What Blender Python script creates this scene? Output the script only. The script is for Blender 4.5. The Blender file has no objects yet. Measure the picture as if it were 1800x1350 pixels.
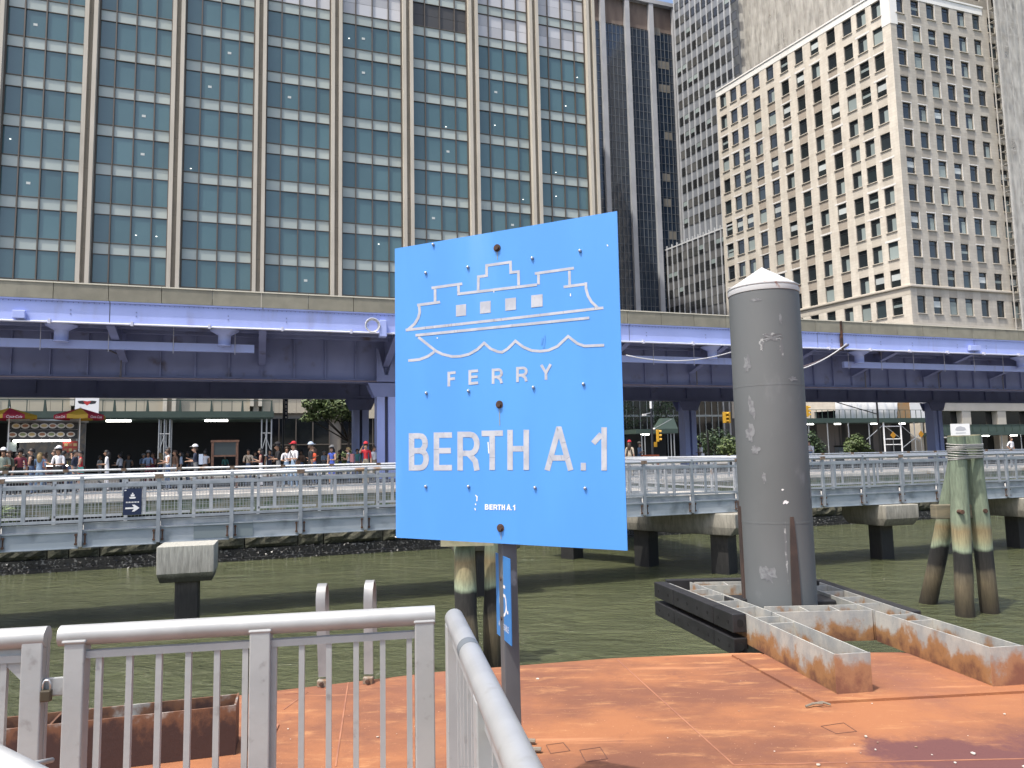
import bpy, bmesh, math, random
from mathutils import Vector, Matrix
random.seed(7)
sc = bpy.context.scene
R = math.radians
# ------------------------------------------------------------------ camera
CAMZ = 3.0                       # metres above the water
FPX = 1300.0                     # focal length in pixels of an 1800 x 1350 picture
TH, RO = R(5.68), 0.0206
_f = Vector((0, math.cos(TH), math.sin(TH)))
_r0 = Vector((1, 0, 0)); _u0 = Vector((0, -math.sin(TH), math.cos(TH)))
_r = math.cos(RO) * _r0 - math.sin(RO) * _u0
_u = math.sin(RO) * _r0 + math.cos(RO) * _u0
cam_d = bpy.data.cameras.new('camera'); cam = bpy.data.objects.new('camera', cam_d)
sc.collection.objects.link(cam); sc.camera = cam
cam_d.sensor_fit = 'HORIZONTAL'; cam_d.sensor_width = 36; cam_d.lens = 36 * FPX / 1800
cam_d.clip_start = 0.05; cam_d.clip_end = 3000
cam.matrix_world = Matrix(((_r.x, _u.x, -_f.x, 0), (_r.y, _u.y, -_f.y, 0), (_r.z, _u.z, -_f.z, CAMZ), (0, 0, 0, 1)))
# ------------------------------------------------------------------ sky, sun, exposure
SUN_EL = R(64); SUN_DIR = Vector((-0.72, -0.69, 0)).normalized() * math.cos(SUN_EL); SUN_DIR.z = math.sin(SUN_EL)
world = bpy.data.worlds.new('World'); sc.world = world; world.use_nodes = True
wn = world.node_tree.nodes; wl = world.node_tree.links
sky = wn.new('ShaderNodeTexSky'); sky.sky_type = 'NISHITA'; sky.sun_disc = False
sky.sun_elevation = SUN_EL; sky.sun_rotation = math.atan2(SUN_DIR.x, SUN_DIR.y)
sky.dust_density = 4.0; sky.ozone_density = 0.6; sky.air_density = 0.9
wn['Background'].inputs['Strength'].default_value = 0.15
wl.new(sky.outputs[0], wn['Background'].inputs['Color'])
sun_d = bpy.data.lights.new('sun', 'SUN'); sun_d.energy = 2.35; sun_d.angle = R(0.53); sun_d.color = (1.0, 0.955, 0.88)
sun = bpy.data.objects.new('sun', sun_d); sc.collection.objects.link(sun)
sun.rotation_euler = SUN_DIR.to_track_quat('Z', 'Y').to_euler()
sun.location = (-20, -20, 60)
sc.view_settings.view_transform = 'Standard'; sc.view_settings.look = 'None'
sc.view_settings.gamma = 1.0; sc.view_settings.use_curve_mapping = False
sc.view_settings.exposure = 0.92
sc.render.engine = 'CYCLES'
sc.cycles.max_bounces = 6; sc.cycles.diffuse_bounces = 3; sc.cycles.glossy_bounces = 3
sc.cycles.transmission_bounces = 3; sc.cycles.transparent_max_bounces = 6
sc.cycles.use_denoising = True

# ------------------------------------------------------------------ measuring helpers (photo pixel -> point of the place)
A1 = R(71.1)                                   # direction of the waterfront street
PHI = R(90 - 71.1)
U2 = Vector((math.sin(A1), math.cos(A1), 0)); N2 = Vector((-math.cos(A1), math.sin(A1), 0))
def ray(x, y): return _f + _r * ((x - 900) / FPX) + _u * ((675 - y) / FPX)
def onp(x, y, p):
    d = ray(x, y); q = d * (p / d.dot(N2)); return q.dot(U2), q.z + CAMZ
def onz(x, y, z):
    d = ray(x, y); q = d * ((z - CAMZ) / d.z); return Vector((q.x, q.y, z))
def atY(x, y, Y):
    d = ray(x, y); q = d * (Y / d.y); return Vector((q.x, q.y, q.z + CAMZ))
def SP(u, p, z=0.0): v = U2 * u + N2 * p; return Vector((v.x, v.y, z))

# ------------------------------------------------------------------ materials
MATS = {}
def _node(nt, t, **kw):
    n = nt.nodes.new(t)
    for k, v in kw.items(): setattr(n, k, v)
    return n
def mat(name, col, rough=0.6, metal=0.0, col2=None, scale=3.0, stretch=(1, 1, 1), lo=0.35, hi=0.65, bump=0.0, bscale=40.0,
        spec=0.5, rand=0.0, detail=5.0, emit=0.0, dirt=None, dscale=1.0, dlo=0.5, dhi=0.75, dstretch=(1, 1, 1), coat=0.0, rough2=None, bstretch=None):
    if name in MATS: return MATS[name]
    m = bpy.data.materials.new(name); m.use_nodes = True; nt = m.node_tree
    b = nt.nodes['Principled BSDF']; L = nt.links
    b.inputs['Roughness'].default_value = rough; b.inputs['Metallic'].default_value = metal
    b.inputs['Specular IOR Level'].default_value = spec
    if coat: b.inputs['Coat Weight'].default_value = coat
    geo = _node(nt, 'ShaderNodeNewGeometry')
    def noise(scale, stretch, detail=detail):
        mp = _node(nt, 'ShaderNodeMapping'); mp.inputs['Scale'].default_value = stretch
        L.new(geo.outputs['Position'], mp.inputs['Vector'])
        n = _node(nt, 'ShaderNodeTexNoise'); n.inputs['Scale'].default_value = scale; n.inputs['Detail'].default_value = detail
        L.new(mp.outputs[0], n.inputs['Vector']); return n.outputs['Fac']
    def ramp(src, lo, hi):
        r = _node(nt, 'ShaderNodeMapRange'); r.inputs['From Min'].default_value = lo; r.inputs['From Max'].default_value = hi
        r.interpolation_type = 'SMOOTHSTEP'
        L.new(src, r.inputs['Value']); return r.outputs[0]
    def mix(fac, a, bb):
        x = _node(nt, 'ShaderNodeMix', data_type='RGBA')
        if isinstance(fac, float): x.inputs['Factor'].default_value = fac
        else: L.new(fac, x.inputs['Factor'])
        for s, v in ((6, a), (7, bb)):
            if isinstance(v, tuple): x.inputs[s].default_value = (*v, 1)
            else: L.new(v, x.inputs[s])
        return x.outputs[2]
    c = tuple(col)
    if col2 is not None:
        fac = ramp(noise(scale, stretch), lo, hi); c = mix(fac, c, tuple(col2))
        if rough2 is not None:
            mr = _node(nt, 'ShaderNodeMapRange'); mr.inputs['To Min'].default_value = rough; mr.inputs['To Max'].default_value = rough2
            L.new(fac, mr.inputs['Value']); L.new(mr.outputs[0], b.inputs['Roughness'])
    if dirt is not None: c = mix(ramp(noise(dscale, dstretch, 6.0), dlo, dhi), c, tuple(dirt))
    if rand:
        oi = _node(nt, 'ShaderNodeObjectInfo'); mr = _node(nt, 'ShaderNodeMapRange')
        mr.inputs['To Min'].default_value = 1 - rand; mr.inputs['To Max'].default_value = 1 + rand
        L.new(oi.outputs['Random'], mr.inputs['Value'])
        hsv = _node(nt, 'ShaderNodeHueSaturation'); L.new(mr.outputs[0], hsv.inputs['Value'])
        if isinstance(c, tuple): hsv.inputs['Color'].default_value = (*c, 1)
        else: L.new(c, hsv.inputs['Color'])
        c = hsv.outputs[0]
    if isinstance(c, tuple): b.inputs['Base Color'].default_value = (*c, 1)
    else: L.new(c, b.inputs['Base Color'])
    if emit:
        b.inputs['Emission Strength'].default_value = emit; b.inputs['Emission Color'].default_value = (1, 0.97, 0.9, 1)
    if bump:
        bm = _node(nt, 'ShaderNodeBump'); bm.inputs['Strength'].default_value = bump; bm.inputs['Distance'].default_value = 0.02
        L.new(noise(bscale, bstretch or stretch), bm.inputs['Height']); L.new(bm.outputs[0], b.inputs['Normal'])
    MATS[name] = m
    m['_h'] = 0
    return m
def zband(name, bands, rough=0.8, wob=0.12, nscale=9.0, mottle=0.5, bump=0.4, grain=(6, 6, 0.7)):
    """colour that changes with height above the water (tide marks, algae, underside shade); bands = [(z, colour)] from the bottom up"""
    m = bpy.data.materials.new(name); m.use_nodes = True; nt = m.node_tree; L = nt.links; b = nt.nodes['Principled BSDF']
    b.inputs['Roughness'].default_value = rough
    geo = _node(nt, 'ShaderNodeNewGeometry'); sep = _node(nt, 'ShaderNodeSeparateXYZ'); L.new(geo.outputs['Position'], sep.inputs[0])
    n = _node(nt, 'ShaderNodeTexNoise'); n.inputs['Scale'].default_value = nscale; n.inputs['Detail'].default_value = 6
    mp = _node(nt, 'ShaderNodeMapping'); mp.inputs['Scale'].default_value = (1, 1, 0.35); L.new(geo.outputs['Position'], mp.inputs['Vector']); L.new(mp.outputs[0], n.inputs['Vector'])
    ma = _node(nt, 'ShaderNodeMath', operation='MULTIPLY_ADD'); L.new(n.outputs['Fac'], ma.inputs[0]); ma.inputs[1].default_value = wob * 2; L.new(sep.outputs['Z'], ma.inputs[2])
    z0, z1 = bands[0][0], bands[-1][0]
    mr = _node(nt, 'ShaderNodeMapRange'); mr.inputs['From Min'].default_value = z0 + wob; mr.inputs['From Max'].default_value = z1 + wob; L.new(ma.outputs[0], mr.inputs['Value'])
    cr = _node(nt, 'ShaderNodeValToRGB'); e = cr.color_ramp.elements
    while len(e) < len(bands): e.new(0.5)
    for i, (z, c) in enumerate(bands): e[i].position = (z - z0) / (z1 - z0); e[i].color = (*c, 1)
    L.new(mr.outputs[0], cr.inputs[0])
    g = _node(nt, 'ShaderNodeTexNoise'); g.inputs['Scale'].default_value = 5; g.inputs['Detail'].default_value = 8; g.inputs['Roughness'].default_value = 0.7
    mp2 = _node(nt, 'ShaderNodeMapping'); mp2.inputs['Scale'].default_value = grain; L.new(geo.outputs['Position'], mp2.inputs['Vector']); L.new(mp2.outputs[0], g.inputs['Vector'])
    mv = _node(nt, 'ShaderNodeMapRange'); mv.inputs['From Min'].default_value = 0.3; mv.inputs['From Max'].default_value = 0.7
    mv.inputs['To Min'].default_value = 1 - mottle; mv.inputs['To Max'].default_value = 1 + mottle; L.new(g.outputs['Fac'], mv.inputs['Value'])
    hsv = _node(nt, 'ShaderNodeHueSaturation'); L.new(mv.outputs[0], hsv.inputs['Value']); L.new(cr.outputs[0], hsv.inputs['Color']); L.new(hsv.outputs[0], b.inputs['Base Color'])
    bm = _node(nt, 'ShaderNodeBump'); bm.inputs['Strength'].default_value = bump; bm.inputs['Distance'].default_value = 0.02; L.new(g.outputs['Fac'], bm.inputs['Height']); L.new(bm.outputs[0], b.inputs['Normal'])
    return m

# ------------------------------------------------------------------ mesh building
COL = sc.collection
class MB:
    def __init__(s): s.v = []; s.f = []; s.m = []
    def add(s, vs, fs, m=0):
        o = len(s.v); s.v += [tuple(v) for v in vs]
        for f in fs: s.f.append(tuple(o + i for i in f)); s.m.append(m)
        return s
    def box(s, x0, x1, y0, y1, z0, z1, m=0):
        return s.add([(x0, y0, z0), (x1, y0, z0), (x1, y1, z0), (x0, y1, z0), (x0, y0, z1), (x1, y0, z1), (x1, y1, z1), (x0, y1, z1)],
                     [(3, 2, 1, 0), (4, 5, 6, 7), (0, 1, 5, 4), (1, 2, 6, 5), (2, 3, 7, 6), (3, 0, 4, 7)], m)
    def hexa(s, p, m=0):
        return s.add(p, [(3, 2, 1, 0), (4, 5, 6, 7), (0, 1, 5, 4), (1, 2, 6, 5), (2, 3, 7, 6), (3, 0, 4, 7)], m)
    def bar(s, a, b, w, h=None, m=0, up=(0, 0, 1)):
        a = Vector(a); b = Vector(b); h = w if h is None else h
        d = (b - a).normalized(); up = Vector(up)
        if abs(d.dot(up)) > 0.99: up = Vector((0, 1, 0))
        x = d.cross(up).normalized() * (w / 2); y = x.cross(d).normalized() * (h / 2)
        return s.hexa([a - x - y, a + x - y, b + x - y, b - x - y, a - x + y, a + x + y, b + x + y, b - x + y], m)
    def tube(s, pts, r, seg=10, caps=True, m=0):
        pts = [Vector(p) for p in pts]; n = len(pts)
        rr = r if isinstance(r, (list, tuple)) else [r] * n
        o = len(s.v); ref = None
        for i, p in enumerate(pts):
            d = (pts[min(i + 1, n - 1)] - pts[max(i - 1, 0)]).normalized()
            if ref is None: ref = Vector((0, 0, 1)) if abs(d.z) < 0.9 else Vector((1, 0, 0))
            x = d.cross(ref)
            if x.length < 1e-4: x = d.orthogonal()
            x.normalize(); y = x.cross(d).normalized()
            for k in range(seg):
                a = 2 * math.pi * k / seg
                s.v.append(tuple(p + (x * math.cos(a) + y * math.sin(a)) * rr[i]))
            ref = y
        for i in range(n - 1):
            for k in range(seg):
                k2 = (k + 1) % seg
                s.f.append((o + i * seg + k, o + i * seg + k2, o + (i + 1) * seg + k2, o + (i + 1) * seg + k)); s.m.append(m)
        if caps:
            s.f.append(tuple(o + k for k in reversed(range(seg)))); s.m.append(m)
            s.f.append(tuple(o + (n - 1) * seg + k for k in range(seg))); s.m.append(m)
        return s
    def lathe(s, prof, seg=20, c=(0, 0, 0), m=0):
        o = len(s.v)
        for r, z in prof:
            for k in range(seg):
                a = 2 * math.pi * k / seg; s.v.append((c[0] + r * math.cos(a), c[1] + r * math.sin(a), c[2] + z))
        for i in range(len(prof) - 1):
            for k in range(seg):
                k2 = (k + 1) % seg
                s.f.append((o + i * seg + k, o + i * seg + k2, o + (i + 1) * seg + k2, o + (i + 1) * seg + k)); s.m.append(m)
        s.f.append(tuple(o + k for k in reversed(range(seg)))); s.m.append(m)
        s.f.append(tuple(o + (len(prof) - 1) * seg + k for k in range(seg))); s.m.append(m)
        return s
    def prism(s, pts, y0, y1, m=0):            # polygon in x,z pushed along y
        n = len(pts); vs = [(x, y0, z) for x, z in pts] + [(x, y1, z) for x, z in pts]
        return s.add(vs, [tuple(range(n)), tuple(reversed(range(n, 2 * n)))] + [(i, i + n, (i + 1) % n + n, (i + 1) % n) for i in range(n)], m)
    def prismz(s, pts, z0, z1, m=0):           # polygon in x,y pushed along z
        n = len(pts); vs = [(x, y, z0) for x, y in pts] + [(x, y, z1) for x, y in pts]
        return s.add(vs, [tuple(reversed(range(n))), tuple(range(n, 2 * n))] + [(i, (i + 1) % n, (i + 1) % n + n, i + n) for i in range(n)], m)
    def mesh(s, name, mats, smooth=False):
        me = bpy.data.meshes.new(name); me.from_pydata(s.v, [], s.f)
        for m in (mats if isinstance(mats, (list, tuple)) else [mats]): me.materials.append(m)
        me.polygons.foreach_set('material_index', s.m)
        if smooth: me.polygons.foreach_set('use_smooth', [True] * len(s.f))
        me.update(); return me
    def build(s, name, mats, parent=None, loc=None, smooth=False, bevel=0.0, rotz=0.0):
        return put(name, s.mesh(name, mats, smooth), parent, loc, rotz, bevel, smooth)
def put(name, me, parent=None, loc=None, rotz=0.0, bevel=0.0, smooth=False):
    o = bpy.data.objects.new(name, me); COL.objects.link(o)
    if parent is not None: o.parent = parent
    if loc is not None: o.location = loc
    if rotz: o.rotation_euler = (0, 0, rotz)
    if bevel:
        b = o.modifiers.new('b', 'BEVEL'); b.width = bevel; b.segments = 2; b.limit_method = 'ANGLE'; b.angle_limit = R(40)
    return o
def tag(o, label=None, cat=None, group=None, kind=None):
    if label: o['label'] = label
    if cat: o['category'] = cat
    if group: o['group'] = group
    if kind: o['kind'] = kind
    return o
def thing(name, label, cat, loc=(0, 0, 0), rotz=0.0, group=None):
    o = bpy.data.objects.new(name, None); COL.objects.link(o); o.location = loc; o.rotation_euler = (0, 0, rotz); o.empty_display_size = 0.2
    return tag(o, label, cat, group)
def street(name, label, cat, u=0.0, p=0.0, z=0.0, group=None):
    return thing(name, label, cat, SP(u, p, z), PHI, group)
def smooth_by_angle(o, deg=40):
    for p in o.data.polygons: p.use_smooth = True
    m = o.modifiers.new('e', 'EDGE_SPLIT'); m.split_angle = R(deg)
def text_mesh(txt, size, m, font_w=1.0, shear=0.0, depth=0.0, name='lettering', bold=0.0):
    cu = bpy.data.curves.new('t', 'FONT'); cu.body = txt; cu.size = size; cu.extrude = depth; cu.align_x = 'CENTER'; cu.align_y = 'CENTER'; cu.shear = shear; cu.offset = bold; cu.resolution_u = 3
    ob = bpy.data.objects.new('t', cu); COL.objects.link(ob)
    bpy.context.view_layer.update()
    me = bpy.data.meshes.new_from_object(ob.evaluated_get(bpy.context.evaluated_depsgraph_get()))
    bpy.data.objects.remove(ob); bpy.data.curves.remove(cu)
    me.name = name; me.materials.clear(); me.materials.append(m)
    for v in me.vertices: v.co.x *= font_w
    return me
GROUND = 1.95; DECK = 1.4

# ================================================================== MATERIALS
def water_material():
    m = bpy.data.materials.new('river_water'); m.use_nodes = True; nt = m.node_tree; L = nt.links; b = nt.nodes['Principled BSDF']
    b.inputs['Roughness'].default_value = 0.05; b.inputs['IOR'].default_value = 1.36; b.inputs['Specular IOR Level'].default_value = 0.5
    geo = _node(nt, 'ShaderNodeNewGeometry')
    def nz(scale, st, rot, det):
        mp = _node(nt, 'ShaderNodeMapping'); mp.inputs['Scale'].default_value = st; mp.inputs['Rotation'].default_value = (0, 0, rot)
        L.new(geo.outputs['Position'], mp.inputs['Vector'])
        n = _node(nt, 'ShaderNodeTexNoise'); n.inputs['Scale'].default_value = scale; n.inputs['Detail'].default_value = det; n.inputs['Roughness'].default_value = 0.6
        n.inputs['Distortion'].default_value = 0.8
        L.new(mp.outputs[0], n.inputs['Vector']); return n.outputs['Fac']
    a = nz(1.5, (0.65, 1.35, 1), 0.35, 7); c = nz(6.0, (0.75, 1.2, 1), -0.25, 6); big = nz(0.25, (1, 1.6, 1), 0.3, 4); patch = nz(0.55, (1, 1.4, 1), 0.1, 4)
    ad = _node(nt, 'ShaderNodeMath', operation='MULTIPLY_ADD'); pm = _node(nt, 'ShaderNodeMapRange'); pm.inputs['From Min'].default_value = 0.35; pm.inputs['From Max'].default_value = 0.65; pm.inputs['To Min'].default_value = 0.12; pm.inputs['To Max'].default_value = 0.62; L.new(patch, pm.inputs['Value']); L.new(c, ad.inputs[0]); L.new(pm.outputs[0], ad.inputs[1]); L.new(a, ad.inputs[2])
    bm = _node(nt, 'ShaderNodeBump'); bm.inputs['Strength'].default_value = 0.9; bm.inputs['Distance'].default_value = 0.24
    L.new(ad.outputs[0], bm.inputs['Height']); L.new(bm.outputs[0], b.inputs['Normal'])
    mx = _node(nt, 'ShaderNodeMix', data_type='RGBA'); mx.inputs[6].default_value = (0.070, 0.080, 0.040, 1); mx.inputs[7].default_value = (0.090, 0.099, 0.050, 1)
    mr = _node(nt, 'ShaderNodeMapRange'); mr.inputs['From Min'].default_value = 0.35; mr.inputs['From Max'].default_value = 0.65; L.new(big, mr.inputs['Value'])
    L.new(mr.outputs[0], mx.inputs['Factor']); L.new(mx.outputs[2], b.inputs['Base Color'])
    return m
def rust_deck_material():
    m = bpy.data.materials.new('rusted_deck_plate'); m.use_nodes = True; nt = m.node_tree; L = nt.links; b = nt.nodes['Principled BSDF']
    b.inputs['Roughness'].default_value = 0.82; b.inputs['Specular IOR Level'].default_value = 0.25
    geo = _node(nt, 'ShaderNodeNewGeometry')
    def nz(scale, st=(1, 1, 1), rot=0.0, det=6, rg=0.6):
        mp = _node(nt, 'ShaderNodeMapping'); mp.inputs['Scale'].default_value = st; mp.inputs['Rotation'].default_value = (0, 0, rot)
        L.new(geo.outputs['Position'], mp.inputs['Vector'])
        n = _node(nt, 'ShaderNodeTexNoise'); n.inputs['Scale'].default_value = scale; n.inputs['Detail'].default_value = det; n.inputs['Roughness'].default_value = rg
        L.new(mp.outputs[0], n.inputs['Vector']); return n.outputs['Fac']
    def rmp(v, lo, hi):
        r = _node(nt, 'ShaderNodeMapRange'); r.interpolation_type = 'SMOOTHSTEP'; r.inputs['From Min'].default_value = lo; r.inputs['From Max'].default_value = hi; L.new(v, r.inputs['Value']); return r.outputs[0]
    def mix(f, a, c):
        x = _node(nt, 'ShaderNodeMix', data_type='RGBA'); L.new(f, x.inputs['Factor'])
        for s, v in ((6, a), (7, c)):
            if isinstance(v, tuple): x.inputs[s].default_value = (*v, 1)
            else: L.new(v, x.inputs[s])
        return x.outputs[2]
    c = mix(rmp(nz(0.75, (1, 1.6, 1), 0.6, det=9, rg=0.65), 0.36, 0.64), (0.185, 0.080, 0.050), (0.330, 0.138, 0.064))
    c = mix(rmp(nz(5.0, (0.45, 1.4, 1), 0.5, 7, 0.7), 0.52, 0.72), c, (0.43, 0.215, 0.10))
    c = mix(rmp(nz(2.3, (1, 1, 1), 0.0, 7, 0.7), 0.56, 0.72), c, (0.190, 0.082, 0.054))
    c = mix(rmp(nz(0.5, (1.3, 1, 1), 0.2, 8, 0.7), 0.50, 0.74), c, (0.225, 0.098, 0.066))
    c = mix(rmp(nz(3.0, (0.22, 2.6, 1), 0.9, 5, 0.6), 0.60, 0.72), c, (0.43, 0.20, 0.10))
    c = mix(rmp(nz(60, det=3), 0.66, 0.76), c, (0.62, 0.36, 0.22))
    # the dark stain at the near right
    sep = _node(nt, 'ShaderNodeVectorMath', operation='DISTANCE'); mp = _node(nt, 'ShaderNodeMapping'); mp.inputs['Scale'].default_value = (0.62, 1.25, 1)
    L.new(geo.outputs['Position'], mp.inputs['Vector']); L.new(mp.outputs[0], sep.inputs[0])
    q = onz(1735, 1335, DECK); sep.inputs[1].default_value = (q.x * 0.62, q.y * 1.25, q.z)
    ad = _node(nt, 'ShaderNodeMath', operation='MULTIPLY_ADD'); L.new(nz(3.0, det=8, rg=0.7), ad.inputs[0]); ad.inputs[1].default_value = 1.1; L.new(sep.outputs['Value'], ad.inputs[2])
    inv = _node(nt, 'ShaderNodeMapRange'); inv.interpolation_type = 'SMOOTHSTEP'; inv.inputs['From Min'].default_value = 1.05; inv.inputs['From Max'].default_value = 0.78; L.new(ad.outputs[0], inv.inputs['Value'])
    c = mix(inv.outputs[0], c, (0.135, 0.058, 0.054))
    L.new(c, b.inputs['Base Color'])
    bm = _node(nt, 'ShaderNodeBump'); bm.inputs['Strength'].default_value = 0.35; bm.inputs['Distance'].default_value = 0.01; L.new(nz(35, det=6), bm.inputs['Height']); L.new(bm.outputs[0], b.inputs['Normal'])
    return m
def rusty_galv(name, z0, amt=0.0):
    """galvanised steel: grey-white zinc, orange rust creeping up from the weld at the bottom"""
    m = bpy.data.materials.new(name); m.use_nodes = True; nt = m.node_tree; L = nt.links; b = nt.nodes['Principled BSDF']
    b.inputs['Roughness'].default_value = 0.62; b.inputs['Metallic'].default_value = 0.15
    geo = _node(nt, 'ShaderNodeNewGeometry'); sep = _node(nt, 'ShaderNodeSeparateXYZ'); L.new(geo.outputs['Position'], sep.inputs[0])
    def nz(scale, st=(1, 1, 1), det=7, rg=0.65):
        mp = _node(nt, 'ShaderNodeMapping'); mp.inputs['Scale'].default_value = st; L.new(geo.outputs['Position'], mp.inputs['Vector'])
        n = _node(nt, 'ShaderNodeTexNoise'); n.inputs['Scale'].default_value = scale; n.inputs['Detail'].default_value = det; n.inputs['Roughness'].default_value = rg
        L.new(mp.outputs[0], n.inputs['Vector']); return n.outputs['Fac']
    def rmp(v, lo, hi):
        r = _node(nt, 'ShaderNodeMapRange'); r.interpolation_type = 'SMOOTHSTEP'; r.inputs['From Min'].default_value = lo; r.inputs['From Max'].default_value = hi; L.new(v, r.inputs['Value']); return r.outputs[0]
    def mix(f, a, c):
        x = _node(nt, 'ShaderNodeMix', data_type='RGBA'); L.new(f, x.inputs['Factor'])
        for s, v in ((6, a), (7, c)):
            if isinstance(v, tuple): x.inputs[s].default_value = (*v, 1)
            else: L.new(v, x.inputs[s])
        return x.outputs[2]
    c = mix(rmp(nz(6, (1, 1, 0.5)), 0.35, 0.65), (0.31, 0.325, 0.315), (0.46, 0.45, 0.40))
    hz = _node(nt, 'ShaderNodeMapRange'); hz.inputs['From Min'].default_value = z0; hz.inputs['From Max'].default_value = z0 + 0.26
    hz.inputs['To Min'].default_value = 0.36 + amt; hz.inputs['To Max'].default_value = -0.05 + amt; L.new(sep.outputs['Z'], hz.inputs['Value'])
    ad = _node(nt, 'ShaderNodeMath', operation='ADD'); L.new(hz.outputs[0], ad.inputs[0]); L.new(nz(4.5, (1, 1, 0.8)), ad.inputs[1])
    c = mix(rmp(ad.outputs[0], 0.54, 0.70), c, (0.32, 0.170, 0.072) if amt == 0 else (0.17, 0.082, 0.045) if amt > 0.1 else (0.36, 0.19, 0.10))
    c = mix(rmp(ad.outputs[0], 0.70, 0.90 if amt < 0.1 else 0.86), c, (0.14, 0.066, 0.042) if amt == 0 else (0.055, 0.030, 0.026) if amt > 0.1 else (0.22, 0.10, 0.065))
    L.new(c, b.inputs['Base Color'])
    bm = _node(nt, 'ShaderNodeBump'); bm.inputs['Strength'].default_value = 0.2; bm.inputs['Distance'].default_value = 0.01; L.new(nz(30), bm.inputs['Height']); L.new(bm.outputs[0], b.inputs['Normal'])
    return m
def brick_stone(name, c1, c2, mortar, bw, bh, rot, rough=0.8):
    """ashlar facing on a far wall: courses too small to pick out singly"""
    m = bpy.data.materials.new(name); m.use_nodes = True; nt = m.node_tree; L = nt.links; b = nt.nodes['Principled BSDF']
    b.inputs['Roughness'].default_value = rough; b.inputs['Specular IOR Level'].default_value = 0.2
    geo = _node(nt, 'ShaderNodeNewGeometry'); mp = _node(nt, 'ShaderNodeMapping'); mp.vector_type = 'TEXTURE'; mp.inputs['Rotation'].default_value = (R(90), 0, rot)
    L.new(geo.outputs['Position'], mp.inputs['Vector'])
    br = _node(nt, 'ShaderNodeTexBrick'); br.inputs['Scale'].default_value = 1.0; br.inputs['Brick Width'].default_value = bw; br.inputs['Row Height'].default_value = bh
    br.inputs['Mortar Size'].default_value = 0.012; br.inputs['Color1'].default_value = (*c1, 1); br.inputs['Color2'].default_value = (*c2, 1); br.inputs['Mortar'].default_value = (*mortar, 1)
    br.inputs['Bias'].default_value = -0.2
    L.new(mp.outputs[0], br.inputs['Vector'])
    n = _node(nt, 'ShaderNodeTexNoise'); n.inputs['Scale'].default_value = 0.6; n.inputs['Detail'].default_value = 6
    mp2 = _node(nt, 'ShaderNodeMapping'); mp2.inputs['Scale'].default_value = (1.5, 1.5, 0.4); L.new(geo.outputs['Position'], mp2.inputs['Vector']); L.new(mp2.outputs[0], n.inputs['Vector'])
    mr = _node(nt, 'ShaderNodeMapRange'); mr.inputs['From Min'].default_value = 0.3; mr.inputs['From Max'].default_value = 0.7; mr.inputs['To Min'].default_value = 0.86; mr.inputs['To Max'].default_value = 1.1
    L.new(n.outputs['Fac'], mr.inputs['Value'])
    h = _node(nt, 'ShaderNodeHueSaturation'); L.new(mr.outputs[0], h.inputs['Value']); L.new(br.outputs['Color'], h.inputs['Color']); L.new(h.outputs[0], b.inputs['Base Color'])
    MATS[name] = m; return m

m_water = water_material()
m_asphalt = mat('asphalt', (0.055, 0.055, 0.057), 0.9, col2=(0.085, 0.083, 0.08), scale=0.7, bump=0.2)
m_pave = mat('esplanade_paving', (0.30, 0.29, 0.27), 0.85, col2=(0.22, 0.21, 0.2), scale=1.2)
m_coping = mat('pale_coping', (0.55, 0.53, 0.48), 0.8, col2=(0.42, 0.40, 0.36), scale=2.5, dirt=(0.3, 0.22, 0.13), dscale=1.3, dlo=0.55, dhi=0.75)
m_algae = mat('algae_concrete', (0.17, 0.20, 0.13), 0.9, col2=(0.24, 0.22, 0.15), scale=2.0, dirt=(0.08, 0.13, 0.07), dscale=3.0, dlo=0.48, dhi=0.7, bump=0.4)
m_stone = zband('tidal_stone', [(0.0, (0.012, 0.012, 0.012)), (0.30, (0.018, 0.02, 0.016)), (0.40, (0.045, 0.047, 0.030)), (0.8, (0.075, 0.07, 0.048)), (1.2, (0.12, 0.10, 0.07))], 0.9, 0.1, 4, 0.7, 1.0, (2, 2, 2))
m_dark = mat('dark_void', (0.012, 0.012, 0.013), 0.9)
m_galv = mat('galvanised_steel', (0.40, 0.43, 0.46), 0.42, 0.55, col2=(0.30, 0.33, 0.36), scale=4, bump=0.03)
m_railw = mat('pale_rail', (0.42, 0.44, 0.46), 0.45, 0.3, dirt=(0.30, 0.20, 0.13), dscale=1.1, dlo=0.66, dhi=0.72)
m_fascia = mat('galvanised_channel', (0.30, 0.345, 0.385), 0.42, 0.35, col2=(0.40, 0.44, 0.47), scale=1.6, stretch=(1, 1, 3), dirt=(0.19, 0.22, 0.235), dscale=2.2, dlo=0.5, dhi=0.75)
m_walkdeck = mat('walkway_deck', (0.42, 0.40, 0.36), 0.8, col2=(0.34, 0.33, 0.30), scale=2)
m_rustbolt = mat('rusted_bolt', (0.055, 0.032, 0.024), 0.9, col2=(0.11, 0.058, 0.035), scale=30)
m_saddle = mat('rust_stained_saddle', (0.20, 0.15, 0.11), 0.8, col2=(0.12, 0.075, 0.05), scale=12)
m_navy = mat('navy_sign', (0.012, 0.022, 0.06), 0.4)
m_white = mat('white_paint', (0.78, 0.78, 0.77), 0.5)
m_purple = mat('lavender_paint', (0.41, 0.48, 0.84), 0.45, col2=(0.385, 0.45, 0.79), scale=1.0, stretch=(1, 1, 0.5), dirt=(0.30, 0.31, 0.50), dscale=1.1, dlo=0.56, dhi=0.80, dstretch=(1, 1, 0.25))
m_purple_dark = mat('dull_lavender_paint', (0.235, 0.265, 0.47), 0.55, col2=(0.20, 0.225, 0.41), scale=0.8, stretch=(1, 1, 0.4), dirt=(0.12, 0.10, 0.13), dscale=1.2, dlo=0.58, dhi=0.8)
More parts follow.
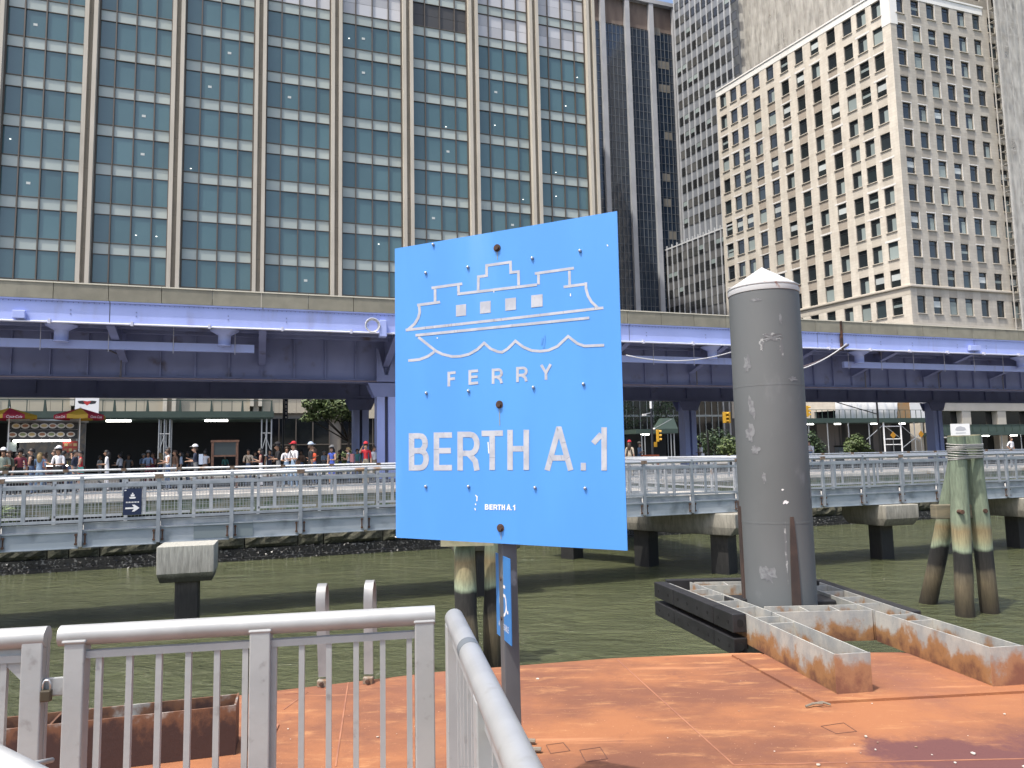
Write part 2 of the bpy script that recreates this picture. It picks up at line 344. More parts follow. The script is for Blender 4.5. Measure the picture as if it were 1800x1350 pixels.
m_parapet = mat('parapet_concrete', (0.265, 0.25, 0.195), 0.9, col2=(0.225, 0.212, 0.165), scale=1.6, bump=0.5, bscale=60, rand=0.07, dirt=(0.18, 0.17, 0.14), dscale=2.0, dlo=0.56, dhi=0.8, dstretch=(1, 1, 0.4))
m_caplight = mat('parapet_cap', (0.62, 0.58, 0.47), 0.8)
m_conduit = mat('pale_conduit', (0.55, 0.56, 0.66), 0.5)
m_slab = mat('deck_slab', (0.16, 0.16, 0.20), 0.9)

# ================================================================== THE SETTING: water, quay, street
MB().add([(-400, -300, 0), (500, -300, 0), (500, 60, 0), (-400, 60, 0)], [(0, 1, 2, 3)]).build('water', m_water)
tag(bpy.data.objects['water'], kind='structure')
PB = 24.8
def strip(name, u0, u1, p0, p1, z, m):
    q = [SP(u0, p0, z), SP(u1, p0, z), SP(u1, p1, z), SP(u0, p1, z)]
    return tag(MB().add(q, [(0, 1, 2, 3)]).build(name, m), kind='structure')
strip('ground', -500, 700, PB + 0.25, 900, GROUND - 0.12, m_asphalt)
o = MB().box(-120, 200, 0.45, 11, -0.15, 0.0).build('pavement', m_pave, None, SP(0, PB, GROUND), rotz=PHI); tag(o, kind='structure')
o = MB().box(-140, 240, 0, 14, -0.119, 0.0).build('sidewalk', m_pave, None, SP(0, 64, GROUND), rotz=PHI); tag(o, kind='structure')

bulk = street('bulkhead_wall', 'stone and algae-green concrete quay wall with pale coping behind the walkway', 'quay wall', 0, PB, 0)
MB().box(-120, 200, -0.08, 0.45, GROUND - 0.02, GROUND + 0.13).build('coping', m_coping, bulk, bevel=0.02)
MB().box(-120, 200, 0.0, 0.44, 1.52, GROUND - 0.022).build('upper_wall', m_algae, bulk)
MB().box(-120, 200, 0.25, 0.44, -2.0, 1.518).build('backing', m_dark, bulk)
u = -20.0; k = 0; random.seed(3)
stones = []
for course, (z0, z1) in enumerate(((0.36, 0.82), (0.84, 1.32))):
    u = -20.0 + course * 0.7
    while u < 34:
        w = random.choice((0.55, 0.8, 1.35, 1.6, 1.9)); mb = MB(); j = 0.015
        nx = max(2, int(w / 0.18)); nz_ = 4
        vs = []; fs = []
        for b_ in range(nz_ + 1):
            for a in range(nx + 1):
                ed = (a in (0, nx)) or (b_ in (0, nz_))
                vs.append((u + j + (w - 2 * j) * a / nx, (0.06 if ed else random.uniform(-0.10, 0.0)), z0 + (z1 - z0) * b_ / nz_))
        for b_ in range(nz_):
            for a in range(nx):
                i0 = b_ * (nx + 1) + a; fs.append((i0, i0 + 1, i0 + nx + 2, i0 + nx + 1))
        mb.add(vs, fs); mb.add([(u + j, 0.06, z0), (u + w - j, 0.06, z0), (u + w - j, 0.3, z0), (u + j, 0.3, z0), (u + j, 0.06, z1), (u + w - j, 0.06, z1), (u + w - j, 0.3, z1), (u + j, 0.3, z1)],
               [(3, 2, 1, 0), (4, 5, 6, 7), (1, 2, 6, 5), (3, 0, 4, 7)])
        mb.build('stone_block', m_stone, bulk); u += w
# mussel-encrusted band at the water line
mb = MB(); random.seed(5)
m_mussel = mat('mussels', (0.020, 0.020, 0.020), 0.35, col2=(0.17, 0.17, 0.16), scale=14, lo=0.56, hi=0.66)
for i in range(5200):
    uu = random.uniform(-20, 16) if i < 4300 else random.uniform(16, 34); z = random.uniform(-0.05, 0.38) ** 1.0; y = -0.12 + random.uniform(-0.07, 0.09) + z * 0.35; s_ = random.uniform(0.03, 0.075)
    a = Vector((random.uniform(-1, 1), random.uniform(-1, -0.2), random.uniform(-1, 1))).normalized() * s_; b_ = Vector((random.uniform(-1, 1), 0, random.uniform(-1, 1))).normalized() * s_ * 0.6
    c = Vector((uu, y, z)); mb.add([c - b_, c + b_, c + a], [(0, 1, 2)])
mb.box(-20, 34, -0.12, 0.06, -0.5, 0.10); mb.box(-20, 34, -0.03, 0.06, 0.10, 0.35)
tag(mb.build('mussel_crust', m_mussel, bulk), kind='stuff')

# railing standing on the coping
er = street('quay_railing', 'galvanised mesh railing on the pale quay coping behind the walkway', 'railing', 0, PB + 0.1, GROUND + 0.13)
E0, E1 = -16.0, 36.0
MB().tube([(E0, 0, 0.80), (E1, 0, 0.80)], 0.035, 8).build('top_rail', m_railw, er, smooth=True)
MB().box(E0, E1, -0.02, 0.02, 0.10, 0.14).build('bottom_rail', m_galv, er)
MB().box(E0, E1, -0.02, 0.02, 0.66, 0.70).build('mid_rail', m_galv, er)
post_me = MB().box(-0.03, 0.03, -0.03, 0.03, 0, 0.78).mesh('post', m_galv)
saddle_me = MB().box(-0.07, 0.07, -0.045, 0.045, 0.755, 0.842).mesh('saddle', m_saddle)
NE = int((E1 - E0) / 1.52)
def mesh_panel_mesh(w, h, sx, sz, t, m):
    mb = MB()
    n = int(w / sx)
    for i in range(n + 1):
        x = i * w / n; mb.add([(x - t, 0, 0), (x + t, 0, 0), (x + t, 0, h), (x - t, 0, h), (x, t * 1.6, 0), (x, t * 1.6, h)], [(0, 1, 2, 3), (1, 4, 5, 2), (4, 0, 3, 5)])
    n = int(h / sz)
    for i in range(n + 1):
        z = i * h / n; mb.add([(0, 0.004, z - t), (w, 0.004, z - t), (w, 0.004, z + t), (0, 0.004, z + t), (0, 0.004 + t * 1.6, z), (w, 0.004 + t * 1.6, z)], [(0, 1, 2, 3), (3, 2, 5, 4), (4, 5, 1, 0)])
    return mb.mesh('wire_mesh', m)
m_wire = mat('mesh_wire', (0.33, 0.35, 0.37), 0.5, 0.3)
wm = mesh_panel_mesh(1.46, 0.52, 0.075, 0.13, 0.0035, m_wire)
for i in range(NE + 1):
    x = E0 + i * 1.52
    put('post', post_me, er, (x, 0, 0)); put('saddle', saddle_me, er, (x, 0, 0))
    if i < NE: put('wire_mesh', wm, er, (x + 0.03, 0, 0.14))

# ================================================================== WALKWAY OVER THE WATER
PW = 16.0; WD = 1.85
walk = street('walkway', 'grey galvanised walkway with mesh guardrails over the water', 'walkway', 0, PW, 0)
SPC = 1.325; U0 = -3.16 - SPC * 6
def wz(u): return -0.0095 * max(0.0, 2.5 - u)
NB = 32
ch = MB(); ch.box(0.035, SPC - 0.035, 0, 0.05, 1.53, WD + 0.005); ch.box(0.035, SPC - 0.035, -0.035, 0.0, WD - 0.02, WD + 0.006); ch.box(0.035, SPC - 0.035, -0.03, 0.0, 1.53, 1.548)
ch_me = ch.mesh('fascia_panel', m_fascia)
fpost = MB().box(-0.035, 0.035, -0.075, -0.015, 1.56, 2.80).mesh('post', m_galv)
plate_me = MB().box(-0.10, 0.10, -0.016, -0.002, 1.57, WD - 0.05).mesh('bolt_plate', m_fascia)
bolt = MB()
for sx in (-0.075, 0.075):
    bolt.box(sx - 0.014, sx + 0.014, -0.024, -0.0165, 1.60, 1.79)
    for z in (1.61, 1.78): bolt.tube([(sx, -0.016, z), (sx, -0.05, z)], 0.026, 6)
bolt_me = bolt.mesh('bolts', m_rustbolt)
wmf = mesh_panel_mesh(SPC - 0.07, 0.58, 0.06, 0.115, 0.0032, m_wire)
frame = MB(); L_ = SPC - 0.07
frame.box(0, L_, -0.02, 0.02, 0.585, 0.645); frame.box(0, L_, -0.02, 0.02, -0.05, -0.005); frame.box(L_ * 0.28 - 0.03, L_ * 0.28 + 0.03, -0.018, 0.018, -0.005, 0.585)
frame_me = frame.mesh('panel_frame', m_galv)
toe_me = MB().box(0, L_, 0.03, 0.045, WD + 0.01, WD + 0.14).mesh('toe_board', m_galv)
sad2 = MB().box(-0.075, 0.075, -0.09, 0.0, 2.78, 2.861).mesh('saddle', m_saddle)
sad3 = MB().box(-0.03, 0.03, -0.085, 0.0, 2.79, 2.862).mesh('saddle', m_galv)
bpost = MB().box(-0.032, 0.032, 1.60, 1.66, WD, 2.86).mesh('back_post', m_galv)
deck_me = MB().box(0.004, SPC - 0.004, 0.051, 1.75, WD - 0.08, WD).mesh('deck_panel', m_walkdeck)
GAP = (24, 25)                                       # bays where the walkway joins the quay
for i in range(NB):
    u = U0 + SPC * i; dz = (wz(u) + wz(u + SPC)) / 2
    for nm, me, x in (('fascia_panel', ch_me, u), ('deck_panel', deck_me, u), ('toe_board', toe_me, u + 0.035)): put(nm, me, walk, (x, 0, dz))
    put('post', fpost, walk, (u, 0, wz(u))); put('bolt_plate', plate_me, walk, (u, 0, wz(u))); tag(put('bolts', bolt_me, walk, (u, 0, wz(u))), kind='stuff')
    put('saddle', sad2 if i % 2 else sad3, walk, (u, 0, wz(u)))
    put('wire_mesh', wmf, walk, (u + 0.035, -0.045, 2.06 + dz)); put('panel_frame', frame_me, walk, (u + 0.035, -0.045, 2.06 + dz))
    put('back_post', bpost, walk, (u + 0.5, 0, wz(u)))
    if not (17 <= i <= 18): put('wire_mesh', wmf, walk, (u + 0.5, 1.62, 2.06 + dz)); put('panel_frame', frame_me, walk, (u + 0.5, 1.62, 2.06 + dz))
UE = U0 + SPC * NB
MB().tube([(U0, -0.045, 2.82 + wz(U0)), (2.5, -0.045, 2.82), (UE, -0.045, 2.82)], 0.038, 10).build('top_rail', m_railw, walk, smooth=True)
MB().tube([(U0, 1.63, 2.85 + wz(U0)), (2.5, 1.63, 2.85), (UE, 1.63, 2.85)], 0.034, 10).build('back_rail', m_railw, walk, smooth=True)
MB().box(U0, UE, 1.5, 1.75, 1.45, WD - 0.082).build('back_beam', m_fascia, walk)
MB().box(-1.2, -0.1, -0.012, -0.002, 1.545, 1.842).build('splice_plate', mat('dull_splice', (0.22, 0.26, 0.27), 0.5, 0.3), walk)
# branch walkway from the walkway to the quay
br = street('branch_walkway', 'short galvanised branch gangway linking the walkway to the quay', 'gangway', 11.6, PW + 1.76, 0)
MB().box(-1.1, 1.1, 0, 6.95, WD - 0.09, WD + 0.02).build('deck', m_walkdeck, br)
for sx in (-1.1, 1.1):
    MB().box(sx - 0.03, sx + 0.03, 0, 6.95, 1.62, WD + 0.06).build('side_beam', m_fascia, br)
    MB().tube([(sx, 0, 2.88), (sx, 6.9, 2.92)], 0.035, 8).build('top_rail', m_railw, br, smooth=True)
    MB().box(sx - 0.02, sx + 0.02, 0, 6.9, 2.62, 2.66).build('mid_rail', m_railw, br)
    MB().box(sx - 0.02, sx + 0.02, 0, 6.9, 2.02, 2.06).build('low_rail', m_railw, br)
    for k in range(7): MB().box(sx - 0.03, sx + 0.03, k * 1.1 + 0.1, k * 1.1 + 0.16, WD, 2.88).build('post', m_railw, br)
    o = put('wire_mesh', mesh_panel_mesh(6.8, 0.56, 0.07, 0.12, 0.0045, m_wire), br, (sx, 0.05, 2.06), R(90))

# direction sign on the guardrail
u_, z_ = onp(233, 882, PW - 0.08)
ds = street('direction_sign', 'small navy direction sign with white arrow on the walkway mesh', 'sign', u_, PW - 0.085, z_)
MB().box(-0.16, 0.16, -0.008, 0.008, -0.25, 0.25).build('panel', m_navy, ds)
MB().prism([(-0.12, -0.135), (0.03, -0.135), (-0.005, -0.185), (0.04, -0.185), (0.125, -0.12), (0.04, -0.055), (-0.005, -0.055), (0.03, -0.105), (-0.12, -0.105)], -0.011, -0.009).build('arrow', m_white, ds)
mb = MB(); mb.prism([(-0.06, 0.09), (0.06, 0.09), (0.045, 0.06), (-0.045, 0.06)], -0.011, -0.009); mb.prism([(-0.035, 0.10), (0.035, 0.10), (0.03, 0.14), (-0.03, 0.14)], -0.011, -0.009); mb.prism([(-0.012, 0.145), (0.012, 0.145), (0.012, 0.17), (-0.012, 0.17)], -0.011, -0.009)
mb.build('ferry_symbol', m_white, ds)
mb = MB()
for k in range(9): mb.box(-0.11 + k * 0.026, -0.095 + k * 0.026, -0.011, -0.009, -0.02, 0.005)
mb.prism([(-0.14, 0.205), (-0.10, 0.22), (-0.14, 0.235)], -0.011, -0.009)
mb.build('lettering', m_white, ds)

# concrete pile bents
m_conc = zband('tidal_concrete', [(0.0, (0.014, 0.014, 0.013)), (0.55, (0.022, 0.022, 0.02)), (0.85, (0.07, 0.065, 0.055)), (1.05, (0.17, 0.16, 0.13)), (1.3, (0.26, 0.245, 0.205)), (1.6, (0.33, 0.315, 0.265))], 0.9, 0.10, 3.5, 0.35, 0.5, (2.5, 2.5, 0.5))
m_pile_wet = zband('wet_concrete', [(0.0, (0.010, 0.010, 0.010)), (0.7, (0.022, 0.021, 0.019)), (1.0, (0.07, 0.06, 0.05)), (1.3, (0.12, 0.105, 0.085))], 0.75, 0.08, 3, 0.4, 0.4)
m_conc_b = zband('streaked_concrete', [(0.7, (0.035, 0.034, 0.03)), (1.03, (0.06, 0.058, 0.05)), (1.12, (0.25, 0.245, 0.215)), (1.45, (0.33, 0.325, 0.29)), (1.55, (0.36, 0.355, 0.31))], 0.9, 0.05, 5, 0.4, 0.5, (7, 7, 0.6))  # dark lower band: wet tide mark, with the underside's shade put into the colour
def cap_mesh(w, d, z0, z1, ch_):
    a, b_ = w / 2, d / 2; e, g = 0.04, ch_ * 0.8; mb = MB(); zc = z0 + ch_
    vs = [(-a + e, -b_ + g, z0), (a - e, -b_ + g, z0), (a - e, b_ - g, z0), (-a + e, b_ - g, z0), (-a, -b_, zc), (a, -b_, zc), (a, b_, zc), (-a, b_, zc), (-a, -b_, z1), (a, -b_, z1), (a, b_, z1), (-a, b_, z1)]
    return mb.add(vs, [(3, 2, 1, 0), (8, 9, 10, 11)] + [(i, (i + 1) % 4, (i + 1) % 4 + 4, i + 4) for i in range(4)] + [(i + 4, (i + 1) % 4 + 4, (i + 1) % 4 + 8, i + 8) for i in range(4)])
q = atY(331, 985, 13.5)
pc = thing('pile_bent', 'lone square concrete pile cap on a dark column before the quay wall', 'pile bent', (q.x, q.y, 0), R(17))
ztop = atY(331, 955, 13.5).z
cap_mesh(0.93, 0.80, ztop - 0.64, ztop, 0.17).build('cap', m_conc_b, pc, bevel=0.012)
MB().box(-0.19, 0.19, -0.19, 0.19, -2, ztop - 0.62).build('column', m_pile_wet, pc, bevel=0.015)
def bent(name, label, upx, wpx, ppx, ln, yoff, z0=0.95, piles=((0, 0),)):
    t = street(name, label, 'pile bent', onp(upx, 880, PW)[0], PW + yoff, 0)
    cap_mesh(wpx, ln, z0, 1.515, 0.2).build('cap', m_conc, t, bevel=0.02)
    for (x, y) in piles: MB().box(x - 0.22, x + 0.22, y - 0.22, y + 0.22, -2, z0 + 0.02).build('column', m_pile_wet, t, bevel=0.02)
    return t
bent('pile_bent', 'concrete pile cap on one column under the right of the walkway', 1572, 1.15, 0, 1.6, 0.55)
bent('pile_bent', 'concrete pile cap at the right edge under the walkway', 1815, 1.15, 0, 1.6, 0.55)
bent('pile_bent', 'low concrete cap under the walkway just left of the sign post', 850, 1.5, 0, 1.2, 0.1, 1.0)
t = street('pile_bent', 'long stained concrete beam on three columns running back under the walkway', 'pile bent', onp(1290, 930, PW)[0], PW, 0)
t.rotation_euler.z = PHI + R(28)
cap_mesh(1.0, 6.4, 0.98, 1.515, 0.2).build('cap', m_conc, t, (0, 2.9, 0), bevel=0.02)
for y in (0.3, 2.6, 5.2): MB().box(-0.24, 0.24, y - 0.24, y + 0.24, -2, 1.0).build('column', m_pile_wet, t, bevel=0.02)

# ================================================================== ELEVATED HIGHWAY
via = street('elevated_highway', 'lavender steel elevated highway with concrete parapet crossing the whole view', 'viaduct', 0, 34.0, 0)
VU0, VU1 = -42.0, 96.0
ZF0, ZF1, ZP = 5.86 + CAMZ, 6.77 + CAMZ, 7.50 + CAMZ        # fascia bottom, fascia top, parapet top
ZG0, ZG1 = 3.98 + CAMZ, 6.3 + CAMZ                         # girder
SPAN = 24.1; UC = 6.1; BR = SPAN / 4
par_me = MB().box(0.012, 1.988, -0.12, 0.16, ZF1 + 0.03, ZP - 0.05).mesh('parapet_panel', m_parapet)
cap2_me = MB().box(0.006, 1.994, -0.15, 0.19, ZP - 0.05, ZP).mesh('parapet_cap', m_caplight)
u = VU0
JOINT = onp(1477, 600, 34.0)[0]
while u < VU1:
    put('parapet_panel', par_me, via, (u, 0, 0)); put('parapet_cap', cap2_me, via, (u, 0, 0)); u += 2.0
# fascia girder segments, split at the brackets
riv = MB()
k0 = math.floor((VU0 - UC) / BR); k1 = math.ceil((VU1 - UC) / BR)
for k in range(k0, k1):
    a, b_ = UC + k * BR, UC + (k + 1) * BR
    mb = MB(); mb.box(a + 0.02, b_ - 0.02, 0.0, 0.03, ZF0 + 0.02, ZF1); mb.box(a + 0.02, b_ - 0.02, -0.10, 0.0, ZF1 - 0.03, ZF1 + 0.028); mb.box(a + 0.02, b_ - 0.02, -0.06, 0.25, ZF0, ZF0 + 0.02)
    mb.build('fascia_plate', m_purple, via)
    if k % 2 == 0: MB().box(a - 0.02, a + 0.02, 0.012, 0.04, ZF0, ZF1).build('fascia_joint', m_slab, via)
    else: MB().box(a - 0.02, a + 0.02, 0.004, 0.03, ZF0, ZF1).build('fascia_joint', m_purple, via)
x = -28.0
while x < 40:
    for zz in (ZF1 - 0.075,): riv.box(x - 0.014, x + 0.014, -0.018, 0.0, zz - 0.02, zz + 0.02)
    x += 0.19
for k in range(-14, 18):
    for dx in (1.0, 4.6):
        for dz in (0.36, 0.52): riv.box(UC + k * BR + dx - 0.025, UC + k * BR + dx + 0.025, -0.015, 0, ZF0 + dz - 0.025, ZF0 + dz + 0.025)
tag(riv.build('rivets', m_purple_dark, via), kind='stuff')
# conduit along the bottom edge of the fascia
MB().tube([(VU0, -0.10, ZF0 - 0.015), (VU1, -0.10, ZF0 - 0.015)], 0.045, 8).build('conduit', m_conduit, via, smooth=True)
cl_me = MB().box(-0.05, 0.05, -0.17, 0.0, ZF0 - 0.08, ZF0 + 0.10).mesh('conduit_clamp', m_conduit)
for k in range(-12, 18): put('conduit_clamp', cl_me, via, (UC + k * 3.0 + 0.8, 0, 0))
for px_, py_, w in ((34, 553, 0.45), (1712, 612, 0.9)):
    u_, z_ = onp(px_, py_, 33.9); MB().box(u_ - w / 2, u_ + w / 2, -0.24, -0.02, z_ - 0.16, z_ + 0.16).build('junction_box', m_purple, via, bevel=0.02)
# deck slab and floor beams
MB().box(VU0, VU1, 0.12, 17.9, ZF1 - 0.25, ZF1 + 0.05).build('deck_slab', m_slab, via)
MB().box(VU0, VU1, 17.9, 18.0, ZF0, ZP).build('far_parapet', m_parapet, via)
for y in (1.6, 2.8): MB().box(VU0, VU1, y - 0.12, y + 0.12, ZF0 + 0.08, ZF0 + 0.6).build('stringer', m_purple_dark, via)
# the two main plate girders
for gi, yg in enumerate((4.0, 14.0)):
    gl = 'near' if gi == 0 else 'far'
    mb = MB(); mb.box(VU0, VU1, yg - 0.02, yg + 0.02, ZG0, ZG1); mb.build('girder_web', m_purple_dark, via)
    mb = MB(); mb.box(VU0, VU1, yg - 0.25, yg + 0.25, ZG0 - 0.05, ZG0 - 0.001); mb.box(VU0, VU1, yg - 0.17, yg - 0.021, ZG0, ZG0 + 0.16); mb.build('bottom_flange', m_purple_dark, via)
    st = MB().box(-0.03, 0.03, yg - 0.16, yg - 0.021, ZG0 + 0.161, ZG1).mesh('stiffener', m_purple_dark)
    lo, hi = (-15, 36)
    for k in range(-20, 60):
        uu = UC + k * BR / 4
        if gi == 0 and -13 < uu < 58: put('stiffener', st, via, (uu, 0, 0))
        elif gi == 1 and -17 < uu < 64 and k % 2 == 0: put('stiffener', st, via, (uu, 0, 0))
rv = MB()
x = -13.0
while x < 40:
    for i, zz in enumerate((ZG0 + 0.07, ZG0 + 0.12)):
        xx = x + 0.08 * i; rv.add([(xx - 0.022, 3.81, zz - 0.022), (xx + 0.022, 3.81, zz - 0.022), (xx + 0.022, 3.81, zz + 0.022), (xx - 0.022, 3.81, zz + 0.022), (xx, 3.79, zz)], [(0, 1, 4), (1, 2, 4), (2, 3, 4), (3, 0, 4)])
    x += 0.17
for k in range(-13, 24):
    uu = UC + k * BR / 4
    for j in range(10): rv.box(uu + 0.05, uu + 0.085, 3.955, 3.979, ZG0 + 0.25 + j * 0.17, ZG0 + 0.285 + j * 0.17)
tag(rv.build('girder_rivets', m_purple_dark, via), kind='stuff')
# pipe under the near girder
MB().tube([(VU0, 3.66, ZG0 + 0.02), (VU1, 3.66, ZG0 + 0.02)], 0.045, 6).build('conduit', mat('rusty_conduit', (0.20, 0.17, 0.22), 0.6), via, smooth=True)
# cantilever brackets and cross beams
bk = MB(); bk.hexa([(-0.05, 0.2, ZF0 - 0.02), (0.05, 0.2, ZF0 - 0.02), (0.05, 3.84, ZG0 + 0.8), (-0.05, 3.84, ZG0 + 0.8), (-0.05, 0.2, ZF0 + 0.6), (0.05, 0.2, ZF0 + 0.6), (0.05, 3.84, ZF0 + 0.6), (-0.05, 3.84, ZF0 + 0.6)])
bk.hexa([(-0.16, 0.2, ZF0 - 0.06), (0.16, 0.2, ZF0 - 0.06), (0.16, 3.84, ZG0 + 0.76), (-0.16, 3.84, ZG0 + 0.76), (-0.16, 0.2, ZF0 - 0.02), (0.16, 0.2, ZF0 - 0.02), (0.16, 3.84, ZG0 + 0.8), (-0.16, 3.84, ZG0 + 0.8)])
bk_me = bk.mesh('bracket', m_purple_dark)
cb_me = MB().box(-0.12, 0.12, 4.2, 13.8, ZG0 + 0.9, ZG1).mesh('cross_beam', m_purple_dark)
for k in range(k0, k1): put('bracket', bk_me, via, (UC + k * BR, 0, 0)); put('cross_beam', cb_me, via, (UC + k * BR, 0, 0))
# drain funnels
fn = MB(); fn.lathe([(0.62, 0.0), (0.60, -0.05), (0.30, -0.22), (0.27, -0.24), (0.27, -0.66), (0.29, -0.67), (0.29, -0.72), (0.2, -0.72)], 16)
fn_me = fn.mesh('drain_funnel', m_purple, True)
for px_ in (108, 395, 1250, 1507, 1790): put('drain_funnel', fn_me, via, (onp(px_, 580, 35.0)[0], 1.0, ZF0 + 0.06))
# hung cable tray in three runs
TY = 1.5
def tray(ua, ub):
    mb = MB(); mb.box(ua, ub, TY - 0.10, TY + 0.10, ZF0 - 0.86, ZF0 - 0.50); t = mb.build('cable_tray', m_purple, via)
    x = ua + 0.3; hm = MB()
    while x < ub:
        MB().tube([(x, TY - 0.13, ZF0 - 0.98), (x, TY - 0.13, ZF0 + 0.2)], 0.018, 5).build('hanger', m_conduit, t)
        x += 2.55
tray(VU0 + 10, onp(447, 600, 35.5)[0]); tray(onp(905, 600, 35.5)[0], onp(1400, 630, 35.5)[0]); tray(onp(1482, 640, 35.5)[0], 70)
# drain pipes hugging the girder below some brackets
for px_ in (215, 1218, 1512, 1640, 1752):
    uu = onp(px_, 650, 38)[0]
    MB().tube([(uu - 1.0, 2.0, ZG0 + 1.4), (uu, 3.62, ZG0 + 1.05), (uu, 3.62, ZG0 + 0.05)], 0.04, 6).build('drain_pipe', m_slab, via, smooth=True)
# slack cables
m_cable = mat('grey_cable', (0.55, 0.55, 0.56), 0.5)
def sag(a, b_, s, n=14): return [Vector(a).lerp(Vector(b_), i / n) - Vector((0, 0, s * 4 * (i / n) * (1 - i / n))) for i in range(n + 1)]
ua, za = onp(1095, 626, 34.2); ub, zb = onp(1330, 600, 34.2)
MB().tube(sag((ua, -0.15, za), (ub, -0.15, zb), 0.65), 0.03, 6).build('cable', m_cable, via, smooth=True)
ua, za = onp(1380, 655, 34.2); ub, zb = onp(1480, 606, 34.2)
MB().tube(sag((ua, -0.15, za), (ub, -0.15, zb), 0.25), 0.035, 6).build('cable', m_cable, via, smooth=True)
for dy in (0.02, 0.14, 0.26): MB().tube(sag((ua, dy, za + 0.12), (ub + 0.3, dy, zb), 0.25), 0.06, 6).build('cable', mat('dark_cable', (0.10, 0.08, 0.09), 0.7), via, smooth=True)
MB().box(JOINT - 0.07, JOINT + 0.07, -0.165, -0.05, ZF0 - 0.1, ZP - 0.02).build('expansion_joint', mat('rusted_joint', (0.035, 0.022, 0.018), 0.9, col2=(0.12, 0.05, 0.025), scale=4, lo=0.5, hi=0.7), via)
# cable coil and splice box above the left column
uu, zz = onp(654, 573, 33.8)
mb = MB()
for k in range(3): mb.tube([(uu + (0.27 + k * .03) * math.cos(a * math.pi / 10), -0.28 - 0.05 * k, zz + (0.27 + k * .03) * math.sin(a * math.pi / 10)) for a in range(21)], 0.025, 6, False)
mb.build('cable_coil', m_cable, via, smooth=True)
MB().box(uu + 0.33, uu + 0.66, -0.35, 0.1, zz - 0.5, zz + 0.28).build('splice_box', m_purple, via, bevel=0.03)
# columns: two riveted legs with a slot between, a gusseted head
leg = MB(); leg.box(-0.20, 0.20, -0.42, 0.42, -0.1, ZG0 - 0.06 - GROUND)
leg_me = leg.mesh('leg', m_purple)
rvm = MB()
for i in range(26):
    for sx in (-0.13, 0.13): rvm.box(sx - 0.022, sx + 0.022, -0.436, -0.42, 0.25 + i * 0.185, 0.295 + i * 0.185)
rv_me = rvm.mesh('leg_rivets', m_purple)
slot_me = MB().box(-0.12, 0.12, -0.1, 0.1, -0.1, ZG0 - 0.06 - GROUND).mesh('web', m_slab)
base_me = MB().box(-0.75, 0.75, -0.7, 0.7, -0.1, 0.12).mesh('base_plate', m_slab)
head = MB(); head.prism([(-0.62, -0.7), (-0.95, 0.0), (0.95, 0.0), (0.62, -0.7)], -0.46, -0.42); head.prism([(-0.62, -0.7), (-0.95, 0.0), (0.95, 0.0), (0.62, -0.7)], 0.42, 0.46)
head_me = head.mesh('head_plate', m_purple_dark)
gus = MB(); gus.prism([(-0.5, ZG0), (-0.5, ZG0 + 1.7), (-0.42, ZG0 + 1.7), (-0.08, ZG0 + 0.35), (0.08, ZG0 + 0.35), (0.42, ZG0 + 1.7), (0.5, ZG0 + 1.7), (0.5, ZG0)], 3.55, 3.70); gus_me = gus.mesh('girder_gusset', m_purple_dark)
for yg in (4.0, 14.0):
    for k in (-1, 0, 1, 2, 3):
        c_ = bpy.data.objects.new('column', None); COL.objects.link(c_); c_.parent = via; c_.location = (UC + k * SPAN, yg, GROUND)
        for sx in (-0.29, 0.29):
            put('leg', leg_me, c_, (sx, 0, 0))
            if yg == 4.0 and k in (0, 1): put('leg_rivets', rv_me, c_, (sx, 0, 0))
        put('web', slot_me, c_); put('base_plate', base_me, c_); put('head_plate', head_me, c_, (0, 0, ZG0 - 0.07 - GROUND))
        if yg == 4.0: put('girder_gusset', gus_me, via, (UC + k * SPAN, 0, 0))

# ================================================================== BUILDINGS
m_pil = mat('cream_precast', (0.56, 0.51, 0.425), 0.75, col2=(0.50, 0.455, 0.375), scale=0.5, stretch=(1, 1, 0.4), dirt=(0.33, 0.29, 0.235), dscale=0.9, dlo=0.6, dhi=0.85, dstretch=(1, 1, 0.2))
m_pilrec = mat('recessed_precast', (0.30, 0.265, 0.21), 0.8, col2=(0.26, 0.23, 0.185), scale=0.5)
m_bronze = mat('bronze_mullion', (0.125, 0.105, 0.085), 0.5, 0.4)
m_teal = mat('teal_glass', (0.070, 0.138, 0.150), 0.05, 0.0, col2=(0.086, 0.160, 0.172), scale=0.12, spec=0.7, rand=0.13, coat=0.2)
m_spand = mat('pale_spandrel', (0.42, 0.47, 0.435), 0.35, col2=(0.38, 0.43, 0.40), scale=0.25, rand=0.05)
m_louv = mat('grey_louver', (0.50, 0.50, 0.51), 0.35, rand=0.22, spec=0.6)
m_louv_d = mat('dark_louver', (0.055, 0.055, 0.055), 0.5)
m_darkglass = mat('black_glass', (0.012, 0.014, 0.016), 0.08, spec=0.6, rand=0.2)
m_tan = mat('tan_panel', (0.42, 0.375, 0.285), 0.8, col2=(0.37, 0.33, 0.255), scale=0.3, rand=0.05)
BP = 78.0; BH = 118.0
tower = street('glass_office_tower', 'wide office tower with teal glass bays between cream pilasters', 'building', 0, BP, 0)
PU = [-32.2, -24.4, -16.58, -8.78, -0.93, 6.82, 14.55, 22.15, 29.64, 37.05]
PWD = 1.12
MB().box(PU[0], PU[-1] + 1.0, 0.55, 44, GROUND - 0.2, BH).build('core', mat('tower_core', (0.22, 0.2, 0.17), 0.8), tower)
rib_l = MB().box(0, 0.36, -0.55, 0.5, 8.6, BH).mesh('rib', m_pil)
jt_me = MB().box(-0.004, PWD + 0.004, -0.556, -0.1, -0.015, 0.015).mesh('joint', m_bronze)
ZS0 = [23.22 + 3.935 * i for i in range(-5, 12)]             # undersides of the spandrel bands
